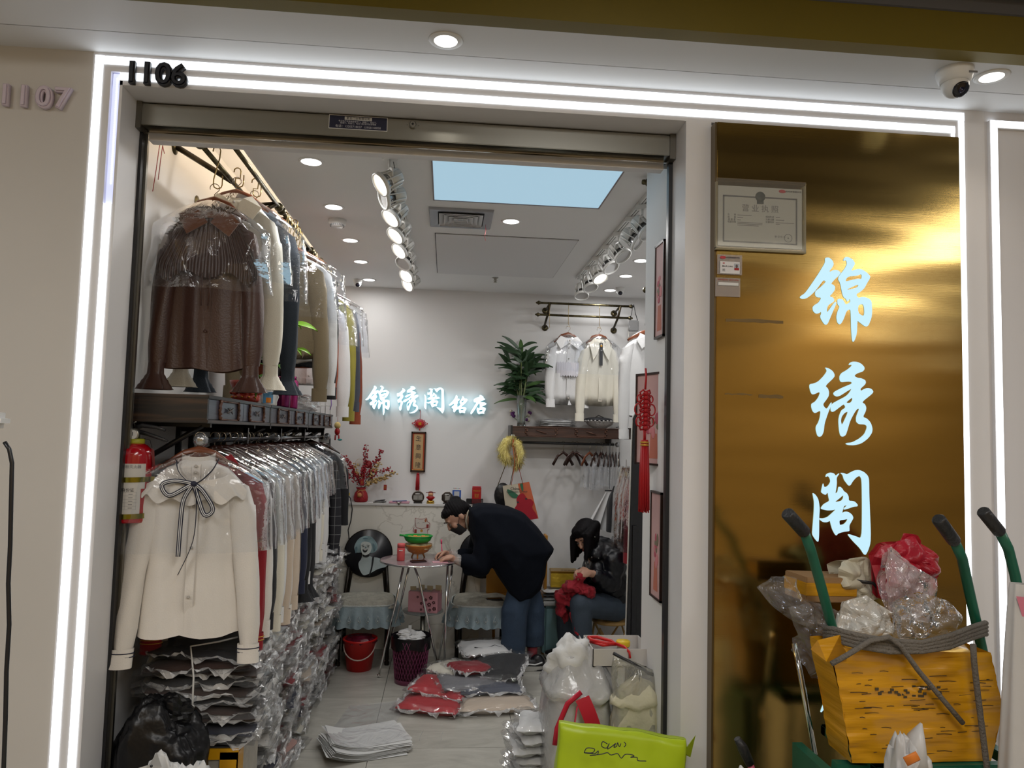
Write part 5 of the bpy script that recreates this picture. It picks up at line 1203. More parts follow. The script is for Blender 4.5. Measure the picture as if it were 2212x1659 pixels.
# hook, knot, scroll, tassel
redcord = mat('red_cord', s(170, 16, 26), .55)
def tassel(par, top, ln, r, n=26, name='tassel'):
    q = MB(); q.tube([top, (top[0], top[1], top[2]-.012)], r*.9, 10)
    for i in range(n):
        a = i*2.4; rr = r*sqrt((i+.5)/n)
        q.tube([(top[0]+rr*.8*cos(a), top[1]+rr*.8*sin(a), top[2]-.01), (top[0]+rr*1.1*cos(a), top[1]+rr*1.1*sin(a), top[2]-ln*.5), (top[0]+rr*1.25*cos(a), top[1]+rr*1.25*sin(a), top[2]-ln*(.96+.04*sin(i*3.3)))], r*.19, 5)
    return q.obj(name, redcord, par)
kn = thing('knot_ornament', 'small red woven knot with a gold character hanging above the framed scroll', 'ornament', A(907, 915, BW-.02))
def loops(par, k, R, base=.45, th=.0028, sc=(1, 1)):
    q = MB()
    for i in range(k):
        a = 2*pi*i/k; r1 = R*(1 if i % (k//2) == 0 else .80 if i % 2 == 0 else .74)
        c, s_ = cos(a), sin(a)
        P = []
        for j in range(10):
            t = 2*pi*j/10; rad = R*base+(r1-R*base)*(.5-.5*cos(t)); off = .30*R*sin(t)*.5*(.5+rad/R*.5)
            P.append(((c*rad-s_*off)*sc[0], -.002*sin(t), (s_*rad+c*off)*sc[1]))
        q.tube(P, th, 5, closed=True)
    return q.obj('cord_loops', redcord, par)
loops(kn, 16, .060, sc=(1.0, .72))
MB().ball((0, 0, 0), (.035, .010, .028), 16).obj('knot_body', redcord, kn)
text('福', .026, mat('gold_bright', s(225, 170, 40), .35, .4), 'gold_character', kn, T(0, -.011, -.003), .001)
MB().tube([(0, 0, .035), (.002, 0, .10)], .0022, 6).tube([(0, 0, -.03), (0, 0, -.055)], .004, 6).obj('cord', redcord, kn)
wh = tag(MB().lathe([(0, 0), (.006, 0), (.006, .004), (0, .004)], n=10, M=RX(pi/2)).tube([(0, -.003, 0), (0, -.006, -.012), (0, -.012, -.014), (0, -.013, -.008)], .0014, 5).obj('wall_hook', steel), 'tiny clear hook on the wall above the red knot ornament', 'hook'); wh.location = A(907, 886, BW-.001)
sc0 = A(903.5, 976, BW-.012)
scr = thing('framed_scroll', 'narrow dark framed calligraphy scroll with four characters under the red knot', 'picture', sc0)
fw_ = .0565; fh_ = .155
q = MB()
for a in ((-fw_, -fw_+.010, -fh_, fh_), (fw_-.010, fw_, -fh_, fh_), (-fw_, fw_, fh_-.012, fh_), (-fw_, fw_, -fh_, -fh_+.012)): q.box(a[0], a[1], -.010, .008, a[2], a[3])
q.obj('frame', wood('dark_frame_wood', s(40, 20, 14), s(58, 32, 22), .35), scr)
MB().box(-fw_+.008, fw_-.008, -.001, .004, -fh_+.008, fh_-.008).obj('mount', mat('orange_mount', s(176, 72, 38), .7), scr)
MB().box(-fw_+.021, fw_-.021, -.003, -.001, -fh_+.024, fh_-.020).obj('paper', mat('scroll_paper', s(182, 152, 108), .8), scr)
for i, ch in enumerate('生意興隆'): text(ch, .046, ink, 'character', scr, T(0, -.0035, .104-.068*i-.004) @ RY(.06), .0003)
MB().box(-fw_+.013, fw_-.013, -.004, -.002, -fh_+.014, -fh_+.019).obj('gilt_strip', mat('gilt_strip', s(240, 205, 130), .3, .6), scr)
ts = thing('scroll_tassel', 'dark red tassel hanging under the framed scroll', 'tassel', A(903, 1022, BW-.02))
MB().tube([(0, 0, .016), (0, 0, 0)], .0015, 5).obj('cord', redcord, ts); tassel(ts, (0, 0, 0), .135, .012, 18)
# ledge items
LY = 5.70
def L0(px): return at(px, 1085, LY).x
berry = mat('red_berry', s(150, 10, 30), .3, coat=.4); twig = mat('twig_brown', s(90, 62, 45), .7); goldleaf = mat('dried_gold_leaf', s(190, 160, 105), .5, .2)
vs_ = thing('red_vase', 'round red cloth-textured vase with a gold tied emblem on the ledge', 'vase', (L0(779), LY, LZ))
MB().lathe([(0, 0), (.042, 0), (.052, .012), (.054, .035), (.046, .068), (.030, .088), (.030, .094), (.040, .108), (.036, .108), (.026, .092), (0, .09)], n=30, caps=False).obj('body', mat('red_velvet', s(150, 14, 26), .6, bump=.4, bscale=90), vs_)
MB().lathe([(.031, .084), (.034, .089), (.031, .094)], n=24, caps=False).obj('neck_cord', mat('straw_cord', s(175, 120, 70), .7), vs_)
MB().lathe([(0, 0), (.017, 0), (.017, .003), (0, .003)], n=20, M=T(-.004, -.055, .055) @ RX(pi/2-.15)).obj('emblem', MATS['straw_cord'], vs_)
MB().tube([(0, -.038, .09), (-.02, -.05, .075), (-.018, -.052, .04)], .002, 5).tube([(0, -.038, .09), (.02, -.05, .075), (.02, -.052, .04)], .002, 5).obj('ribbon', MATS['straw_cord'], vs_)
bq = thing('berry_arrangement', 'red berry branches and dried gold leaves standing in the red vase', 'flower arrangement', (L0(779), LY, LZ+.09))
o_ = bq.location
def br_(pts, n, mt, rr, sp, nm):
    P = [V(p) for p in pts]; st_ = MB().tube([tuple(p) for p in P], .0022, 5).obj('branch', twig, bq)
    q = MB(); R_ = random.Random(n)
    for i in range(n):
        f = .25+.75*i/n; k = f*(len(P)-1); a = min(int(k), len(P)-2); c = P[a].lerp(P[a+1], k-a)
        d = V((R_.uniform(-1, 1), R_.uniform(-1, .6), R_.uniform(-1, 1)))*sp
        if nm == 'berries': q.ball(c+d, rr*R_.uniform(.75, 1.15), 7, nz=5)
        else: q.ball(c+d, (rr*1.5, rr*.5, rr), 6, nz=4, M=None)
    oo = q.obj(nm, mt, st_); oo['kind'] = 'stuff'
def bpt(px, py): return tuple(at(px, py, LY)-o_)
for pts, n in ((((782, 1050), (788, 1010), (791, 962)), 46), (((780, 1050), (760, 1010), (738, 983)), 44), (((776, 1050), (756, 1025), (731, 1006)), 30), (((784, 1050), (806, 1005), (826, 972)), 34), (((784, 1050), (815, 1020), (845, 1012)), 22), (((780, 1055), (770, 1030), (762, 1012)), 34), (((781, 1055), (783, 1030), (786, 1012)), 40), (((790, 1030), (800, 1022), (818, 1018)), 14)):
    br_([bpt(*p) for p in pts], int(n*1.5), berry, .0068, .017, 'berries')
for pts, n in ((((786, 1052), (815, 1038), (855, 1021)), 44), (((788, 1050), (805, 1020), (820, 1000)), 44), (((786, 1054), (800, 1040), (835, 1030)), 40), (((780, 1040), (770, 1020), (768, 1000)), 16)):
    br_([bpt(*p) for p in pts], int(n*1.3), goldleaf, .0058, .016, 'dried_leaves')
fan = at(795, 1003, LY+.02)-o_
MB().lathe([(0, 0), (.030, 0), (.030, .001), (0, .001)], n=24, M=T(*fan) @ RX(pi/2)).obj('red_disc', mat('red_disc', s(140, 20, 24), .6), bq)
fan = at(776, 1000, LY+.03)-o_
q = MB(); q.tube([(fan.x+.028*cos(a), fan.y, fan.z+.030*sin(a)) for a in [2*pi*i/20 for i in range(20)]], .001, 4, closed=True)
for i in range(10): q.tube([(fan.x, fan.y, fan.z-.026), (fan.x+.027*cos(pi*i/9), fan.y, fan.z+.029*sin(pi*i/9))], .0006, 4)
q.obj('wire_fan', goldleaf, bq)
def charm(px, py, w_, h_, tx, dia=False):
    c = at(px, py, LY-.03)-o_; M = T(*c) @ (RY(pi/4) if dia else Matrix.Identity(4))
    oo = MB().box(-w_/2, w_/2, -.001, .001, -h_/2, h_/2, M=M).obj('hanging_card', mat('red_card', s(150, 18, 26), .6), bq)
    text(tx, .012, gold, 'card_lettering', oo, T(c.x, c.y-.0015, c.z), .0002)
    MB().tube([(c.x, c.y, c.z+h_/2), (c.x+.001, c.y+.01, c.z+h_/2+.035)], .0006, 4).obj('card_thread', gold, oo)
charm(832, 1053, .022, .040, '喜\n富'); charm(750, 1032, .036, .036, '福', True); charm(782, 1042, .028, .046, '招\n财')
pp = thing('paper_pile', 'loose pile of grey papers and receipts on the ledge', 'papers', (L0(820), LY-.02, LZ))
for i in range(6): MB().box(-.05+.004*i, .045+.003*sin(i), -.04, .04, .003*i, .003*i+.0018, M=RZ(.12*sin(i*2.1)) @ RY(-.05*i*.6)).obj('sheet', [paper, mat('receipt_grey', s(130, 128, 125), .7), mat('dark_cover', (.05, .05, .06), .5)][i % 3], pp)
nb = thing('pink_notebook', 'pink notebook with a metal clip and blue pen on the ledge', 'notebook', (L0(863), LY-.02, LZ))
MB().box(-.075, .075, -.05, .05, 0, .010, b=.001).obj('cover', mat('pink_cover', s(200, 150, 165), .6), nb); MB().box(-.073, .073, -.048, .048, .002, .008).obj('pages', paper, nb)
MB().tube([(-.02, -.052, .016), (.0, -.056, .004), (.02, -.052, .016)], .003, 6).ball((0, -.055, .0), (.010, .004, .010), 10).obj('clip', steel, nb)
MB().tube([(-.05, -.02, .0135), (.055, .0, .016)], .003, 6).obj('pen', mat('blue_pen', s(40, 60, 130), .4), nb)
def hexstand(px, lb, two):
    t = thing('display_stand', lb, 'display stand', (L0(px), LY-.03, LZ))
    MB().lathe([(0, -.003), (.044, -.003), (.044, .004), (0, .004)], n=8 if not two else 24, M=T(0, 0, .046) @ RX(pi/2) @ RZ(pi/8)).obj('dark_plate', mat('smoked_plate', s(62, 54, 48) if two else s(72, 68, 40), .3), t)
    MB().lathe([(.044, -.004), (.0475, -.004), (.0475, .006), (.044, .006)], n=8 if not two else 24, caps=False, M=T(0, 0, .046) @ RX(pi/2) @ RZ(pi/8)).obj('rim', mat('pewter_rim', s(150, 140, 130), .3, .5), t)
    for sx in ((-.018, .018) if two else (0,)): MB().box(sx-.0165, sx+.0165, -.0058, -.0045, .026, .060).obj('blank_panel', mat('grey_print', s(140, 138, 132), .6), t)
    MB().box(-.020, .012, -.0058, -.0045, .068, .074).obj('header', paper, t)
    MB().box(-.032, .032, -.012, .012, 0, .008).obj('foot', black, t)
hexstand(903, 'round smoked display stand with two blank grey panels on the ledge, under the tassel', True)
hexstand(966, 'octagonal olive display stand with one blank grey panel on the ledge', False)
fg = thing('fortune_figurine', 'small figurine in a red winged hat on a gold base between the display stands', 'figurine', (L0(930), LY-.03, LZ))
MB().lathe([(0, 0), (.030, 0), (.028, .022), (0, .024)], n=20).obj('base', mat('gold_base', s(200, 160, 70), .2, 1.0), fg)
MB().ball((0, 0, .042), (.026, .018, .022), 14).obj('robe', red, fg)
MB().ball((0, -.004, .068), (.020, .017, .016), 14).obj('head', mat('figurine_face', s(205, 150, 110), .5), fg)
MB().ball((0, 0, .080), (.020, .016, .012), 12).box(-.036, .036, -.002, .004, .078, .083).obj('hat', mat('dark_red_hat', s(110, 24, 20), .5), fg)
MB().ball((-.026, -.01, .045), .007, 8).obj('hand', red, fg); MB().ball((.026, -.01, .045), .007, 8).obj('hand', red, fg)
qs = thing('payment_sign', 'blue and white upright payment sign with its code panel left blank', 'sign', (L0(986), LY, LZ))
MB().box(-.033, .033, -.002, .002, .0, .125, b=.001).obj('board', white_pl, qs)
MB().box(-.033, .033, -.003, -.002, .0, .102).obj('blue_field', mat('sign_blue', s(50, 92, 170), .5), qs)
MB().box(-.020, .020, -.004, -.003, .045, .092).obj('white_panel', mat('grey_white_panel', s(190, 192, 196), .6), qs)
for i, c in enumerate((s(40, 60, 50), s(190, 50, 60), s(60, 150, 80), s(50, 130, 190), s(190, 40, 60))): MB().ball((-.022+.011*i, -.0028, .116), (.0035, .0006, .003), 8).obj('pay_mark', mat('pay_mark_%s' % 'abcde'[i], c, .5), qs)
rbx = thing('red_gift_box', 'red festive box with gold characters on the ledge beside the bent woman', 'box', (L0(1029), LY, LZ))
MB().box(-.034, .034, -.025, .025, .038, .125, b=.002).obj('upper_box', mat('festive_red', s(175, 20, 28), .4), rbx)
MB().box(-.036, .036, -.027, .025, 0, .038, b=.002).obj('lower_box', mat('maroon_box', s(88, 22, 26), .5, bump=.3, bscale=60), rbx)
MB().box(-.034, .034, -.02, .02, .125, .134, b=.003).obj('top_wrap', mat('pale_red_wrap', s(200, 80, 90), .4), rbx)
text('财', .036, gold, 'character', rbx, T(.0, -.026, .060), .0005); text('恭喜发财', .014, gold, 'character', rbx, T(0, -.026, .100), .0003)
tr = thing('black_tray', 'low black tray with a card reader on the ledge behind the red box', 'tray', (L0(1020), LY+.0, LZ))
MB().box(-.20, .085, -.055, -.03, 0, .006).obj('front_edge', black, tr)
MB().box(-.045, .085, .028, .05, 0, .036, b=.003).obj('back_block', black, tr)
MB().box(.045, .08, .024, .028, .006, .03).obj('grey_window', mat('tray_window', s(110, 110, 110), .4), tr)
# stickers on the ledge front
cf = mat('sticker_white', s(205, 198, 190), .6); cr = mat('sticker_red', s(140, 44, 40), .6)
cat_ = thing('cat_sticker', 'flat white lucky cat sticker with red outline on the ledge front above the fruit', 'sticker', at(911, 1137, 5.636))
sc_ = .0155
def Pm(pts): return [(x*sc_, z*sc_) for x, z in pts]
outl = [(-4.2, 1.5), (-4.4, 4.6), (-2.2, 3.9), (.8, 3.9), (3, 4.8), (3.6, 2.4), (5.2, 1.8), (5.0, -.8), (3.6, -2), (4.2, -4), (3, -5.6), (-3.4, -5.6), (-4.2, -3.6), (-5.4, -2.8), (-5.2, -.6), (-3.6, -.4)]
outl = [(x*.72, z*.86) for x, z in outl]
o = shape('outline', [Pm([(x*1.07, z*1.06) for x, z in outl])], cr, cat_, .0004, T(0, -.0006, 0), 1)
o = shape('body', [Pm(outl)], cf, cat_, .0004, T(0, -.0016, 0), 1)
for (x, z) in ((-1.7, 1.6), (.9, 1.8)): MB().tube([((x-.5)*sc_, -.0022, (z-.2)*sc_), (x*sc_, -.0022, (z+.2)*sc_), ((x+.5)*sc_, -.0022, (z-.2)*sc_)], .0009, 4).obj('eye', ink, cat_)
shape('ear_patch', [Pm([(1.2, 3.2), (2.2, 3.9), (2.3, 2.2), (1.5, 2.0)])], mat('tan_patch', s(165, 100, 65), .6), cat_, .0004, T(0, -.0022, 0), 1)
MB().tube([(-2.6*sc_, -.0022, -.6*sc_), (0, -.0022, -1.2*sc_), (2.5*sc_, -.0022, -.4*sc_)], .0016, 5).obj('collar', cr, cat_)
MB().lathe([(0, 0), (.010, 0)], caps=False, n=16, M=T(0, -.0024, -2.1*sc_) @ RX(pi/2)).obj('bell', gold, cat_)
for x, z in ((-2.9, -2.3), (2.8, .1)):
    o = MB().box((x-.85)*sc_, (x+.85)*sc_, -.003, -.002, (z-1.3)*sc_, (z+1.3)*sc_).obj('scroll_card', cf, cat_); MB().box((x-.55)*sc_, (x+.55)*sc_, -.0035, -.003, (z-.9)*sc_, (z+.9)*sc_).obj('scroll_mark', cr, o)

# right rack on the back wall
rk = thing('wall_clothes_rack', 'short double bronze clothes rack on the back wall above the two white shirts', 'clothes rail', A(1264, 668))
YR = 5.62; zU = at(1264, 658, YR).z; zL = at(1264, 683, YR+.02).z
xa, xb = at(1157, 655, YR).x, at(1370, 663, YR).x
for zz, yy in ((zU, YR), (zL, YR+.03)):
    MB().tube([(xa+.03, yy, zz), (xb-.03, yy, zz)], .009, 10).obj('rod', antique, rk, world=True)
    for xx, sd in ((xa, 1), (xb, -1)): MB().lathe([(0, 0), (.006, .004), (.010, .014), (.018, .024), (.012, .032), (.011, .04)], n=14, M=T(xx, yy, zz) @ RY(sd*pi/2)).obj('finial', antique, rk, world=True)
for xx in (xa+.10, xb-.12):
    MB().tube([(xx+.012, YR-.004, zU), (xx, YR+.03, zL), (xx-.01, 5.78, zL-.08)], .009, 8).tube([(xx+.012, YR, zU), (xx, 5.78, zU-.03)], .008, 8).obj('bracket', brass_dk, rk, world=True)
    for zz in (zL-.08, zU-.03): MB().lathe([(0, 0), (.026, 0), (.024, .010), (0, .014)], n=18, M=T(xx, 5.8, zz) @ RX(pi/2)).obj('flange', antique, rk, world=True)
for xx in (xa+.105,): tag(MB().tube([(xx, YR-.012, zU+.008), (xx+.002, YR-.014, zU-.08), (xx+.006, YR-.014, zL-.10), (xx-.006, YR-.014, zL-.115)], .002, 5).obj('rail_hook', MATS['brass_wire']), 'empty wire hook at the plant end of the back wall rack', 'hook')
for (px, py, lb, kw) in ((1227, 727, 'white shirt with sheer striped hem panel, hanging next to the bamboo plant', dict(cm=CL['white'], Ln=.36, Ls=.42, w=.13, out=.03, seed=71, collar='point', cover=.28)),
                         (1294, 730, 'cream shirt with a black ribbon tie and gold button, under clear film', dict(cm=CL['cream'], Ln=.36, Ls=.52, w=.12, out=.055, seed=73, collar='long', cover=.30))):
    p = at(px, py, YR); ggg = garment((p.x, YR, p.z+.07), .12, lb, t=.03, group='shirts on the back wall rack', cat='shirt', name='hanging_shirt', **kw)
    zz = p.z+.07; tag(MB().tube([(p.x, YR, zU+.011), (p.x, YR, zU-.03), (p.x, YR, zz+.03), (p.x+.012, YR, zz+.005), (p.x-.012, YR, zz+.012)], .0022, 5).obj('rail_hook', MATS['brass_wire']), 'straight wire hook holding the '+('striped hem shirt' if px < 1260 else 'ribbon tie shirt'), 'hook')
    if px > 1260:
        MB().grid(lambda u, v: (-.012+.026*u, -.052-.004*v, -.115-.175*v), 3, 4).obj('ribbon_tie', CL['black'], ggg); MB().ball((0, -.060, -.14), (.009, .004, .009), 10).obj('gold_button', gold, ggg)
        ggg.children
    else:
        MB().grid(lambda u, v: (-.095+.19*u, -.038-.022*sin(pi*u), -.275-.105*v+.006*sin(u*60)), 40, 4).obj('striped_panel', mat('sheer_stripes', s(205, 203, 210), .6, var=.3, vscale=40, stretch=(30, 1, .2)), ggg)
bgp = at(1372, 690, 5.5)
hb = thing('clear_handbag', 'small silver clear handbag with black straps hanging at the end of the back wall rack', 'handbag', (xb-.01, YR-.03, zU))
MB().tube([(-.008, 0, .008), (-.018, 0, -.06), (-.030, 0, -.115)], .006, 6, flat=.4).tube([(-.004, -.01, .008), (.010, -.01, -.06), (.028, -.01, -.115)], .006, 6, flat=.4).obj('strap', black, hb)
MB().box(-.042, .036, -.025, .02, -.20, -.115, b=.006).obj('pouch', mat('silver_vinyl', s(150, 150, 150), .2, .3, bump=.5, bscale=30), hb)
MB().tube([(-.04, 0, -.2), (-.042, 0, -.35), (-.03, 0, -.43), (-.01, 0, -.3)], .002, 5).obj('chain', steel, hb)
wsh = at(1385, 700, 4.6)
garment((1.30, 4.75, 2.35), .3, 'white shirt mostly hidden by the pier edge, beside the clear handbag', CL['white'], w=.17, Ln=.62, Ls=.56, out=.04, seed=75, cover=0, collar='point', group='shirts on the right side rail', cat='shirt', name='hanging_shirt', detail=False)
tag(MB().tube([(1.30, 4.75, 2.60), (1.30, 4.75, 2.37)], .0025, 5).obj('rail_hook', MATS['brass_wire']), 'long gold hook holding the shirt at the pier edge', 'hook')
rr2 = thing('side_clothes_rail', 'bronze clothes rail running behind the pier, its ball end just visible', 'clothes rail', (1.32, 4.0, 2.6))
MB().tube([(0, -.9, 0), (0, .85, 0)], .009, 8).ball((0, .87, 0), .022, 12).obj('rod', antique, rr2); MB().tube([(0, .7, 0), (.40, .7, -.02)], .008, 8).obj('bracket', brass_dk, rr2)
MB().tube([(0, -.5, 0), (.40, -.5, -.02)], .008, 8).obj('bracket', brass_dk, rr2)
for i, (px, py) in enumerate(((1382, 369), (1386, 393))):
    # finials of the near rail poking past the pier edge
    p = at(px, py, 3.05); t = tag(MB().lathe([(0, 0), (.010, .002), (.012, .012), (.010, .016), (.020, .026), (.010, .036), (.009, .07)], n=14, M=RY(pi/2)).obj('rail_finial', antique), ('upper' if i == 0 else 'lower')+' bronze rail finial poking out past the top of the pier edge', 'finial', 'finials of the rail behind the pier'); t.location = p
# wall shelf with drawers
YS = 5.58
xa, xb = at(1107, 930, YS).x, at(1336, 935, YS).x; z1, z0 = at(1220, 923, YS).z, at(1220, 946, YS).z
brw = wood('carved_brown_wood', s(62, 42, 34), s(98, 66, 50), .4, 3, (1, 12, 16))
ws = thing('wall_shelf', 'brown carved wooden wall shelf holding the bamboo vase and packed shirts', 'shelf', ((xa+xb)/2, 5.69, z0))
MB().box(xa, xb, YS, 5.8, z0+.008, z1-.008).obj('drawer_box', brw, ws, world=True)
MB().box(xa-.01, xb+.006, YS-.008, 5.8, z1-.008, z1, b=.002).obj('top_board', brw, ws, world=True)
MB().box(xa-.01, xb+.006, YS-.008, 5.8, z0, z0+.008, b=.002).obj('bottom_board', brw, ws, world=True)
MB().box(xa-.015, xa, YS-.01, 5.8, z0, z1+.005).obj('end_plate', black, ws, world=True)
for fx in (.27, .74):
    cx = xa+(xb-xa)*fx; cz = (z0+z1)/2; q = MB()
    q.tube([(cx-.10, YS-.002, cz-.028), (cx+.10, YS-.002, cz-.028), (cx+.125, YS-.003, cz), (cx+.10, YS-.002, cz+.028), (cx-.10, YS-.002, cz+.028), (cx-.125, YS-.003, cz)], .0032, 5, closed=True)
    for sd in (-1, 1):
        for j in range(4): q.ball((cx+sd*(.108+.012*(j % 2)), YS-.004, cz-.022+.015*j), .007, 7)
    o = q.obj('carved_panel', carve, ws, world=True); MB().tube([(cx-.04, YS-.004, cz+.012), (cx, YS-.008, cz), (cx+.04, YS-.004, cz-.012)], [.002, .006, .002], 6).obj('drawer_pull', carve, o, world=True)
zr = at(1220, 958, YS+.03).z
MB().tube([(xa+.01, YS+.05, zr), (xb-.02, YS+.05, zr)], .010, 10).obj('hanging_rod', black, ws, world=True)
for xx in (xa+.03, xb-.05): MB().box(xx-.006, xx+.006, YS+.045, 5.8, zr-.008, z0).obj('bracket', black, ws, world=True)
for xx in (xa-.005, xb+.005): MB().ball((xx, YS+.05, zr), .020, 12).obj('crystal_ball', MATS['crystal'], ws, world=True)
s2 = thing('corner_shelf', 'end of a dark drawer shelf on the right hand wall, beyond the wall shelf', 'shelf', (1.52, 5.1, z0-.03))
p0, p1 = at(1348, 925, 5.2), at(1400, 950, 5.2)
MB().box(p0.x, 1.75, 4.3, 5.2, p1.z+.0, p0.z).obj('drawer_box', shelf_dk, s2, world=True); MB().box(p0.x+.012, p0.x+.09, 4.294, 4.30, p1.z+.012, p0.z-.012).obj('carved_panel', carve, s2, world=True)
MB().tube([(p0.x+.06, 4.3, p1.z-.06), (p0.x+.06, 5.2, p1.z-.06)], .012, 8).tube([(p0.x+.03, 4.3, p1.z-.06), (p0.x+.06, 4.3, p1.z-.06)], .02, 8).box(p0.x+.05, 1.75, 4.5, 4.52, p1.z-.07, p1.z).obj('hanging_rod', black, s2, world=True)
# vase of bamboo
vz = thing('bamboo_vase', 'tall clear glass vase standing at the end of the brown wall shelf', 'vase', (at(1126, 915, 5.66).x, 5.66, z1))
MB().lathe([(0, .001), (.033, .001), (.031, .04), (.034, .14), (.044, .235), (.042, .235), (.032, .14), (.029, .04), (.03, .01), (0, .01)], n=28, caps=False).obj('glass', film('vase_glass', (.9, .95, .93), .08, .04, .05, 4, .9), vz)
MB().lathe([(0, .011), (.028, .011), (.028, .10), (0, .10)], n=20).obj('water', film('vase_water', (.8, .9, .85), .15, .04, .02, 4, .3), vz)
bm_ = thing('lucky_bamboo', 'bushy dark green lucky bamboo leaves spreading from the glass vase', 'plant', vz.location.copy())
stm = mat('bamboo_stalk', s(92, 104, 60), .5); lfm = mat('bamboo_leaf', s(40, 66, 38), .45); lfm2 = mat('bamboo_leaf_light', s(66, 98, 46), .45)
R_ = random.Random(3)
ld = {}
for k in range(10):
    a = 2*pi*k/10; r0 = .014; rt_ = .03+.02*(k % 3); h = .34+.05*(k % 4)
    tip = V((rt_*cos(a), rt_*sin(a)*.8, h))
    MB().tube([(r0*cos(a), r0*sin(a), .012), (r0*1.4*cos(a), r0*1.4*sin(a), .2), tuple(tip)], [.0065, .006, .004], 7).obj('stalk', stm, bm_)
    for j in range(10):
        an = a+R_.uniform(-1.2, 1.2)+j*.7; hh = h-.15+.028*j; el = R_.uniform(-.25, .9) if j > 3 else R_.uniform(-.3, .35)
        b0 = V((r0*1.4*cos(a), r0*1.4*sin(a), .2)).lerp(tip, max(0, (hh-.2)/(h-.2)))
        L_ = R_.uniform(.14, .23)
        leaf(bm_, b0, b0+V((cos(an)*cos(el)*L_, min(.10, sin(an)*cos(el)*L_*.75), sin(el)*L_+.02)), R_.uniform(.018, .027), lfm if R_.random() < .8 else lfm2, .015)
fl2 = thing('silk_flowers', 'purple and white silk flowers behind the glass vase', 'flowers', (vz.location.x, 5.75, z1+.07))
for k in range(12):
    sd = -1 if k < 6 else 1; MB().ball((sd*(.045+.035*R_.random()), R_.uniform(-.01, .01), R_.uniform(-.02, .05)), R_.uniform(.010, .016), 8).obj('blossom', [mat('purple_petal', s(84, 34, 96), .7), mat('white_petal', s(190, 182, 165), .7)][k % 3 == 1], fl2)
MB().tube([(-.08, 0, .02), (0, 0, -.04), (.08, 0, .04)], .003, 5).obj('stem', leaf_dk, fl2)
p = at(1200, 912, 5.66); t = thing('packed_shirts', 'flat pile of white shirts in printed clear film on the wall shelf', 'packed garment', (p.x, 5.67, z1))
for i in range(3):
    c, f, _ = pack_mesh(80+i, .24, .16, .018); o = c.obj('folded_cloth', CL['white'], t); o.location.z = .016*i; o2 = f.obj('plastic_sleeve', pack_film, t); o2.location.z = .016*i
MB().tube([(-.10, -.09, .05), (-.04, -.095, .058), (0, -.08, .06), (.05, -.09, .056)], .003, 5).obj('dark_print', gray_ink, t)
p = at(1296, 910, 5.66); t = thing('lace_basket', 'oval white lace basket heaped with a black bag and straps, on the wall shelf', 'basket', (p.x, 5.67, z1))
MB().lathe([(.05, 0), (.10, .03), (.115, .055)], n=32, sy=.6, caps=False).obj('bowl', mat('white_lace', s(170, 168, 165), .7, bump=.8, bscale=120), t)
q = MB()
for i in range(22):
    a = 2*pi*i/22; q.ball((.116*cos(a), .07*sin(a), .055), (.010, .008, .009), 7)
q.obj('scalloped_rim', MATS['white_lace'], t)
MB().ball((-.01, 0, .066), (.115, .06, .020), 20).obj('black_bag', mat('quilted_black', (.02, .02, .024), .4), t)
MB().tube([(.08, -.02, .06), (.14, -.03, .05), (.155, -.03, .015), (.12, -.04, .01)], .004, 6).tube([(-.04, 0, .08), (-.01, 0, .10), (.03, 0, .085)], .003, 6).obj('strap', black, t)
# empty hangers and hanging sleeves under the shelf
Rk = random.Random(9)
hp = [(1217, .3), (1238, .5), (1246, -.35), (1274, .6), (1288, .9), (1298, 1.1), (1302, 1.0), (1310, 1.15), (1318, 1.2), (1324, 1.2), (1331, 1.25), (1338, 1.3)]
for i, (px, yaw) in enumerate(hp):
    x = at(px, 958, YS+.05).x
    t = thing('empty_hanger', ['first dark empty hanger from the yellow bag end of the rod', 'second dark empty hanger on the short rod', 'third dark empty hanger, crossing the second', 'brown empty hanger hanging apart before the bunch'][i] if i < 4 else 'glossy dark hanger, %s in the crowded bunch at the rod end' % (['first']+ORD[1:])[i-4], 'hanger', (x, YS+.05, zr), yaw, 'empty hangers under the wall shelf')
    MB().tube([(.012*cos(a), 0, .004+.012*sin(a)) for a in [radians(d) for d in range(200, -40, -30)]]+[(0, 0, -.03), (0, 0, -.062)], .0018, 5).obj('hook', wire, t)
    MB().tube([(-.085, 0, -.165), (-.045, .003, -.098), (0, 0, -.066), (.045, .003, -.098), (.085, 0, -.165)], [.012, .011, .012, .011, .012], 8, flat=.5).obj('shoulders', dark_hang if i != 3 else wood_hang, t)
shf = thing('film_curtain', 'row of empty clear garment sleeves hanging in the bunch of hangers', 'plastic sleeves', (at(1300, 1000, 5.6).x, 5.62, zr))
for i in range(8):
    o = MB().grid(lambda u, v: (-.12+.030*i+.05*(u-.5)*1.6+.006*sin(u*12+i), .03*sin(i*2)+.012*sin(u*9+i)*v, -.13-.20*v-.02*sin(i)), 10, 8).obj('sleeve_film', film('curtain_film', (.85, .87, .9), .22, .2, .8, 14, .6), shf)
sk = thing('white_skirt', 'white flared skirt hanging at an angle below the empty film sleeves', 'skirt', (at(1310, 1050, 5.6).x, 5.58, at(1310, 1050, 5.6).z))
MB().grid(lambda u, v: (-.02-.14*u*v*1.1+.06*(1-v)*(1-u)+.02*v, -.05+.09*abs(sin(u*7))*v*.4, -.04-.30*v+.05*u*v), 30, 10).obj('cloth', CL['white'], sk)
MB().tube([(-.02, -.02, -.03), (.05, -.02, -.03)], .006, 6).tube([(.015, -.02, -.02), (.015, -.01, at(1310, 958, 5.6).z-sk.location.z)], .002, 5).obj('clip_hanger', black, sk)
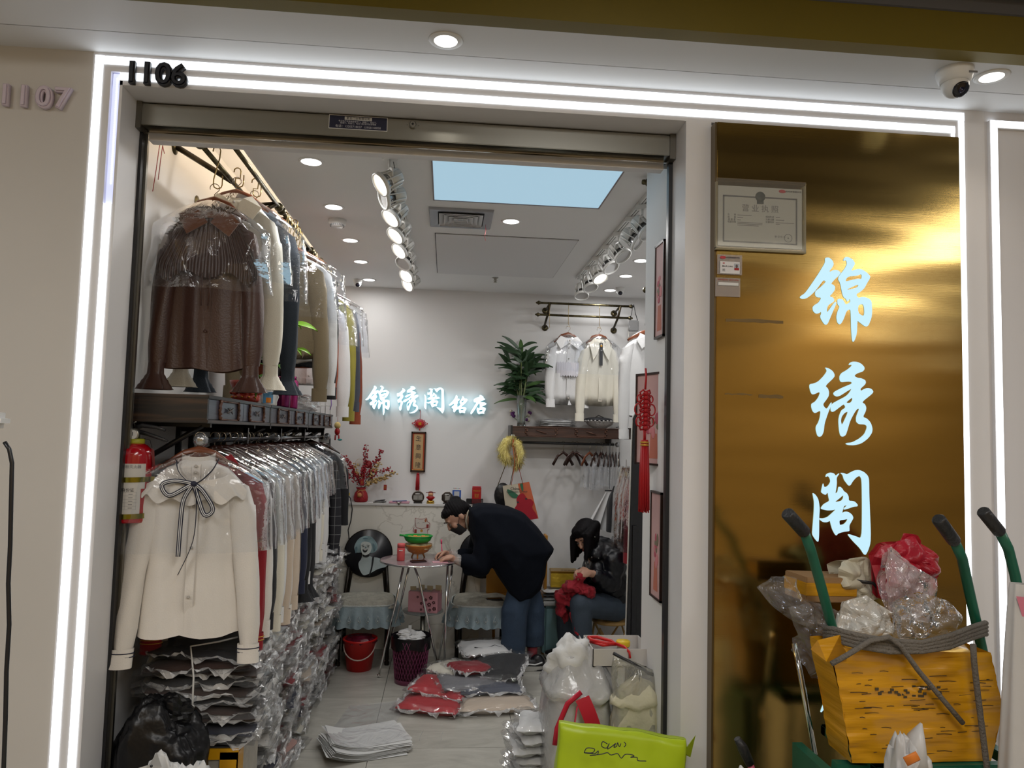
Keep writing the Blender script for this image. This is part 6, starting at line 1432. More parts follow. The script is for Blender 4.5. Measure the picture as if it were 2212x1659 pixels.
for i, (px, c, lb, Lz, xo) in enumerate(((1326, 'black', 'black trousers hanging between the white skirt and the film bags', .34, 0), (1344, 'tan', 'tan brown coat in a long clear film bag by the dark board', .62, 0), (1356, 'tan', 'rust brown long coat, second film bag by the dark board', .66, 0), (1365, 'crimson', 'crimson long dress nearly hidden behind the dark board', .66, 0))):
    y = 5.45-.12*i; pz_ = at(px, 1010 if i else 1050, y); t = thing('bagged_coat' if i else 'hanging_trousers', lb, 'coat' if i else 'trousers', (pz_.x+.03, y, pz_.z), .5, None if i == 0 else 'long garments at the end of the shop')
    MB().grid(lambda u, v: (.055*cos(2*pi*u)*(.5+.6*v)+.004*sin(u*40), .10*sin(2*pi*u)*(.35+.7*min(1, v*3)), -Lz*v), 30, 12, wrap=True).obj('cloth', CL[c], t)
    if i: MB().grid(lambda u, v: (.068*cos(2*pi*u)*(.5+.6*v)+.006*sin(u*30), .12*sin(2*pi*u)*(.35+.7*min(1, v*3)), .01-Lz*.9*v), 30, 12, wrap=True).obj('film_bag', clear, t)
    MB().tube([(0, 0, 0), (0, 0, .06 if i else .2)], .002, 5).obj('hook', wire, t)
# bags on the hook by the wall shelf
p = at(1108, 945, 5.56)
yb = thing('yellow_fluffy_scarf', 'fluffy pale yellow fur scarf draped from the end of the wall shelf', 'scarf', (p.x, 5.55, p.z))
fur = mat('yellow_fur', s(228, 214, 128), .95, sheen=.6, bump=.8, bscale=70)
def furry(path, R, seed, name, par, mt, hairs=700, hl=.03):
    q = MB(); P = [V(a) for a in path]; q.tube([tuple(a) for a in P], R, 14); q.obj(name, mt, par)
    h = MB(); Rn = random.Random(seed)
    for i in range(hairs):
        k = Rn.random()*(len(P)-1); a = min(int(k), len(P)-2); c = P[a].lerp(P[a+1], k-a); r = (R[a]*(1-(k-a))+R[a+1]*(k-a))
        d = V((Rn.gauss(0, 1), Rn.gauss(0, 1), Rn.gauss(0, 1))).normalized(); b0 = c+d*r*.85; e = b0+d*hl*Rn.uniform(.4, 1)+V((0, 0, -hl*.4)); sd_ = d.cross(V((.3, .5, .8))).normalized()*.0028
        h.add([b0-sd_, b0+sd_, e], [(0, 1, 2)])
    o = h.obj('fur_pile', mt, par); o['kind'] = 'stuff'
furry([(.0, 0, .0), (-.05, 0, -.03), (-.075, 0, -.09), (-.055, 0, -.15), (-.015, 0, -.17)], [.014, .032, .040, .036, .018], 1, 'loop', yb, fur, 1500, .042)
furry([(.0, 0, -.02), (.035, 0, -.05), (.055, 0, -.12), (.045, 0, -.18), (.030, 0, -.215)], [.014, .030, .034, .026, .010], 2, 'tail', yb, fur, 1300, .042)
tb = thing('canvas_tote', 'cream and orange canvas tote with a red rabbit print on orange straps', 'tote bag', (p.x, 5.53, p.z))
# outline points traced from the photo, real cloth with thickness
def TP(px, py): q_ = at(px, py, 5.53); return (q_.x-tb.location.x, q_.z-tb.location.z)
t0_, t1_, b1_, b0_ = TP(1086, 1050), TP(1143, 1041), TP(1163, 1120), TP(1096, 1100)
b0_ = (TP(1096, 1128)[0]+.0, TP(1096, 1128)[1])
def quad(u, v): # u across, v down
    a = V((t0_[0], t0_[1])).lerp(V((t1_[0], t1_[1])), u); b_ = V((b0_[0], b0_[1])).lerp(V((b1_[0], b1_[1])), u); return a.lerp(b_, v)
tote_l = mat('tote_cream', s(196, 186, 165), .85); tote_r = mat('tote_orange', s(190, 96, 62), .85)
for nm, u0, u1, mt in (('front_cream', 0, .56, tote_l), ('front_orange', .56, 1, tote_r)):
    MB().grid(lambda u, v: (lambda c: (c.x, -.022*sin(pi*(u0+(u1-u0)*u))-.006, c.y))(quad(u0+(u1-u0)*u, v)), 10, 12).grid(lambda u, v: (lambda c: (c.x, .012*sin(pi*(u0+(u1-u0)*u)), c.y))(quad(u0+(u1-u0)*(1-u), v)), 10, 12).obj(nm, mt, tb)
def decal(poly, mt, nm, dy=-.0295, par=None, k=2):
    return shape(nm, [[(quad(u, v).x, quad(u, v).y) for u, v in poly]], mt, par or tb, .0004, T(0, dy, 0), k)
rred = mat('tote_red', s(160, 22, 40), .8); tg_ = mat('tote_green', s(50, 104, 76), .8)
decal([(.12, .08), (.3, .15), (.5, .3), (.52, .38), (.3, .36), (.14, .22)], tg_, 'leaf_print')
decal([(.62, .0), (.74, .0), (.72, .18), (.66, .22)], tg_, 'leaf_print')
decal([(.60, .26), (.70, .27), (.78, .44), (.90, .44), (.98, .55), (.86, .68), (.95, .84), (.98, .99), (.62, .99), (.40, .86), (.30, .78), (.28, .64), (.40, .54), (.40, .40), (.48, .31)], rred, 'rabbit_print', -.030)
for u, v in ((.44, .48), (.74, .42)): decal([(u-.035, v-.02), (u+.02, v-.02), (u+.04, v+.02), (u-.03, v+.03)], ink, 'rabbit_eye', -.0315, k=1)
c = quad(.42, .11); text('China', .030, ink, 'lettering', tb, T(c.x, -.031, c.y) @ RY(-.05), .0003)
c = quad(.47, .20); text('Commerc Group', .022, ink, 'lettering', tb, T(c.x, -.031, c.y) @ RY(-.05), .0003)
strp = mat('orange_strap', s(205, 92, 40), .7)
MB().tube([(TP(1104, 1048)[0], -.02, TP(1104, 1048)[1]), (TP(1112, 1000)[0], -.012, TP(1112, 1000)[1]), (-.004, -.004, -.05), (0, 0, -.01)], .009, 8, flat=.25).obj('strap', strp, tb)
MB().tube([(TP(1129, 1046)[0], -.02, TP(1129, 1046)[1]), (TP(1120, 1008)[0], -.008, TP(1120, 1008)[1]), (.006, 0, -.06), (0, 0, -.01)], .008, 8, flat=.25).obj('strap', mat('red_orange_strap', s(170, 44, 26), .7), tb)
hbk = thing('black_shoulder_bag', 'black leather shoulder bag with a chain strap behind the canvas tote', 'handbag', (p.x, 5.62, p.z))
q0 = at(1083, 1070, 5.62)-hbk.location
MB().ball((q0.x+.01, 0, q0.z), (.065, .03, .095), 20).obj('body', mat('black_leather', (.015, .015, .017), .35, bump=.4, bscale=40), hbk)
MB().tube([(q0.x-.03, 0, q0.z+.07), (-.02, 0, -.14), (0, 0, -.01), (.03, 0, -.16), (q0.x+.06, 0, q0.z+.06)], .003, 6).obj('chain_strap', MATS['brass_wire'], hbk)
hk = tag(MB().lathe([(0, 0), (.014, 0), (.014, .02), (0, .02)], n=14, M=RX(pi/2)).tube([(0, -.02, 0), (0, -.05, -.004), (0, -.06, .012)], .004, 6).obj('wall_hook', chrome), 'chrome hook carrying the tote and the yellow scarf', 'hook'); hk.location = (p.x, 5.575, p.z+.01)

# leaning dark board (folded table or mirror back) behind the pier
brd = thing('leaning_board', 'tall black framed board with a white edge leaning behind the pier', 'board', (at(1370, 1300, 3.35).x, 3.35, 0))
yb_ = 3.35
h_ = at(1375, 885, yb_).z; x_l0 = at(1347, 1500, yb_).x-brd.location.x; x_l1 = at(1369, 890, yb_).x-brd.location.x; wdt = .11
MB().add([(x_l0, 0, 0), (x_l0+wdt, 0, 0), (x_l1+wdt, 0, h_), (x_l1+.02, 0, h_), (x_l1, 0, h_-.04), (x_l0, .03, 0), (x_l0+wdt, .03, 0), (x_l1+wdt, .03, h_), (x_l1+.02, .03, h_), (x_l1, .03, h_-.04)], [(0, 1, 2, 3, 4), (9, 8, 7, 6, 5), (0, 5, 6, 1), (1, 6, 7, 2), (2, 7, 8, 3), (3, 8, 9, 4), (4, 9, 5, 0)]).obj('panel', mat('board_black', (.012, .012, .014), .25), brd)
MB().tube([(x_l0-.004, .01, 0), (x_l1-.004, .01, h_-.04), (x_l1+.018, .01, h_+.003)], .004, 6).obj('edge_strip', white_metal, brd)
MB().box(x_l0+.03, x_l0+.05, -.010, 0, .30, 1.2).obj('inner_rail', black, brd)
# pictures on the pier's inner face
pinkp = mat('pink_picture_paper', s(198, 160, 158), .6)
def pier_pic(y0, y1, zt0, zb0, lb, seed, tilt=0.0, th=.012):
    t = thing('flower_picture', lb, 'picture', (XR-.001, (y0+y1)/2, (zt0+zb0)/2), 0, 'flower pictures on the pier'); t.rotation_euler = (0, 0, tilt)
    h = (zt0-zb0)/2; w_ = (y1-y0)/2
    q = MB()
    for a in ((-w_, -w_+.008, -h, h), (w_-.008, w_, -h, h), (-w_, w_, h-.008, h), (-w_, w_, -h, -h+.008)): q.box(-th, 0, a[0], a[1], a[2], a[3])
    q.obj('frame', MATS['dark_frame_wood'], t); MB().box(-th+.004, -th+.006, -w_+.006, w_-.006, -h+.006, h-.006).obj('print', pinkp, t)
    Rn = random.Random(seed)
    bl = [mat('rose_petal', s(176, 84, 100), .7), mat('pale_petal', s(205, 130, 135), .7), mat('print_leaf', s(120, 110, 90), .7)]
    for i in range(11):
        a = Rn.uniform(0, 6.28); rr = Rn.uniform(0, 1); cy, cz = w_*.5*rr*cos(a), h*(-.05+.32*rr*sin(a))
        MB().ball((-th+.0035, cy, cz), (.001, Rn.uniform(.008, .02), Rn.uniform(.010, .024)), 9).obj('printed_bloom', bl[i % 3], t)
    MB().add([(-th+.0035, -.02, -h*.32), (-th+.0035, .02, -h*.32), (-th+.0035, .028, -h*.85), (-th+.0035, -.028, -h*.85)], [(0, 1, 2, 3)]).obj('printed_vase', mat('print_vase', s(186, 110, 90), .7), t)
    return t
def zy(px, py, y): return at(px, py, y).z
pier_pic(2.66, 2.78, zy(1432, 525, 2.72), zy(1432, 730, 2.72), 'uppermost pink flower picture on the pier face', 1)
t = pier_pic(2.66, 2.90, zy(1406, 805, 2.8), zy(1406, 1005, 2.8), 'middle flower picture on the pier, tilted out behind the red knot', 2, .35)
pier_pic(2.66, 2.80, zy(1427, 1062, 2.72), zy(1427, 1295, 2.72), 'lowest pink flower picture on the pier, showing a vase of roses', 3)
# big knot with tassel
kb = thing('big_knot_ornament', 'large red woven knot with a long tassel hanging on the pier picture', 'ornament', (XR-.065, 2.70, at(1396, 885, 2.70).z))
kb.rotation_euler = (0, 0, .5)
q = MB()
for i in range(9):
    z = .065-.016*i
    for sd in (-1, 1): q.tube([(0, 0, z), (sd*.016, -.006, z+.008), (sd*.026, 0, z-.002), (sd*.016, .006, z-.012), (0, 0, z-.010)], .0035, 6)
    q.ball((0, -.004, z-.004), (.012, .010, .009), 8)
q.obj('knot_body', redcord, kb)
for sd in (-1, 1):
    for r0, z in ((.030, .0), (.024, -.045), (.02, .04)): MB().tube([(sd*(.016+r0*.6+r0*.6*cos(a)), 0, z+r0*.7*sin(a)) for a in [2*pi*i/14 for i in range(14)]], .0028, 5, closed=True).obj('side_loop', redcord, kb)
MB().tube([(0, 0, .075), (.004, 0, .12), (.010, .01, .155)], .004, 6).tube([(-.004, 0, -.075), (-.003, 0, -.115)], .003, 6).tube([(.004, 0, -.075), (.003, 0, -.115)], .003, 6).obj('cord', redcord, kb)
tz = -.112
tassel(kb, (0, 0, tz), at(1396, 938, 2.7).z-at(1393, 1095, 2.7).z, .0155, 40)
for dz in (.004, .014): MB().lathe([(.0165, -tz*0), (.0172, .003), (.0165, .006)], n=18, caps=False, M=T(0, 0, tz-.008-dz)).obj('gold_band', gold, kb)

# ================================================================ FURNITURE AND FLOOR
blk_gold = mat('black_gold_leg', s(30, 24, 16), .3, .5, var=.6, vscale=14)
lace = mat('lace_cushion', s(165, 162, 150), .7, bump=.9, bscale=45, var=.18, vscale=26)
lacesk = mat('blue_lace_skirt', s(140, 158, 166), .55, bump=.4, bscale=40, var=.08, vscale=10)
lacetrim = mat('lace_trim', s(188, 194, 192), .6, bump=.8, bscale=80)
por_l = mat('portrait_light', s(140, 166, 172), .5, var=.35, vscale=14); por_m = mat('portrait_mid', s(92, 122, 132), .5, var=.25, vscale=12); por_d = mat('portrait_dark', s(24, 30, 36), .5)
def chair(cx, cy, lab, rz=0.0):
    t = thing('padded_chair', lab, 'chair', (cx, cy, 0), rz, 'chairs with round portrait backs')
    for sx in (-1, 1):
        MB().lathe([(0, 0), (.016, 0), (.018, .02), (.012, .03), (.015, .04), (.013, .10), (.020, .25), (.014, .27), (.021, .285), (.021, .30), (.016, .31), (.018, .40)], n=14, M=T(sx*.165, -.15, 0)).obj('leg', blk_gold, t)
        MB().tube([(sx*.15, .20, 0), (sx*.155, .16, .40), (sx*.135, .205, .60)], .013, 8).obj('leg', blk_gold, t)
    MB().box(-.19, .19, -.18, .18, .36, .40, b=.01).obj('seat_frame', blk_gold, t)
    def seat(u, v):
        x, y = (u-.5)*2, (v-.5)*2; e = (max(0, 1-abs(x)**4)*max(0, 1-abs(y)**4))**.5
        return (x*.205, y*.20, .395+.045*e+.004*sin(x*9)*sin(y*8))
    MB().grid(seat, 22, 22).obj('cushion', lace, t)
    def per(a):  # rounded square
        c, s_ = cos(a), sin(a); k = (abs(c)**4+abs(s_)**4)**-.25; return V((c*k*.207, s_*k*.203, 0))
    def skirt(u, v):
        a = 2*pi*u; p_ = per(a); n_ = p_.normalized()
        p_ = p_+n_*(.012+.045*v+.018*v*sin(a*17)); return (p_.x, p_.y, .405-.125*v-.012*v*abs(sin(a*14)))
    sk_ = MB().grid(skirt, 150, 9, wrap=True).obj('skirt', lacesk, t)
    MB().tube([tuple(per(2*pi*i/60)*1.03+V((0, 0, .408))) for i in range(60)], .006, 6, closed=True).obj('braid', lacetrim, sk_)
    q = MB()
    for i in range(26):
        a = 2*pi*i/26; p_ = per(a); n_ = p_.normalized(); b0 = p_+n_*.050+V((0, 0, .318)); sd = V((-n_.y, n_.x, 0))
        q.tube([b0+sd*.016, b0+V((0, 0, .038)), b0-sd*.016, b0-V((0, 0, .016))], .0022, 4, closed=True); q.ball(b0, .006, 5)
    o = q.obj('embroidery', lacetrim, sk_); o['kind'] = 'stuff'
    zc_ = .70
    for sx in (-1, 1): MB().tube([(sx*.135, .195, .42), (sx*.118, .205, .56), (sx*.10, .21, .60)], .011, 8).obj('back_post', blk_gold, t)
    B = T(0, .205, zc_) @ RX(pi/2)
    MB().lathe([(0, -.012), (.163, -.012), (.170, -.004), (.170, .010), (0, .012)], n=48, M=B).obj('back_disc', mat('back_vinyl', s(34, 34, 38), .3), t)
    MB().tube([(.170*cos(2*pi*i/48), .205, zc_+.170*sin(2*pi*i/48)) for i in range(48)], .007, 8, closed=True).obj('back_ring', blk_gold, t)
    def PP(pts): return [((x-468)/212*.170, -(y-340)/212*.170) for x, y in pts]
    for k, (nm, mt, pts) in enumerate((('portrait_hair', por_l, [(395,192),(440,178),(490,185),(520,215),(545,250),(552,295),(530,328),(500,335),(440,340),(400,330),(370,335),(345,315),(338,280),(350,245),(368,215)]),
        ('portrait_shoulder', mat('portrait_skin', s(176, 190, 192), .5, var=.15, vscale=9), [(415,335),(472,330),(488,372),(560,375),(640,425),(640,460),(560,478),(490,520),(430,542),(392,480),(380,425),(410,385)]),
        ('portrait_strap', por_d, [(505,365),(525,362),(510,480),(490,540),(478,540),(498,470)]),
        ('portrait_shadow', por_d, [(414,345),(474,338),(484,362),(452,376),(420,368)]), ('portrait_curl', por_m, [(345,290),(362,270),(372,300),(360,340),(350,330)]), ('portrait_curl', por_m, [(505,240),(525,262),(535,300),(520,325),(512,280)]), ('portrait_curl', por_m, [(405,205),(440,194),(470,204),(440,208)]),
        ('portrait_face', mat('portrait_face', s(206, 214, 212), .5, var=.08, vscale=20), [(400,240),(430,228),(485,238),(500,285),(484,335),(445,357),(412,342),(398,290)]),
        ('portrait_mouth', por_d, [(414,300),(440,296),(464,301),(455,322),(437,330),(421,321)]),
        ('portrait_teeth', paper, [(420,302),(440,298),(458,303),(440,311)]),
        ('portrait_brow', por_d, [(404,262),(428,258),(428,262),(406,267)]), ('portrait_eye', por_d, [(408,274),(424,270),(436,276),(422,279)]), ('portrait_eye', por_d, [(452,276),(466,271),(480,278),(466,281)]), ('portrait_nose', por_m, [(440,274),(448,274),(452,288),(438,289)]), ('portrait_brow', por_d, [(448,258),(478,262),(476,267),(448,262)]))):
        shape(nm, [PP(pts)], mt, t, .0004, T(0, .205-.0128-.0012*(k+1), zc_), 2)
    return t
chair(at(790, 1300, 5.42).x, 5.40, 'lace covered chair with a black round portrait back, over the red bucket', .06)
chair(at(1040, 1300, 5.42).x-.0, 5.40, 'lace covered chair with a round portrait back, half hidden by the bent woman', -.05)
ph = thing('black_phone_case', 'flat black phone case lying on the seat of the chair behind the bent woman', 'phone', (at(1068, 1290, 5.3).x, 5.30, .436), .1)
MB().box(-.06, .06, -.028, .028, 0, .009, b=.004).obj('case', black, ph); MB().box(-.05, .05, -.022, .022, .009, .010).obj('screen', mat('phone_glass', (.01, .01, .012), .08), ph)
# table
TX, TY, TZ = at(905, 1208, 5.05).x, 5.05, .752
tb_ = thing('round_table', 'small round glass topped table with thin chrome legs and a lower shelf', 'table', (TX, TY, 0))
MB().lathe([(0, TZ-.010), (.252, TZ-.010), (.256, TZ-.006), (.256, TZ-.001), (.252, TZ), (0, TZ)], n=56).obj('tabletop', mat('pink_grey_glass', s(138, 118, 122), .12, var=.12, vscale=9), tb_)
MB().lathe([(.254, TZ-.012), (.259, TZ-.010), (.259, TZ-.002), (.255, TZ)], n=56, caps=False).obj('edge_ring', chrome, tb_)
def wl(*P): return [tuple(V(p_)-V((TX, TY, 0))) for p_ in P]
for pts in ((at(894, 1222, 5.0), at(905, 1250, 4.98), (at(952, 1438, 4.93).x, 4.93, .012)), (at(967, 1222, 5.0), at(963, 1320, 4.98), (at(960, 1436, 4.96).x, 4.96, .012)), (at(872, 1222, 5.02), at(853, 1310, 5.03), (at(820, 1425, 5.02).x, 5.0, .012)), (at(977, 1220, 5.15), at(967, 1310, 5.2), (at(948, 1402, 5.3).x, 5.3, .012)), (at(884, 1222, 5.1), at(866, 1300, 5.18), (at(832, 1400, 5.3).x, 5.3, .012))):
    MB().tube(wl(*pts), .0075, 10).ball(tuple(V(pts[-1])-V((TX, TY, 0))), (.012, .012, .011), 10).obj('leg', chrome, tb_)
MB().ball((-.09, -.05, TZ-.03), .012, 10).obj('joint', chrome, tb_)
sh_c = at(914, 1314, 5.1)
MB().lathe([(0, -.004), (.135, -.004), (.137, 0), (.135, .004), (0, .004)], n=40, M=T(sh_c.x-TX, sh_c.y-TY, .405)).obj('lower_shelf', mat('shelf_glass', s(120, 126, 126), .1, alpha=.55), tb_)
MB().lathe([(.017, .0), (.017, .40)], n=14, M=T(sh_c.x-TX, sh_c.y-TY, 0)).obj('centre_pole', steel, tb_)
bx = thing('pink_tissue_box', 'pink tissue box with cut-out blossoms and snack packets, on the table lower shelf', 'box', (sh_c.x+.012, 5.08, .409), -.25)
pk = mat('pink_board', s(196, 140, 150), .6)
MB().box(-.10, .10, -.06, .06, 0, .135, b=.003).obj('body', pk, bx); MB().box(-.085, .05, -.05, .05, .135, .137).obj('top_panel', mat('pale_top', s(185, 170, 168), .6), bx); MB().lathe([(0, .1375), (.022, .1375)], caps=False, n=18, sy=.6, M=T(-.02, 0, 0)).obj('slot', ink, bx)
q = MB(); Rn = random.Random(4)
for (x, z, r) in ((.055, .10, .014), (.02, .085, .011), (.075, .07, .012), (.045, .055, .015), (.015, .04, .012), (.08, .03, .014), (.05, .02, .010), (-.01, .06, .010), (-.01, .02, .009), (-.035, .10, .009)):
    for j in range(5): a = 2*pi*j/5+x*9; q.ball((x+r*.6*cos(a), -.0605, z+r*.6*sin(a)), (r*.38, .0008, r*.38), 7)
o = q.obj('blossom_cutouts', mat('dark_maroon', s(66, 24, 30), .7), bx); o['kind'] = 'stuff'
for i in range(4): MB().box(-.09+.05*i, -.05+.05*i, -.02+.012*i, -.015+.012*i, .12, .165+.006*(i % 2), M=RY(.1*(i-2)*.3)).obj('snack_packet', mat('beige_packet', s(176, 162, 130), .6), bx)
ct = thing('coral_bottle', 'coral pink cylindrical bottle standing on the round table', 'bottle', (at(866, 1200, 5.0).x, 5.0, TZ))
cor = mat('coral_plastic', s(206, 88, 88), .45)
MB().lathe([(0, 0), (.024, 0), (.026, .004), (.026, .082), (.025, .084)], n=24).obj('body', cor, ct); MB().lathe([(.0255, .086), (.0255, .108), (.022, .112), (0, .112)], n=24).obj('cap', cor, ct); MB().box(-.012, .012, -.0275, -.0255, .066, .072).obj('label', paper, ct)
fb_ = thing('amber_fruit_bowl', 'amber plastic footed bowl full of snacks, under the green dish on the table', 'bowl', (at(903, 1195, 5.12).x, 5.12, TZ))
MB().lathe([(.035, .026), (.07, .045), (.092, .085), (.095, .092), (.088, .085), (.066, .05), (.03, .032)], n=30, caps=False).obj('bowl', mat('amber_plastic', s(205, 130, 50), .15, alpha=.8, bump=.5, bscale=50), fb_)
for i in range(3): a = 2*pi*i/3+.5; MB().tube([(.035*cos(a), .035*sin(a), .03), (.05*cos(a), .05*sin(a), .0)], .006, 6).obj('foot', MATS['amber_plastic'], fb_)
crumple(MB(), (0, 0, .075), (.082, .075, .03), 5, 20, .3).obj('snack_bags', mat('snack_foil', s(176, 160, 120), .3, var=.5, vscale=20), fb_)
gd = thing('green_dish', 'bright green plastic strainer dish with a handle, resting on the amber bowl', 'dish', (at(903, 1160, 5.12).x, 5.12, TZ+.105))
MB().lathe([(0, 0), (.07, 0), (.085, .012), (.098, .042), (.094, .042), (.08, .014), (.066, .005), (0, .005)], n=36, caps=False, sy=.8).tube([(.098*cos(2*pi*i/36), .078*sin(2*pi*i/36), .042) for i in range(36)], .004, 6, closed=True).obj('bowl', mat('green_plastic', s(30, 150, 60), .35), gd)
MB().tube([(-.095, 0, .042), (-.125, 0, .044)], .007, 6, flat=.5).obj('handle', MATS['green_plastic'], gd)
for i, (x, y) in enumerate(((-.055, -.01), (-.02, .02), (.005, -.025), (.035, .01), (.062, -.01), (-.035, -.035))):
    m_ = thing('mandarin', 'small mandarin orange in the green dish, '+['by the handle', 'in the back left', 'front middle', 'towards the bent woman', 'at the end by the bent woman', 'front near the handle'][i], 'fruit', (gd.location.x+x, gd.location.y+y, gd.location.z+.030), 0, 'mandarins in the green dish')
    MB().lathe([(0, -.014), (.012, -.012), (.0175, 0), (.012, .012), (.003, .0125), (0, .011)], n=16, caps=False).obj('fruit_body', mat('orange_peel', s(225, 130, 40), .5, bump=.3, bscale=200), m_); MB().ball((0, 0, .012), (.003, .003, .0015), 6).obj('stem_end', leaf_dk, m_)
ph = thing('brown_phone', 'dark brown phone lying on the round table', 'phone', (at(905, 1206, 4.98).x, 4.95, TZ), .35)
MB().box(-.055, .05, -.027, .027, 0, .010, b=.004).obj('case', mat('brown_case', s(60, 38, 36), .4), ph); MB().box(-.048, .044, -.022, .022, .010, .011).obj('screen', MATS['phone_glass'], ph)
pd_ = thing('pink_receipt_pad', 'pink receipt pad the bent woman is writing on', 'paper pad', (at(951, 1209, 4.96).x, 4.95, TZ), .15)
MB().box(-.05, .05, -.025, .03, 0, .003).obj('sheets', mat('pink_sheet', s(216, 160, 172), .6), pd_)
for i in range(4): MB().box(-.042, .02, -.018+.011*i, -.0165+.011*i, .003, .0034).obj('written_line', gray_ink, pd_)
# bucket and bin
bk2 = thing('red_bucket', 'red plastic bucket with a white handle under the chair', 'bucket', (at(778, 1400, 5.2).x, 5.18, 0))
rp = mat('bucket_red', s(196, 28, 26), .35)
MB().lathe([(0, .002), (.082, 0), (.108, .19), (.116, .195), (.116, .205), (.104, .205), (.10, .19), (.078, .01), (0, .01)], n=36, caps=False).obj('pail', rp, bk2)
MB().tube([(.105*cos(a), -.02-.10*sin(a)*.9, .17-.085*sin(a)) for a in [pi*i/14 for i in range(15)]], .0045, 6).obj('handle', mat('handle_white', s(190, 175, 165), .4), bk2)
crumple(MB(), (0, 0, .19), (.10, .10, .03), 17, 22, .3).obj('liner_bag', mat('maroon_liner', s(96, 20, 40), .3), bk2)
wb_ = thing('purple_waste_basket', 'perforated purple waste basket lined with a black bag, full of paper', 'waste basket', (at(886, 1440, 4.9).x, 4.92, 0))
H2 = .285; pur = mat('purple_basket', s(122, 52, 88), .4)
q = MB()
q.lathe([(.094, 0), (.098, .0), (.100, .03)], n=48, caps=False).lathe([(0, .003), (.094, .003)], n=48, caps=False).lathe([(.121, H2-.012), (.124, H2), (.120, H2)], n=48, caps=False)
o = q.obj('body', pur, wb_)
q = MB(); nr, nc = 11, 32
for k in range(nc):       # lattice of slanting ribs leaves the holes open
    for sg in (-1, 1):
        q.tube([((.099+.022*j/8)*cos(2*pi*(k+sg*j*.5)/nc), (.099+.022*j/8)*sin(2*pi*(k+sg*j*.5)/nc), .028+(H2-.04)*j/8) for j in range(9)], .0042, 5, flat=.5)
o = q.obj('lattice', pur, wb_); o['kind'] = 'stuff'
MB().lathe([(.088, .006), (.108, H2-.03)], n=30, caps=False).obj('inner_liner', mat('liner_dark', s(60, 22, 40), .5), wb_)
MB().grid(lambda u, v: ((.127+.006*sin(u*40)*v-.006*v)*cos(2*pi*u), (.127+.006*sin(u*33)*v-.006*v)*sin(2*pi*u), H2+.008-.075*v+.010*sin(u*19)*v), 60, 8, wrap=True).grid(lambda u, v: ((.124-.02*v)*cos(2*pi*u), (.124-.02*v)*sin(2*pi*u), H2+.008-.05*v), 40, 4, wrap=True).obj('bin_bag', blackbag, wb_)
for i in range(7):
    a = i*1.7; crumple(MB(), (.05*cos(a), .04*sin(a), H2-.005+.012*(i % 3)), (.045, .028, .018), 30+i, 10, .5).obj('paper_scrap', mat('scrap_white', s(205, 205, 205), .6), wb_)
MB().box(-.01, .01, -.004, -.002, .0, .07, M=T(-.01, .02, H2) @ RX(.2)).obj('paper_scrap', MATS['scrap_white'], wb_)
# cable down the ledge
cab = thing('black_power_cable', 'black power cable with a yellow clip running down the ledge beside the black jacket', 'cable', at(752, 1085, 5.62))
P = [(750, 1068), (757, 1076), (761, 1100), (758, 1125), (752, 1145), (755, 1172), (760, 1190)]
MB().tube([tuple(at(a, b_, 5.61)-cab.location) for a, b_ in P], .004, 6).obj('cord', black, cab); MB().box(-.012, .014, -.01, .01, .03, .048, M=T(-.005, 0, .02)).obj('yellow_clip', MATS['yellow_plastic'], cab)
# heap of packed garments on the floor
cmix = mat('cloth_red_bright', s(178, 18, 34), .7, sheen=.2)
heap = [('white', 1045, 1430, 5.02, .15, .20, (.05, .0), 'white garment with dark ribbon in film, on top at the back of the floor heap', .30, .24),
        ('black', 1070, 1465, 4.78, .10, -.35, (.18, -.12), 'black garment in glossy film leaning on the right of the floor heap', .36, .34),
        ('crimson', 1015, 1460, 4.75, .105, .5, (-.05, .1), 'dark red garment half covered in the middle of the floor heap', .26, .22),
        ('cream', 975, 1450, 4.80, .085, .9, (.06, .05), 'cream garment in film on the left rear of the floor heap', .26, .20),
        ('grey', 1010, 1482, 4.62, .06, .3, (0, .06), 'grey garment in hazy film under the black one in the floor heap', .38, .26),
        ('slate', 1055, 1490, 4.60, .045, .1, (0, .0), 'slate garment in film low in the floor heap', .38, .26),
        ('red', 955, 1480, 4.58, .045, -.35, (.04, .08), 'bright red garment in film, upper of the two reds in the floor heap', .34, .26),
        ('red', 935, 1500, 4.45, .0, -.30, (0, .0), 'bright red garment in film, lowest at the left of the floor heap', .36, .28),
        ('beige', 1070, 1508, 4.42, .0, .1, (0, .0), 'beige garment in film flat on the tiles at the right front of the heap', .44, .20)]
CL['red'] = cmix
for k, (c, px, py, y, z, rz_, (ra, rb__), lb, w_, d_) in enumerate(heap):
    t = thing('packed_garment', lb, 'packed garment', (at(px, py, y).x, y, z), 0, 'packed garments heaped on the floor'); t.rotation_euler = (ra, rb__, rz_)
    c_, f, r_m = pack_mesh(120+k*2.3, w_, d_, .06); c_.obj('folded_cloth', CL[c], t); f.obj('plastic_sleeve', pack_film, t); r_m.obj('sleeve_rim', rim_film, t)
    if k == 0: MB().tube([(-.08, -.05, .052), (-.02, -.08, .05), (.06, -.04, .055), (.1, -.07, .048)], .008, 6, flat=.3).obj('dark_ribbon', CL['black'], t)
    if k == 1: MB().box(-.04, .06, -.06, -.01, .052, .054).obj('paper_label', paper, t)
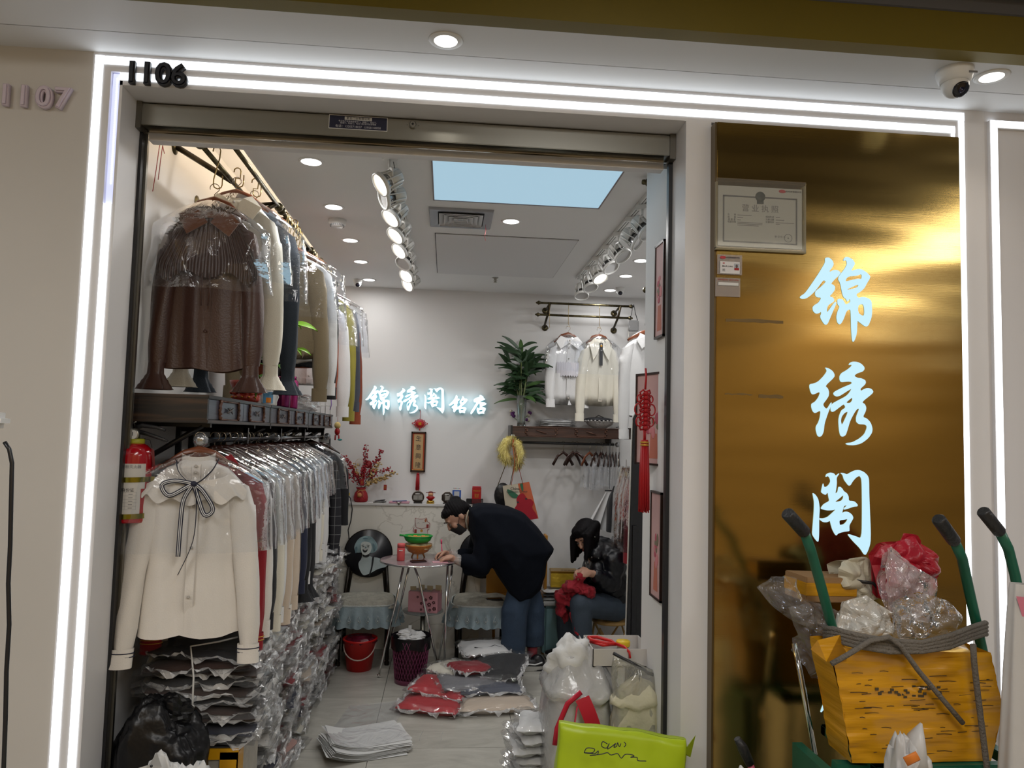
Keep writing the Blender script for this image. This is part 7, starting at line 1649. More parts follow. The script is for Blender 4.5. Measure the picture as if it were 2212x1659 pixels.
# loose film bag and stack of empty bags
t = thing('empty_film_bag', 'single flat empty film bag on the tiles between the heap and the bag stack', 'plastic bag', (at(812, 1500, 4.35).x, 4.33, .001), .12)
MB().grid(lambda u, v: (-.17+.34*u+.03*v-.06*(1-v), -.17+.34*v+.04*u, .004+.010*abs(nz(u*3, v*3, 4))+.02*(u*v)**6), 16, 16).obj('sheet', film('sheet_film', (.93, .93, .93), .24, .2, .7, 8, .5), t)
t = thing('empty_bag_stack', 'fanned stack of empty white film bags curling up at the left corner', 'plastic bags', (at(785, 1570, 3.9).x, 3.88, 0), .42)
wf_ = mat('milky_film', s(218, 218, 216), .35)
for i in range(12):
    sh_ = MB().grid(lambda u, v: (-.20+.40*u+.004*i, -.13+.27*v+.006*i*(1 if i > 7 else .4), .003+.0034*i+.055*max(0, .45-u)**2*4*(1-.2*v)), 14, 10).obj('bag_sheet', wf_ if i < 11 else film('top_sheet', (.9, .9, .9), .6, .2, .7, 8, .5), t)
    sh_.rotation_euler = (0, 0, [-.10, .0, .03, -.02, .0, .02, .05, .01, -.16, -.14, -.13, 0][i])
for k, (px, py, ln, a, lb) in enumerate(((965, 1450, .12, 1.3, 'thin strip of clear tape on the tiles left of the table foot'), (1000, 1550, .16, .05, 'straight white tie strip on the tiles before the heap'), (1075, 1528, .07, -.2, 'short curled white tie on the tiles near the heap'), (1020, 1540, .22, .5, 'long clear film edge on the tiles'), (910, 1590, .13, 1.45, 'thin transparent strip near the bag stack'), (858, 1440, .05, -.9, 'tiny white thread by the waste basket'), (955, 1590, .1, 1.5, 'second thin transparent strip near the bag stack'))):
    p = atz(px, py, 0); o = MB().tube([(-ln/2, 0, .002), (0, .004, .003), (ln/2, 0, .002)], .0025, 5, flat=.4).obj('plastic_strip', MATS['tie_white']); o.location = p; o.rotation_euler = (0, 0, a); tag(o, lb, 'strip', 'plastic scraps on the tiles')
# grey stool, golden box, storage tub, yellow crate behind the women
yc = thing('yellow_chair_frame', 'yellow painted wooden stand with thin legs behind the bent woman', 'stool', (at(1125, 1330, 5.5).x, 5.55, 0))
yw = mat('yellow_wood', s(176, 122, 34), .45)
for px in (1066, 1092, 1176): xx = at(px, 1390, 5.5).x-yc.location.x; MB().tube([(xx, -.03, 0), (xx, -.02, .42)], .011, 8).lathe([(0, 0), (.020, 0), (.016, .014), (0, .016)], n=12, M=T(xx, -.03, 0)).obj('leg', yw, yc)
x0_, x1_ = at(1052, 1250, 5.5).x-yc.location.x, at(1182, 1250, 5.5).x-yc.location.x
MB().box(x0_, x1_, -.04, .06, .40, .44, b=.004).box(x1_-.02, x1_, -.04, .06, .42, .86, b=.003).box(x0_, x0_+.22, -.04, .06, .44, .62, b=.003).obj('body', yw, yc)
tu = thing('storage_tub', 'blue grey plastic tub with a white lid stacked with white packets beside the seated woman', 'storage tub', (at(1213, 1300, 5.45).x, 5.55, 0))
tubm = mat('tub_blue', s(112, 150, 156), .4)
MB().box(-.13, .13, -.10, .10, 0, .36, b=.02).obj('tub', tubm, tu); MB().box(-.14, .14, -.11, .11, .36, .395, b=.01).obj('lid', mat('lid_white', s(200, 202, 200), .4), tu)
for i in range(3):
    c_, f, _ = pack_mesh(150+i, .26, .2, .022); a_ = c_.obj('white_packet', CL['white'] if i != 1 else CL['grey'], tu); a_.location = (0, 0, .395+.026*i); b_ = f.obj('packet_film', pack_film, tu); b_.location = (0, 0, .395+.026*i)
gb = thing('gold_foil_box', 'crinkled gold foil gift box on the white packets beside the seated woman', 'box', (at(1220, 1215, 5.5).x, 5.55, .485), -.06)
MB().box(-.10, .10, -.07, .07, 0, .105, b=.004).obj('box_body', mat('gold_foil', s(235, 200, 70), .3, .3, bump=1.0, bscale=16), gb)
MB().box(-.102, .102, -.072, .072, .105, .118, b=.004).obj('lid', mat('gold_lid', s(176, 138, 50), .3, .8), gb); text('FOOD', .035, mat('gold_dark_print', s(90, 70, 30), .5), 'lettering', gb, T(.03, -.02, .119) @ RX(-pi/2), .0003)

# ================================================================ THE TWO WOMEN
skin = mat('skin', s(182, 140, 118), .5); skin.node_tree.nodes['Principled BSDF'].inputs['Subsurface Weight'].default_value = .08
hairm = mat('black_hair', (.006, .005, .006), .5, bump=.25, bscale=90, stretch=(8, 8, .6), spec=.12); denim = mat('blue_denim', s(42, 60, 82), .8, bump=.3, bscale=260, var=.12, vscale=8); denim2 = mat('grey_denim', s(62, 74, 88), .8, bump=.3, bscale=260, var=.12, vscale=8)
coatm = mat('navy_wool_coat', (.003, .0045, .009), .9, bump=.12, bscale=120, spec=.15); puff = mat('black_puffer', (.004, .0045, .008), .34, bump=.6, bscale=16)
def head(mb, M):
    mb.ball((0, .01, .02), (.073, .090, .094), 24, M=M).ball((0, -.022, -.045), (.053, .060, .060), 20, M=M)
    capsule(mb, M @ V((0, -.086, .014)), M @ V((0, -.100, -.014)), .007, .0115, 10)
    for sx in (-1, 1):
        mb.ball((sx*.034, -.054, -.018), (.027, .028, .028), 14, M=M).ball((sx*.028, -.070, .032), (.022, .014, .010), 12, M=M).ball((sx*.074, .012, -.004), (.010, .018, .030), 12, M=M).ball((sx*.010, -.092, -.017), .0075, 8, M=M)
    mb.ball((0, -.066, -.086), (.020, .018, .018), 12, M=M).ball((0, -.078, -.046), (.024, .012, .010), 12, M=M)
def face_parts(par, M, lips=True):
    for sx in (-1, 1):
        e = MB().ball((sx*.029, -.0765, .010), (.0135, .0065, .0045), 14, M=M).obj('eye', mat('eye_white', (.45, .43, .42), .3), par, world=True)
        MB().ball((sx*.029, -.0815, .008), (.0052, .0028, .0040), 10, M=M).obj('iris', black, e, world=True)
        MB().tube([M @ V((sx*.014, -.0795, .012)), M @ V((sx*.029, -.084, .0165)), M @ V((sx*.045, -.0745, .011))], .0016, 5).obj('lash_line', hairm, par, world=True)
        MB().tube([M @ V((sx*.012, -.0865, .034)), M @ V((sx*.029, -.0875, .040)), M @ V((sx*.048, -.073, .034))], [.0016, .0028, .0012], 5).obj('eyebrow', hairm, par, world=True)
    if lips:
        lm = mat('lips', s(160, 74, 72), .4)
        MB().ball((0, -.0895, -.0430), (.019, .0055, .0045), 14, M=M).obj('upper_lip', lm, par, world=True); MB().ball((0, -.0885, -.0530), (.016, .006, .0052), 14, M=M).obj('lower_lip', lm, par, world=True)
        MB().tube([M @ V((-.015, -.0915, -.048)), M @ V((0, -.0945, -.0475)), M @ V((.015, -.0915, -.048))], .0012, 5).obj('mouth_line', mat('mouth_dark', (.05, .01, .01), .5), par, world=True)
def hand(mb, M, curl=(.5, .7, .5), side=1, spread=.08):
    """palm at the origin, fingers along -z, palm looking towards -y"""
    mb.ball((0, 0, 0), (.036, .015, .042), 14, M=M)
    for i, (x, ln) in enumerate(((-.027, .062), (-.009, .070), (.009, .066), (.026, .052))):
        x *= side; p_ = V((x, 0, -.032)); a = curl[0]; d = V((sin(spread*(i-1.5))*side, -sin(a), -cos(a)))
        for j, (f, r0, r1) in enumerate(((.45, .0088, .0080), (.32, .0080, .0072), (.25, .0072, .006))):
            d = V((d.x, -sin(a), -cos(a))).normalized(); q_ = p_+d*ln*f; capsule(mb, M @ p_, M @ q_, r0, r1, 8); p_ = q_; a += curl[min(j+1, 2)]
    t0 = V((-.030*side, -.004, .010)); t1 = t0+V((-.026*side, -.018, -.026)); t2 = t1+V((.004*side, -.016, -.026))
    capsule(mb, M @ t0, M @ t1, .012, .010, 8); capsule(mb, M @ t1, M @ t2, .010, .0075, 8)
def frame_from(origin, fingers, palm):
    z = -V(fingers).normalized(); y = -(V(palm)-z*V(palm).dot(z)).normalized(); x = y.cross(z)
    return Matrix(((x.x, y.x, z.x, origin[0]), (x.y, y.y, z.y, origin[1]), (x.z, y.z, z.z, origin[2]), (0, 0, 0, 1)))
# ---- the bent woman
YA = 5.20; u_ = .00325
def a_(px, py, y=YA): return at(px, py, y)
WA = thing('tmp', None, None); bpy.data.objects.remove(WA)
origin = V((a_(1130, 1400).x, 5.24, 0))
mb = MB()
Hc = a_(988, 1117, 5.18)
# face looks down and to the left
fdir = V((-.62, -.22, -.76)).normalized(); crown = V((-.74, -.10, .62)); crown = (crown-fdir*crown.dot(fdir)).normalized()
xx = crown.cross(-fdir)*-1
MH = Matrix(((-xx.x, -fdir.x, crown.x, Hc.x), (-xx.y, -fdir.y, crown.y, Hc.y), (-xx.z, -fdir.z, crown.z, Hc.z), (0, 0, 0, 1)))
if MH.to_3x3().determinant() < 0:
    for i in range(3): MH[i][0] *= -1
head(mb, MH)
sh_A = a_(1040, 1128, 5.2); hip_A = a_(1150, 1188, 5.24)
capsule(mb, Hc+V((.05, 0, -.0)), sh_A, .045, .05)
capsule(mb, sh_A, hip_A, .08, .09)
wrA, wrB = a_(988, 1212, 4.99), a_(980, 1200, 5.14)
haA, haB = a_(972, 1206, 4.97), a_(960, 1196, 5.10)
haA.z = max(haA.z, TZ+.028); haB.z = max(haB.z, TZ+.034)
elA, elB = a_(1040, 1225, 5.0), a_(1025, 1205, 5.3)
for sh_, el, wr in ((V((sh_A.x, 5.04, sh_A.z)), elA, wrA), (V((sh_A.x, 5.36, sh_A.z)), elB, wrB)):
    capsule(mb, sh_, el, .045, .038); capsule(mb, el, wr, .036, .026)
capsule(mb, wrA, haA, .026, .022); capsule(mb, wrB, haB, .026, .022)
hand(mb, frame_from(haA+V((-.012, 0, 0)), (-1, .1, -.25), (-.1, .2, -1)), (.5, .6, .4), -1)
hand(mb, frame_from(haB+V((-.012, 0, 0)), (-1, -.1, -.30), (-.1, -.4, -1)), (.7, .8, .5), 1)
kn1, kn2 = a_(1112, 1318, 5.06), a_(1150, 1315, 5.20)
an1, an2 = V((a_(1108, 1400, 5.06).x, 5.05, .085)), V((a_(1150, 1392, 5.2).x, 5.20, .085))
for k_, an, dy in ((kn1, an1, -.08), (kn2, an2, .08)):
    capsule(mb, hip_A+V((0, dy, 0)), k_, .085, .058); capsule(mb, k_, an, .054, .036); capsule(mb, an, an+V((-.02, 0, -.05)), .036, .030); capsule(mb, an+V((.03, 0, -.055)), an+V((-.12, 0, -.062)), .020, .014)
PA = blob(mb, 'person', skin, None, .0062, 3)
tag(PA, 'person in long dark coat, jeans and black mask bending over the round table, writing', 'person')
PA.data.transform(T(*(-origin))); PA.location = origin
face_parts(PA, MH, False)
# hair: cap, bun, loose strands
q = MB(); q.ball((0, .028, .038), (.082, .086, .088), 24, M=MH); q.ball((0, -.022, .074), (.066, .054, .036), 18, M=MH).ball((.0, .085, .010), (.060, .035, .06), 16, M=MH).ball((-.062, .02, .03), (.02, .04, .05), 14, M=MH).ball((.062, .02, .03), (.02, .04, .05), 14, M=MH)
o = blob(q, 'hair', hairm, PA, .006, 4, world=True, disp=lambda c, n: .0015*sin(c.x*300+c.z*200))
bun = a_(984, 1080, 5.2)
q = MB(); q.ball(bun, (.042, .038, .030), 16)
q.tube([bun+V((.03*cos(t_), .028*sin(t_), -.008+.012*sin(t_*2))) for t_ in [2*pi*i/14 for i in range(14)]], .013, 8, closed=True); blob(q, 'hair_bun', hairm, PA, .006, 2, world=True)
MB().ball(a_(995, 1087, 5.155), (.010, .004, .006), 8).obj('hair_clip', white_pl, PA, world=True)
mkm = mat('black_mask', (.014, .014, .016), .7, bump=.2, bscale=200)
def mask_pt(u, v):
    a = (u-.5)*2.5; z = -.022-.078*v; r = .070+.012*cos(a)-.020*v*v
    return tuple(MH @ V((.066*sin(a), -.012-(.100-.020*v)*cos(a)*.98+.006, z+.010*cos(a*1.0))))
MB().grid(mask_pt, 18, 8).obj('face_mask', mkm, PA, world=True)
for sx in (-1, 1): MB().tube([MH @ V((sx*.060, -.040, -.024)), MH @ V((sx*.074, -.008, .0)), MH @ V((sx*.080, .018, .020))], .0016, 5).tube([MH @ V((sx*.055, -.03, -.09)), MH @ V((sx*.072, .0, -.05)), MH @ V((sx*.082, .022, -.02))], .0016, 5).obj('ear_loop', black, PA, world=True)
# coat
q = MB()
def E(px, py, y, rx, ry, rz): q.ball(a_(px, py, y), (rx, ry, rz), 20)
def inflate(q, pts, y, dep, n=9, cen=None):
    P = [a_(px, py, y) for px, py in pts]; c = cen or sum(P, V((0, 0, 0)))/len(P); k = len(P); vs = []
    for j in range(n):
        t_ = -1+2*j/(n-1); sc_ = max(.02, (1-abs(t_)**3.2))**.45
        sc_ = .30+.70*sc_ if abs(t_) < .999 else .25
        vs += [(c.x+(p_.x-c.x)*sc_, y+dep*t_, c.z+(p_.z-c.z)*sc_) for p_ in P]
    q.add(vs, [(j*k+i, j*k+(i+1) % k, (j+1)*k+(i+1) % k, (j+1)*k+i) for j in range(n-1) for i in range(k)]+[tuple(range(k))[::-1], tuple((n-1)*k+i for i in range(k))], True)
inflate(q, [(1012, 1096), (1032, 1088), (1062, 1087), (1100, 1093), (1130, 1108), (1158, 1136), (1194, 1182), (1178, 1208), (1177, 1235), (1166, 1268), (1146, 1286), (1120, 1302), (1100, 1282), (1088, 1262), (1066, 1228), (1040, 1205), (1022, 1175), (1012, 1140)], 5.17, .265)
capsule(q, a_(1040, 1128, 5.2), a_(1020, 1116, 5.2), .085, .062)
E(1045, 1138, 5.20, .09, .20, .12)
for yy in (5.05, 5.35): q.ball((sh_A.x+.005, yy, sh_A.z-.005), .075, 16)
for sy_, el, wr in ((5.03, elA, wrA), (5.37, elB, wrB)):
    capsule(q, V((a_(1048, 1140).x, sy_, a_(1048, 1140).z)), el, .075, .068); capsule(q, el, wr+V((.055, 0, 0)), .066, .05)
capsule(q, elA, a_(1010, 1232, 5.0), .06, .035)
o = blob(q, 'coat', coatm, PA, .009, 5, world=True, disp=lambda c, n: .008*nz(c.x*6, c.y*5, c.z*6)+.002*nz(c.x*22, c.y*15, c.z*22))
for px, py in ((1060, 1217), (1089, 1242)):
    MB().lathe([(0, 0), (.011, 0), (.011, .004), (0, .004)], n=14, M=T(*a_(px, py, 4.975)) @ RX(pi/2)).obj('coat_button', mat('dark_button', (.02, .02, .03), .3), PA, world=True)
MB().tube([a_(1020, 1094, 5.16), a_(1011, 1106, 5.11), a_(1007, 1124, 5.10), a_(1009, 1138, 5.12), a_(1014, 1146, 5.18)], .008, 8, flat=.5).obj('pale_collar', mat('cream_collar', s(196, 188, 170), .7), PA, world=True)
for wr, ha in ((wrA, haA), (wrB, haB)):
    MB().tube([wr+V((.05, 0, 0)), wr+V((.02, 0, .0)), ha+V((.03, 0, 0))], [.040, .036, .030], 14).obj('glove_cuff', film('glove_film', (.9, .88, .86), .30, .25, .9, 20, .5), PA, world=True)
# wide jeans
q = MB()
for k_, an, dy, hz in ((kn1, an1, -.08, .105), (kn2, an2, .08, .15)):
    capsule(q, a_(1133, 1235, 5.16)+V((0, dy*.8, 0)), k_, .085, .086, 16); capsule(q, k_, V((an.x, an.y, hz+.075)), .088, .082, 16)
    q.lathe([(0, .0), (.082, .0), (.086, .10), (0, .11)], n=22, sy=.85, M=T(an.x, an.y, hz))
q.ball(a_(1142, 1215, 5.16), (.10, .13, .10), 18)
blob(q, 'jeans', denim, PA, .009, 3, world=True, disp=lambda c, n: .005*nz(c.x*9, c.y*9, c.z*6)+.003*nz(c.x*30, 2, c.z*14))
def shoe(an, nm, par, main, sole_w, L_=.20):
    b0 = V((an.x, an.y, 0))
    q = MB(); capsule(q, b0+V((.035, 0, .05)), b0+V((-.10, 0, .038)), .040, .028); q.ball(b0+V((.02, 0, .072)), (.042, .034, .032), 14).ball(b0+V((-.125, 0, .034)), (.034, .036, .022), 14)
    sh = blob(q, nm, main, par, .006, 3, world=True)
    MB().grid(lambda u, v: (b0.x-.045+(.112+.008*v)*cos(2*pi*u), b0.y+(.043+.004*v)*sin(2*pi*u), .002+.030*v), 30, 3, wrap=True).lathe([(0, 0), (1, 0)], n=30, caps=False, M=T(b0.x-.045, b0.y, .031) @ Matrix.Diagonal((.118, .046, 1, 1))).obj('sole', sole_w, sh, world=True)
    MB().box(b0.x-.16, b0.x+.07, b0.y-.040, b0.y+.040, .0, .008, b=.003).obj('tread', black, sh, world=True)
    MB().tube([b0+V((.05, -.042, .06)), b0+V((0, -.045, .045)), b0+V((-.06, -.040, .05)), b0+V((-.09, -.036, .045))], .005, 6, flat=.4).obj('side_stripe', white_pl, sh, world=True)
    for i in range(4): MB().tube([b0+V((-.03-.02*i, -.022, .070-.006*i)), b0+V((-.035-.02*i, .022, .070-.006*i))], .0025, 5).obj('lace', white_pl, sh, world=True)
wsole = mat('sole_white', s(190, 188, 182), .5)
shoe(an1, 'shoe', PA, black, wsole); shoe(V((an2.x+.01, an2.y-.05, 0)), 'shoe', PA, black, wsole)
MB().tube([(an2.x, an2.y-.02, .08), (an2.x, an2.y-.01, .16)], .034, 12).obj('sock', mat('pink_sock', s(150, 60, 68), .8), PA, world=True)
pen = thing('pink_pen', 'pink pen held upright in the writing hand over the pad', 'pen', haB+V((-.018, -.02, -.01)))
MB().tube([(.006, 0, -.025), (-.004, .006, .085)], .0035, 8).obj('barrel', mat('pink_pen', s(210, 70, 110), .35), pen); MB().tube([(-.004, .006, .075), (-.006, .007, .105)], .0055, 8).obj('cap', MATS['pink_pen'], pen)

# ---- the seated woman
YB = 5.32
def b_p(px, py, y=YB): return at(px, py, y)
ob = V((b_p(1320, 1330).x, 5.40, 0))
mb = MB(); Hc = b_p(1268, 1160, 5.26)
fdir = V((-.52, -.50, -.50)).normalized(); crown = V((-.35, .0, .9)); crown = (crown-fdir*crown.dot(fdir)).normalized(); xx = fdir.cross(crown)
MH2 = Matrix(((xx.x, -fdir.x, crown.x, Hc.x), (xx.y, -fdir.y, crown.y, Hc.y), (xx.z, -fdir.z, crown.z, Hc.z), (0, 0, 0, 1)))
if MH2.to_3x3().determinant() < 0:
    for i in range(3): MH2[i][0] *= -1
head(mb, MH2)
shB = b_p(1302, 1200, 5.36); hipB = b_p(1325, 1300, 5.45)
capsule(mb, Hc+V((.04, .03, -.05)), shB, .046, .055); capsule(mb, shB, hipB, .11, .13)
hA, hB = b_p(1268, 1238, 5.10), b_p(1255, 1236, 5.17)
eA, eB = b_p(1322, 1262, 5.22), b_p(1268, 1255, 5.42)
wA, wB = hA+V((.055, .02, -.01)), hB+V((.02, .10, -.02))
capsule(mb, V((shB.x+.04, 5.24, shB.z)), eA, .046, .040); capsule(mb, eA, wA, .038, .027); capsule(mb, wA, hA, .026, .024)
capsule(mb, V((shB.x-.02, 5.50, shB.z)), eB, .046, .040); capsule(mb, eB, wB, .038, .027); capsule(mb, wB, hB, .026, .024)
hand(mb, frame_from(hA+V((-.01, 0, 0)), (-1, .25, -.15), (0, .6, -.5)), (.5, .7, .5), -1); hand(mb, frame_from(hB, (-1, -.2, -.1), (0, -.6, -.5)), (.6, .8, .5), 1)
k1, k2 = b_p(1254, 1306, 5.12), b_p(1222, 1300, 5.40)
f1, f2 = V((b_p(1262, 1370, 5.14).x, 5.14, .08)), V((b_p(1224, 1372, 5.42).x, 5.42, .08))
for hh_, k_, an in ((hipB+V((0, -.09, 0)), k1, f1), (hipB+V((0, .06, 0)), k2, f2)):
    capsule(mb, hh_, k_, .085, .060); capsule(mb, k_, an, .055, .036); capsule(mb, an, an+V((0, 0, -.05)), .034, .028); capsule(mb, an+V((.02, 0, -.055)), an+V((-.12, -.04, -.062)), .019, .014)
PB = blob(mb, 'person', skin, None, .0062, 3)
tag(PB, 'person with a black bob in a dark padded jacket sitting low and sewing red cloth', 'person')
PB.data.transform(T(*(-ob))); PB.location = ob
face_parts(PB, MH2)
q = MB(); q.ball((0, .030, .036), (.086, .088, .088), 24, M=MH2).ball((0, -.018, .082), (.070, .060, .034), 18, M=MH2)
dn = V((0, 0, -1))
for sx, ln, r in ((-1, .175, .030), (1, .165, .034)):
    for yo in (-.045, -.01, .03, .07):
        p0 = MH2 @ V((sx*.070, yo, .04)); capsule(q, p0, p0+dn*ln*(1.0 if yo > -.03 else .95)+V((sx*.0-.01, 0, 0)), r, .014)
for sx in (-1, 1): q.ball((sx*.074, .012, .0), (.024, .034, .045), 12, M=MH2)
for xo in (-.05, 0, .05): p0 = MH2 @ V((xo, .085, .03)); capsule(q, p0, p0+dn*.16, .036, .02)
for i in range(5): q.ball((-.045+.0225*i, -.066+.004*abs(i-2), .062), (.016, .018, .018), 10, M=MH2)
blob(q, 'hair', hairm, PB, .006, 3, world=True, disp=lambda c, n: .0018*sin((c.x+c.y)*420))
q = MB()
def E2(px, py, y, rx, ry, rz): q.ball(b_p(px, py, y), (rx, ry, rz), 20)
E2(1303, 1192, 5.36, .10, .18, .10); E2(1315, 1222, 5.38, .125, .175, .12); E2(1320, 1260, 5.40, .13, .17, .12); E2(1322, 1295, 5.43, .13, .17, .10); E2(1290, 1185, 5.30, .07, .11, .06); E2(1284, 1196, 5.25, .055, .08, .06); E2(1290, 1230, 5.27, .06, .09, .09)
sA = V((shB.x+.055, 5.22, shB.z-.01)); sB = V((shB.x-.02, 5.50, shB.z))
for a0, e0, w0 in ((sA, eA, wA), (sB, eB, wB)):
    for i in range(5): f = i/4; c_ = a0.lerp(e0, f); q.ball(c_, (.082-.006*i,)*3, 16)
    for i in range(4): f = .15+i/3.4*.8; c_ = e0.lerp(w0, f); q.ball(c_, (.066-.007*i,)*3, 16)
q.tube([b_p(1293, 1172, 5.36)+V((.075*cos(t_), .075*sin(t_), .012*sin(t_))) for t_ in [2*pi*i/18 for i in range(18)]], .028, 10, closed=True)
blob(q, 'padded_jacket', puff, PB, .008, 3, world=True, disp=lambda c, n: .010*abs(nz(c.x*14, c.y*8, c.z*16))+.004*nz(c.x*30, c.y*30, c.z*30))
for px, py in ((1283, 1160), (1291, 1206), (1276, 1204)): MB().ball(b_p(px+2, py, 5.17), .005, 8).obj('snap_button', steel, PB, world=True)
MB().tube([b_p(1265, 1213, 5.17), b_p(1265, 1225, 5.16)], .005, 6, flat=.5).obj('zip_pull', steel, PB, world=True)
q = MB()
for hh_, k_, an in ((hipB+V((0, -.09, -.02)), k1, f1), (hipB+V((0, .06, -.02)), k2, f2)):
    capsule(q, hh_, k_, .10, .078, 16); capsule(q, k_, V((an.x, an.y, .13)), .076, .062, 16)
q.ball(hipB+V((0, 0, -.03)), (.13, .16, .09), 18)
blob(q, 'jeans', denim2, PB, .009, 3, world=True, disp=lambda c, n: .006*nz(c.x*11, c.y*11, c.z*11))
for an in (f1, f2): MB().lathe([(.058, -.03), (.060, .0), (.058, .02)], n=20, caps=False, M=T(an.x, an.y, .10)).obj('dark_turn_up', CL['black'], PB, world=True)
shoe(f1, 'shoe', PB, black, black); shoe(f2, 'shoe', PB, black, wsole)
MB().box(0, .05, -.002, .0, -.06, 0, M=T(*b_p(1311, 1298, 5.26)) @ RY(.5)).obj('white_tag', paper, PB, world=True)
# red cloth on her lap
q = MB(); R3 = random.Random(8)
for (px, py, y, rx, ry, rz) in ((1252, 1246, 5.12, .05, .05, .04), (1240, 1265, 5.15, .085, .08, .05), (1262, 1275, 5.12, .08, .07, .055), (1222, 1290, 5.20, .08, .09, .06), (1210, 1312, 5.22, .045, .08, .07), (1275, 1285, 5.12, .045, .05, .035), (1218, 1330, 5.26, .04, .06, .07)): q.ball(b_p(px, py, y), (rx, ry, rz), 14)
capsule(q, b_p(1240, 1330, 5.12), b_p(1247, 1372, 5.08), .035, .012)
rc2 = blob(q, 'red_cloth', fabric('red_lap', s(150, 12, 34), .75), None, .007, 2, disp=lambda c, n: .042*nz(c.x*9, c.y*8, c.z*11)-.042*abs(nz(c.x*18, c.y*14, c.z*16))-.012*abs(nz(c.x*45, c.y*30, c.z*40)))
tag(rc2, 'crumpled crimson cloth being sewn on the seated woman\'s lap', 'cloth')
# rattan stool
rst = thing('rattan_stool', 'low rattan stool with bent cane legs under the seated woman', 'stool', (ob.x+.02, 5.42, 0))
can = mat('cane', s(186, 150, 92), .5)
MB().lathe([(0, .255), (.13, .255), (.14, .265), (.13, .28), (0, .285)], n=28).obj('seat', can, rst)
for i in range(4):
    a = pi/4+i*pi/2; b0 = a-.5; b1 = a+.5
    MB().tube([(.13*cos(b0), .13*sin(b0), .0), (.135*cos(b0), .135*sin(b0), .12), (.14*cos(a), .14*sin(a), .23), (.135*cos(b1), .135*sin(b1), .12), (.13*cos(b1), .13*sin(b1), .0)], .009, 8).obj('leg', can, rst)
MB().tube([(.12*cos(2*pi*i/24), .12*sin(2*pi*i/24), .05) for i in range(24)], .007, 6, closed=True).obj('foot_ring', can, rst)

# ================================================================ SACKS AT THE DOORWAY
clearsack = film('sack_film', (.90, .90, .90), .34, .2, .9, 7, .6)
softw = mat('soft_white_goods', s(205, 205, 203), .7, bump=.6, bscale=16, var=.08, vscale=6)
def relsack(name, lab, px0, px1, y, zt_, cat='bag', dep=.17):
    x0, x1 = at(px0, 1500, y).x, at(px1, 1500, y).x
    return thing(name, lab, cat, ((x0+x1)/2, y, 0)), (x1-x0)/2
t, hw_ = relsack('white_sack', 'big translucent white sack of soft goods tied with red tape at the doorway', 1168, 1325, 2.98, .8)
zt1 = at(1240, 1385, 2.98).z
def sack(q, hw, hd, h, seed, n=44, top=.75, amp=.05):
    def fn(u, v):
        a = 2*pi*u; c, s_ = cos(a), sin(a); k = (abs(c)**3+abs(s_)**3)**(-1/3)
        r = (.80+.25*sin(pi*min(1, v*1.25))**.7) if v < top else (1.02*(1-(v-top)/(1-top))**.6+.05)
        w_ = 1+amp*nz(c*2+seed, s_*2, v*5)-amp*1.2*abs(nz(c*5, s_*5+seed, v*9))
        return (c*k*hw*r*w_, s_*k*hd*r*w_, h*(v**.9)*(1+.05*nz(c*3, s_*3, seed) if v > .5 else 1))
    return q.grid(fn, n, n, wrap=True)
sack(MB(), hw_*.93, .17, zt1-.02, 3).obj('soft_contents', softw, t); sack(MB(), hw_, .19, zt1, 3).obj('clear_skin', clearsack, t)
lump(MB(), (-hw_*.2, -.02, zt1-.08), (.10, .09, .11), 22, 24, .3, .2, floor=False).obj('gathered_top', softw, t)
rdt = mat('red_tape', s(196, 30, 60), .35)
MB().grid(lambda u, v: (-hw_*.30+.10*v+.05*u-.03*v*v, -.205-.012*sin(v*5), zt1-.16-.20*v+.02*u), 4, 10).obj('red_bow_end', rdt, t)
MB().tube([(-hw_*.15, -.20, zt1-.13), (-hw_*.5, -.205, zt1-.17), (-hw_*.75, -.20, zt1-.26), (-hw_*.8, -.20, zt1-.32)], .010, 6, flat=.3).tube([(-hw_*.25, -.205, zt1-.18), (-hw_*.38, -.21, zt1-.30), (-hw_*.45, -.212, zt1-.45), (-hw_*.42, -.21, zt1-.56)], .009, 6, flat=.3).obj('red_tape_tail', rdt, t)
# small white pouches
for k in range(13):
    z = .035*k; y = 3.02; px = 1150
    tt = thing('white_pouch', 'small white padded pouch, '+('topmost' if k == 12 else 'bottom' if k == 0 else ORD[k]+' layer')+' of the narrow stack beside the white sack', 'pouch', (at(1160, 1500, 3.0).x-.005+.02*sin(k*2.3), y, z+.006*(k > 9)*(k-9)), .25*sin(k*1.9), 'white pouches stacked beside the sack')
    if k == 0:
        c_, f, _ = pack_mesh(201, .15, .20, .036); PO = (c_.obj('pouch_body', CL['white'], tt), f.obj('pouch_film', pack_film, tt)); 
    else:
        for o in PO: c2 = o.copy(); COL.objects.link(c2); c2.parent = tt
# open white box with scissors handles and yellow lid
bx = thing('open_white_box', 'open white cardboard box of tools resting on top of the white sack', 'box', (at(1330, 1400, 2.98).x, 2.97, at(1330, 1422, 2.98).z))
W_, D_, H_ = .115, .10, at(1330, 1385, 2.98).z-at(1330, 1422, 2.98).z
cbm = mat('white_board', s(200, 196, 192), .6)
for a in ((-W_, W_, -D_, -D_+.003), (-W_, W_, D_-.003, D_), (-W_, -W_+.003, -D_, D_), (W_-.003, W_, -D_, D_)): MB().box(a[0], a[1], a[2], a[3], 0, H_).obj('side_panel', cbm, bx)
MB().box(-W_, W_, -D_, D_, -.0, .003).obj('base_panel', cbm, bx)
MB().box(-.012, .012, -D_-.0005, -D_, .02, .024).box(.0, .05, -D_-.0005, -D_, .004, .007).obj('printed_mark', gray_ink, bx)
sci = thing('tape_cutter', 'red handled scissors lying in the open white box, tip over the edge', 'scissors', bx.location+V((-.02, -.03, H_-.005)))
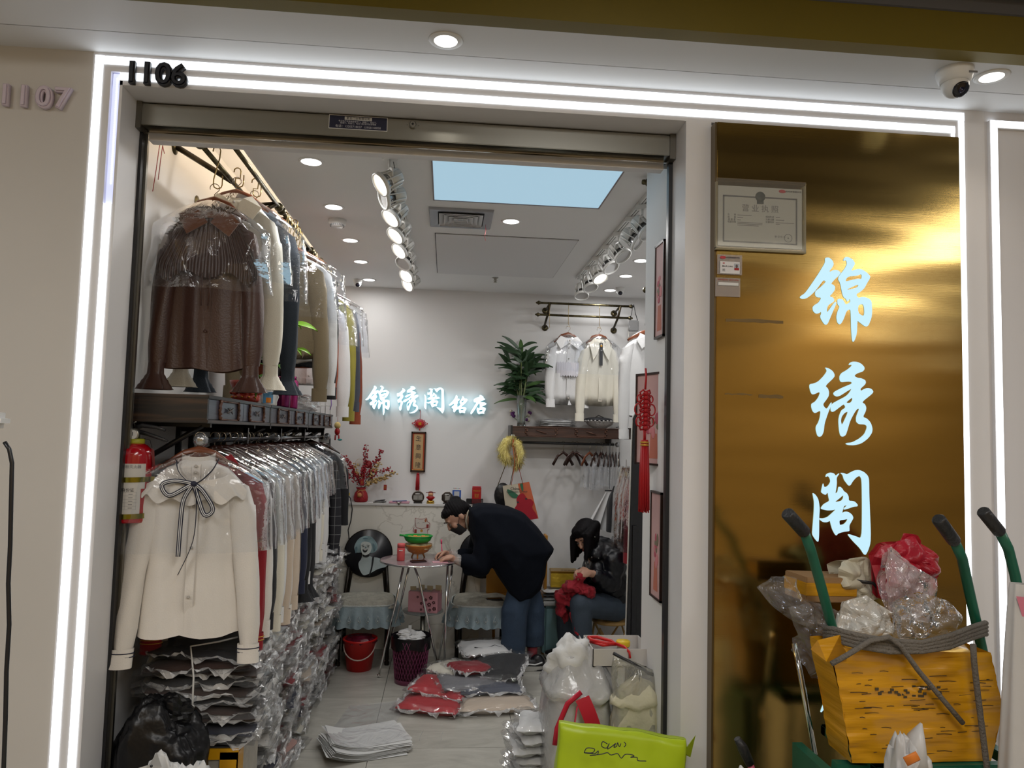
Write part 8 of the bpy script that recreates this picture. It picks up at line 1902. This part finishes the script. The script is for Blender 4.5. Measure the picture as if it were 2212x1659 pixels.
q = MB(); q.tube([(-.085, .07, .012), (-.05, .075, .012), (.0, .03, .008), (.01, .0, .004), (-.03, .01, .006), (-.08, .04, .010)], .007, 7, closed=True); q.tube([(-.08, .05, .0), (-.04, .05, .0), (.005, .01, .0), (-.04, .0, .0)], .006, 7, closed=True); q.obj('handles', rp, sci)
MB().tube([(.01, .0, .006), (.035, -.05, .006), (.045, -.082, -.004), (.047, -.086, -.025)], .007, 6, flat=.5).obj('tip_cover', rp, sci)
jar = thing('yellow_lidded_jar', 'jar with a bright yellow lid standing in the open white box', 'jar', bx.location+V((.025, -.01, .003)))
MB().lathe([(0, 0), (.024, 0), (.025, H_-.022), (.02, H_-.015)], n=24).obj('body', mat('jar_body', (.5, .5, .48), .3), jar); MB().lathe([(.0265, H_-.016), (.028, H_-.014), (.028, H_+.002), (.026, H_+.005), (0, H_+.005)], n=28).obj('lid', MATS['yellow_plastic'], jar)
# zip bag
zb_ = thing('clear_zip_bag', 'clear zip bag with a black slider edge full of cream lace trims', 'bag', (at(1378, 1500, 2.80).x, 2.78, at(1378, 1590, 2.78).z-.22))
zh = at(1380, 1440, 2.78).z-zb_.location.z
cream_g = mat('cream_lace_goods', s(196, 190, 165), .8, bump=.9, bscale=18, var=.12, vscale=9)
sack(MB(), .105, .065, zh*.90, 9, 36, .8, .12).obj('lace_trims', cream_g, zb_)
def zf(u, v):
    x = (u-.5)*.235; e = 1-v; return (x+.02*v+.01*nz(v*4, 1, 2), -.085*e**.5*(1-abs(2*u-1)**4)**.5-.004, zh*(v)+.05*v*(.5-u)*2)
MB().grid(zf, 26, 22).grid(lambda u, v: (zf(1-u, v)[0], -zf(1-u, v)[1], zf(1-u, v)[2]), 26, 22).obj('film_wall', film('zip_film', (.92, .92, .9), .16, .08, .9, 9, .8), zb_)
a0, a1 = V(zf(0, 1)), V(zf(1, 1))
MB().tube([a0+V((-.004, 0, 0)), a0.lerp(a1, .5)+V((0, 0, -.012)), a0.lerp(a1, .55)+V((0, 0, -.018)), a1+V((.004, 0, .0))], .0065, 8).obj('slider_strip', black, zb_)
MB().tube([a0.lerp(a1, .72)+V((0, 0, -.01)), a0.lerp(a1, .8)+V((0, -.005, .03)), a0.lerp(a1, .92)+V((0, -.005, .028)), a0.lerp(a1, .97)], .006, 7).obj('handle', black, zb_)
MB().tube([(.02, -.09, .16), (.03, -.092, .25), (.09, -.075, .235)], .0018, 5).tube([(.02, -.09, .16), (.09, -.075, .13)], .0018, 5).obj('printed_outline', ink, zb_)
lump(MB(), (.04, -.06, .17), (.10, .05, .06), 41, 26, .3, .2, floor=False).obj('lower_pouch', softw, zb_)
# lime bag
LYB = 2.36
lime = mat('lime_bag', s(172, 196, 26), .38, bump=.5, bscale=7, var=.10, vscale=4)
lb_ = thing('lime_green_bag', 'lime green plastic parcel bag with black handwriting at the doorway corner', 'bag', (at(1345, 1650, LYB).x, LYB, 0))
lx = lb_.location.x; tl, tr_ = at(1222, 1560, LYB), at(1492, 1600, LYB)
LH = lambda u: tl.z+(tr_.z-tl.z)*u
def limef(u, v):
    a = 2*pi*u; c, s_ = cos(a), sin(a); k = (abs(c)**5+abs(s_)**5)**(-.2)
    x = c*k*.215*(1-.05*v); uu = (x/.215+1)/2; h = LH(uu)
    r = 1 if v < .9 else sqrt(max(0, 1-((v-.9)/.1)**2))*.97+.03
    y = s_*k*.085*(1-.75*max(0, v-.45)/.55) if v < .9 else s_*k*.085*.39*r
    z = h*(v/.97)**1.0 if v < .97 else h+.003
    return (x*(1 if v < .9 else .985+.015*r)+.010*nz(v*6, u*5, 3)-(.03*(1-v)), y+.010*nz(x*12, v*7, 1)+.006*abs(nz(x*25, v*16, 5)), z+.006*nz(x*9, 2, v*3))
MB().grid(limef, 84, 40, wrap=True).obj('bag_body', lime, lb_)
MB().add([(.19, -.02, LH(.95)-.03), (.235, 0, LH(1)+.018), (.225, .02, LH(1)-.06), (.20, .03, LH(1)-.05)], [(0, 1, 2), (1, 3, 2), (0, 3, 1)]).obj('corner_ear', lime, lb_)
def scrib(pts, y_=LYB-.088):
    Q = []; P = [at(a, b_, y_)-lb_.location for a, b_ in pts]
    for i in range(len(P)-1):
        p0 = P[max(i-1, 0)]; p1 = P[i]; p2 = P[i+1]; p3 = P[min(i+2, len(P)-1)]
        for k in range(4): f = k/4; Q.append(.5*((2*p1)+(p2-p0)*f+(2*p0-5*p1+4*p2-p3)*f*f+(3*p1-p0-3*p2+p3)*f**3))
    Q.append(P[-1]); MB().tube(Q, .0015, 5).obj('handwriting', ink, lb_)
scrib([(1312, 1607), (1302, 1602), (1300, 1612), (1310, 1616), (1316, 1606), (1312, 1618), (1322, 1612), (1330, 1606), (1326, 1614), (1332, 1612), (1334, 1604), (1338, 1613), (1341, 1606)])
scrib([(1348, 1603), (1352, 1608), (1348, 1614)])
scrib([(1262, 1626), (1268, 1616), (1284, 1618), (1280, 1626), (1262, 1626), (1284, 1628), (1292, 1622), (1290, 1630), (1274, 1632), (1300, 1629), (1312, 1626), (1320, 1631), (1334, 1628), (1342, 1638), (1350, 1630), (1362, 1630), (1370, 1633), (1362, 1636), (1376, 1636), (1378, 1643), (1396, 1644)])

# ================================================================ HAND TROLLEY WITH RUBBISH
YT = 2.12
grn = mat('green_paint_metal', s(24, 92, 70), .35, var=.12, vscale=9); grip = mat('grip_rubber', (.012, .012, .013), .45, bump=.4, bscale=60)
tro = thing('green_hand_trolley', 'green steel hand trolley with black grips and a box bound in yellow tape', 'trolley', (at(1920, 1500, YT).x, YT, 0))
tl_ = tro.location
def tp(px, py, y=YT): return at(px, py, y)-tl_
for pts, gp_ in ((((1738, 1150, 2.02), (1752, 1190, 2.06), (1772, 1260, 2.10), (1795, 1345, 2.12), (1818, 1430, 2.13), (1850, 1600, 2.14)), ((1700, 1108, 1.97), (1738, 1150, 2.02))), (((2062, 1170, 2.02), (2078, 1205, 2.06), (2092, 1270, 2.10), (2110, 1350, 2.12), (2125, 1420, 2.13), (2140, 1600, 2.14)), ((2026, 1120, 1.97), (2062, 1170, 2.02)))):
    MB().tube([tp(*p_) for p_ in pts], .0145, 14).obj('upright', grn, tro)
    a, b_ = tp(*gp_[0]), tp(*gp_[1]); MB().tube([a, a.lerp(b_, .05), a.lerp(b_, .95), b_], [.014, .0185, .0185, .016], 14).obj('grip', grip, tro)
    for k in range(5): c_ = a.lerp(b_, .2+.15*k)
zf_ = at(1850, 1610, YT).z
xf0, xf1 = at(1832, 1610, YT).x-tl_.x, at(2150, 1610, YT).x-tl_.x
for a in ((xf0, xf1, -.14, -.11, zf_-.03, zf_), (xf0, xf0+.035, -.14, .16, zf_-.03, zf_), (xf1-.035, xf1, -.14, .16, zf_-.03, zf_), (xf0, xf1, .13, .16, zf_-.03, zf_)): MB().box(*a, b=.003).obj('deck_bar', grn, tro)
for x in (xf0+.03, xf0+.16, xf1-.13, xf1-.03): MB().box(x-.012, x+.012, -.135, -.115, .06, zf_-.03).obj('deck_strut', grn, tro)
MB().box(xf0-.13, xf1-.25, -.10, -.07, zf_-.055, zf_-.022, M=RY(.06)).box(xf0-.12, xf0-.09, -.10, .10, .05, zf_-.03).obj('side_arm', grn, tro)
MB().box(xf0, xf1, -.10, .10, .05, .065).obj('foot_plate', grn, tro)
for x in (xf0+.02, xf1-.02): MB().lathe([(.03, -.018), (.062, -.02), (.066, 0), (.062, .02), (.03, .018)], n=24, M=T(x, .12, .066) @ RY(pi/2)).obj('wheel', grip, tro)
# taped box
tapeY = mat('ochre_packing_tape', s(196, 140, 22), .24, coat=.5, bump=.8, bscale=3.2, var=.16, vscale=3, stretch=(1, 1, 9))
bx2 = thing('taped_yellow_box', 'battered carton wrapped all over in ochre tape, standing on the green trolley', 'box', (tl_.x, YT, zf_+.001))
def bp(px, py, y): return at(px, py, y)-bx2.location
cor_ = [bp(1795, 1400, 2.01), bp(2140, 1410, 2.01), bp(2165, 1530, 2.00), bp(2140, 1597, 2.0), bp(1840, 1597, 2.0)]
cor_[3].z = cor_[4].z = .002
n_ = 26
def edge(u, v):
    l = cor_[0].lerp(cor_[4], v); r = cor_[1].lerp(cor_[2], v/.66) if v < .66 else cor_[2].lerp(cor_[3], (v-.66)/.34); return l.lerp(r, u)
def frontf(u, v):
    p_ = edge(u, v); return (p_.x, p_.y-.006*nz(u*5, v*14, 2)-.008*abs(nz(u*3, v*22, 7)), p_.z+.006*nz(u*7, 1, v*2)*(1-v))
q = MB().grid(frontf, 44, 30)
q.grid(lambda u, v: (lambda p_: (p_[0]-.004*sin(v*9), p_[1]+.12*(1-u), p_[2]))(frontf(0, v)), 8, 20).grid(lambda u, v: (lambda p_: (p_[0], p_[1]+.12*u, p_[2]))(frontf(1, v)), 8, 20).grid(lambda u, v: (lambda p_: (p_[0], p_[1]+.12, p_[2]))(frontf(1-u, v)), 20, 10).grid(lambda u, v: (lambda p_: (p_[0], p_[1]+.12*v, p_[2]-.012*sin(pi*v)-.02*sin(pi*u)))(frontf(u, 0)), 20, 8)
q.obj('taped_shell', tapeY, bx2)
fl_o = bp(1770, 1385, 1.99)
MB().add([(fl_o.x, 0-.12, fl_o.z), (fl_o.x+.07, -.11, fl_o.z+.012), (fl_o.x+.10, -.11, fl_o.z-.06), (fl_o.x+.02, -.13, fl_o.z-.055), (fl_o.x-.01, -.10, fl_o.z-.03)], [(0, 1, 2, 3, 4), (4, 3, 2, 1, 0)]).obj('torn_flap', tapeY, bx2)
Rn = random.Random(2); q = MB(); q2 = MB()
for i in range(60):
    u, v = Rn.uniform(.1, .95), Rn.uniform(.2, .95); p_ = V(frontf(u, v)); l_ = Rn.uniform(.004, .03); q.tube([p_+V((-l_, -.0015, 0)), p_+V((0, -.002, .001)), p_+V((l_, -.0015, .002*Rn.uniform(-1, 1)))], .0008, 4)
for i in range(26): u = .2+.42*Rn.random(); v = .36+.10*Rn.random(); p_ = V(frontf(u, v)); q2.box(p_.x-.004, p_.x+.006, p_.y-.002, p_.y-.001, p_.z-.004*Rn.random()-.001, p_.z+.003)
o = q.obj('dark_creases', mat('crease_brown', (.03, .02, .008), .7), bx2); o['kind'] = 'stuff'; o = q2.obj('smudged_print', mat('smudge', (.06, .045, .02), .7), bx2); o['kind'] = 'stuff'
# rope
rpm = mat('grey_rope', s(106, 100, 92), .85, bump=.7, bscale=160)
rope = thing('grey_rope', 'thick grey rope coiled across the trolley uprights and trailing over the yellow box', 'rope', tp(1950, 1390)+tl_)
def rw(px, py, y): return tuple(at(px, py, y)-rope.location)
for k in range(4):
    d = 8*k; MB().tube([rw(1786, 1352+d*.9, 2.13), rw(1782, 1358+d, 2.09), rw(1800, 1358+d, 2.03), rw(1850, 1372+d, 1.985), rw(1920, 1384+d, 1.98-.002*k), rw(1990, 1388+d*.8, 1.98), rw(2050, 1374+d, 1.99), rw(2100, 1354+d, 2.03), rw(2128, 1345+d, 2.08), rw(2130, 1346+d, 2.13)], .0072, 9).obj('rope_turn', rpm, rope)
MB().tube([rw(1796, 1434, 1.965), rw(1830, 1415, 1.965), rw(1880, 1384, 1.962), rw(1920, 1376, 1.962), rw(1945, 1395, 1.962), rw(1985, 1450, 1.972), rw(2040, 1515, 1.974), rw(2080, 1562, 1.974)], .0072, 9).obj('rope_end', rpm, rope)
MB().tube([rw(2102, 1392, 1.965), rw(2104, 1430, 1.968), rw(2112, 1500, 1.968), rw(2122, 1580, 1.968), rw(2132, 1659, 1.96), rw(2134, 1700, 1.96)], .0080, 9).obj('rope_end', rpm, rope)
# rubbish heaped above the box
rub = film('rubbish_film', (.93, .93, .93), .10, .08, 1.0, 9, .9)
rubm = film('rubbish_milky', (.90, .90, .86), .45, .2, .9, 8, .6)
def shard(name, lab, pts, y, mt, seed, thick=.03, amp=.03, nn=16, solid=False):
    """crumpled sheet spanning an outline, folded in depth"""
    P = [at(a, b_, y) for a, b_ in pts]; c = sum(P, V((0, 0, 0)))/len(P); t = thing(name, lab, 'rubbish', c, 0, 'rubbish heaped on the trolley'); k = len(P)
    def fn(u, v):
        a = u*k; i = int(a) % k; f = a-int(a); e = P[i].lerp(P[(i+1) % k], f)-c; p_ = e*v
        d = amp*2*nz(p_.x*9+seed, p_.z*9, seed)+amp*1.3*abs(nz(p_.x*22, p_.z*22+seed, 1)); return (p_.x, p_.y-d-thick*(1-v*v), p_.z)
    q = MB().grid(fn, 48, nn, smooth=False, wrap=True)
    if solid: q.grid(lambda u, v: (lambda g_: (g_[0], -g_[1]*.6, g_[2]))(fn(-u % 1.0, v)), 48, nn, smooth=False, wrap=True)
    q.obj('crumpled_sheet', mt, t); return t
shard('red_plastic_bag', 'crimson plastic bag at the back of the rubbish heap', [(1880, 1200), (1900, 1175), (1945, 1168), (1955, 1152), (1980, 1155), (1990, 1175), (2015, 1200), (2028, 1240), (2010, 1280), (1950, 1310), (1890, 1290)], 2.20, mat('red_bag_film', s(172, 20, 44), .35, alpha=.92, bump=.6, bscale=10), 3, solid=True)
shard('clear_film_wad', 'pinkish clear film peak standing in front of the crimson bag', [(1910, 1200), (1925, 1180), (1960, 1215), (2022, 1250), (2020, 1300), (1990, 1340), (1920, 1335), (1900, 1260)], 2.14, film('pinkish_film', (.95, .85, .88), .30, .12, 1.0, 9, .8), 5, solid=True)
shard('clear_film_wad', 'clear crackling film spilling left of the cardboard box', [(1633, 1268), (1660, 1246), (1720, 1246), (1722, 1290), (1790, 1310), (1830, 1330), (1780, 1370), (1700, 1335), (1665, 1310)], 2.16, rub, 7)
shard('clear_film_wad', 'long clear film hanging behind the trolley upright', [(1700, 1310), (1760, 1290), (1800, 1360), (1810, 1430), (1780, 1465), (1745, 1460), (1710, 1405), (1722, 1370)], 2.20, rub, 9)
shard('milky_film_wad', 'off white film bundle behind the coiled rope', [(1820, 1300), (1870, 1285), (1920, 1320), (1930, 1370), (1860, 1390), (1800, 1370)], 2.12, rubm, 11, solid=True)
shard('clear_film_wad', 'crumpled clear film at the right, in front of the crimson bag', [(1930, 1300), (1990, 1280), (2040, 1295), (2078, 1330), (2050, 1350), (2010, 1380), (1930, 1385)], 2.10, rub, 13, solid=True)
shard('milky_film_wad', 'strip of milky film hanging under the left end of the rope', [(1770, 1400), (1800, 1410), (1812, 1500), (1790, 1500), (1772, 1470)], 2.20, rubm, 15)
shard('milky_film_wad', 'folded pale plastic bag standing behind the cardboard box', [(1795, 1222), (1810, 1212), (1870, 1203), (1886, 1215), (1890, 1290), (1850, 1300), (1800, 1260)], 2.24, mat('cream_bag', s(196, 190, 170), .4, bump=.5, bscale=10), 17, solid=True)
c0 = at(1775, 1270, 2.24); cbx = thing('small_cardboard_box', 'small brown cardboard box with a band of yellow tape on the rubbish heap', 'box', c0, .1)
cbw = at(1832, 1270, 2.2).x-at(1718, 1270, 2.2).x
MB().box(-cbw/2, cbw/2, -.05, .07, -.034, .040, M=RY(.03), b=.002).obj('carton', mat('cardboard', s(150, 116, 78), .8, bump=.1, bscale=90), cbx); MB().box(-cbw/2-.001, cbw/2+.001, -.0515, .071, -.014, .024, M=RY(.03)).obj('tape_band', tapeY, cbx)
MB().tube([(cbw/2+.0, -.05, .03), (cbw/2+.05, -.06, .025), (cbw/2+.10, -.06, -.02), (cbw/2+.12, -.055, -.05)], .005, 6, flat=.3).obj('black_band', black, cbx)
t = thing('chrome_pole', 'thin chrome pole leaning against the gold panel behind the trolley', 'pole', at(1760, 1630, 2.22)); b0 = t.location
MB().tube([(0, 0, 0), tuple(at(1728, 1450, 2.30)-b0), tuple(at(1716, 1390, 2.33)-b0)], .009, 12).obj('tube', chrome, t); MB().tube([(0, 0, 0), tuple((at(1785, 1800, 2.18)-b0))], .009, 12).obj('tube', chrome, t)
t = thing('pink_handled_tool', 'black gripped pink handle rising at the foot of the gold panel', 'tool', at(1625, 1640, 2.2)); b0 = t.location
MB().tube([tuple(at(1592, 1595, 2.2)-b0), tuple(at(1604, 1615, 2.2)-b0), tuple(at(1620, 1650, 2.2)-b0)], [.010, .016, .014], 12).obj('grip', grip, t); MB().tube([tuple(at(1620, 1650, 2.2)-b0), tuple(at(1645, 1720, 2.2)-b0)], .010, 10).obj('handle', mat('pink_handle', s(190, 80, 110), .4), t)
t = thing('second_trolley', 'second green trolley handle with a black grip at the right edge of the frame', 'trolley', (at(2200, 1400, 1.95).x, 1.95, 0)); b0 = V(t.location)
a, b_ = at(2122, 1103, 1.88)-b0, at(2160, 1150, 1.90)-b0; MB().tube([a, a.lerp(b_, .06), a.lerp(b_, .95), b_], [.013, .017, .017, .015], 14).obj('grip', grip, t)
MB().tube([b_, at(2178, 1185, 1.92)-b0, at(2192, 1240, 1.94)-b0, at(2225, 1400, 1.95)-b0, (.06, 0, .06)], .0135, 14).obj('upright', grn, t); MB().box(-.0, .2, -.12, .12, .04, .06).obj('foot_plate', grn, t)
t = thing('hanging_white_bag', 'long translucent white bag hanging from the second trolley at the right edge', 'bag', (at(2215, 1500, 1.86).x, 1.88, 0)); b0 = t.location
zt2 = at(2200, 1260, 1.88).z
wbg = mat('thin_white_bag', s(196, 194, 192), .35, bump=.7, bscale=9, alpha=.93)
MB().grid(lambda u, v: ((.018+.075*v**.8)*cos(2*pi*u)*(1+.10*sin(2*pi*u*5+v*4)), (.018+.06*v)*sin(2*pi*u)*(1+.12*sin(2*pi*u*4)), .03+(zt2-.03)*(1-v)), 50, 30, wrap=True).obj('bag_body', wbg, t)
MB().grid(lambda u, v: (-.02+.02*u+.03*v, -.02-.01*u, zt2-.03-.10*v), 4, 8).obj('pink_panel', mat('pink_panel', s(206, 120, 140), .5), t)
for (nm, lb, px, y, zz, hw_, hd_, sd_, mt, pk_) in (('white_bag', 'white plastic bag with a twisted peak in front of the green trolley', 1965, 1.86, 1595, .10, .08, 4, wbg, (1990, 1562)), ('white_bag', 'white plastic bag at the foot of the gold panel beside the pink handle', 1615, 2.0, 1668, .09, .07, 6, wbg, (1600, 1654))):
    t = thing(nm, lb, 'bag', (at(px, 1650, y).x, y, 0)); zt3 = at(px, zz+12, y).z; lump(MB(), (0, 0, zt3*.5), (hw_, hd_, zt3*.52), sd_, 40, .18, .2, 2, .8).obj('bag_body', mt, t)
    p_ = at(*pk_, y)-t.location; MB().tube([(p_.x*.3, 0, zt3-.05), (p_.x*.6, 0, (zt3+p_.z)/2-.01), tuple(p_)], [.05, .028, .004], 9, flat=.6).obj('twisted_peak', mt, t)
MB().tube([(-.06, -.075, at(1940, 1640, 1.8).z), (-.03, -.08, at(1940, 1625, 1.8).z)], .012, 8, flat=.3).obj('orange_scrap', mat('orange_scrap', s(210, 120, 40), .5), bpy.data.objects['white_bag'])
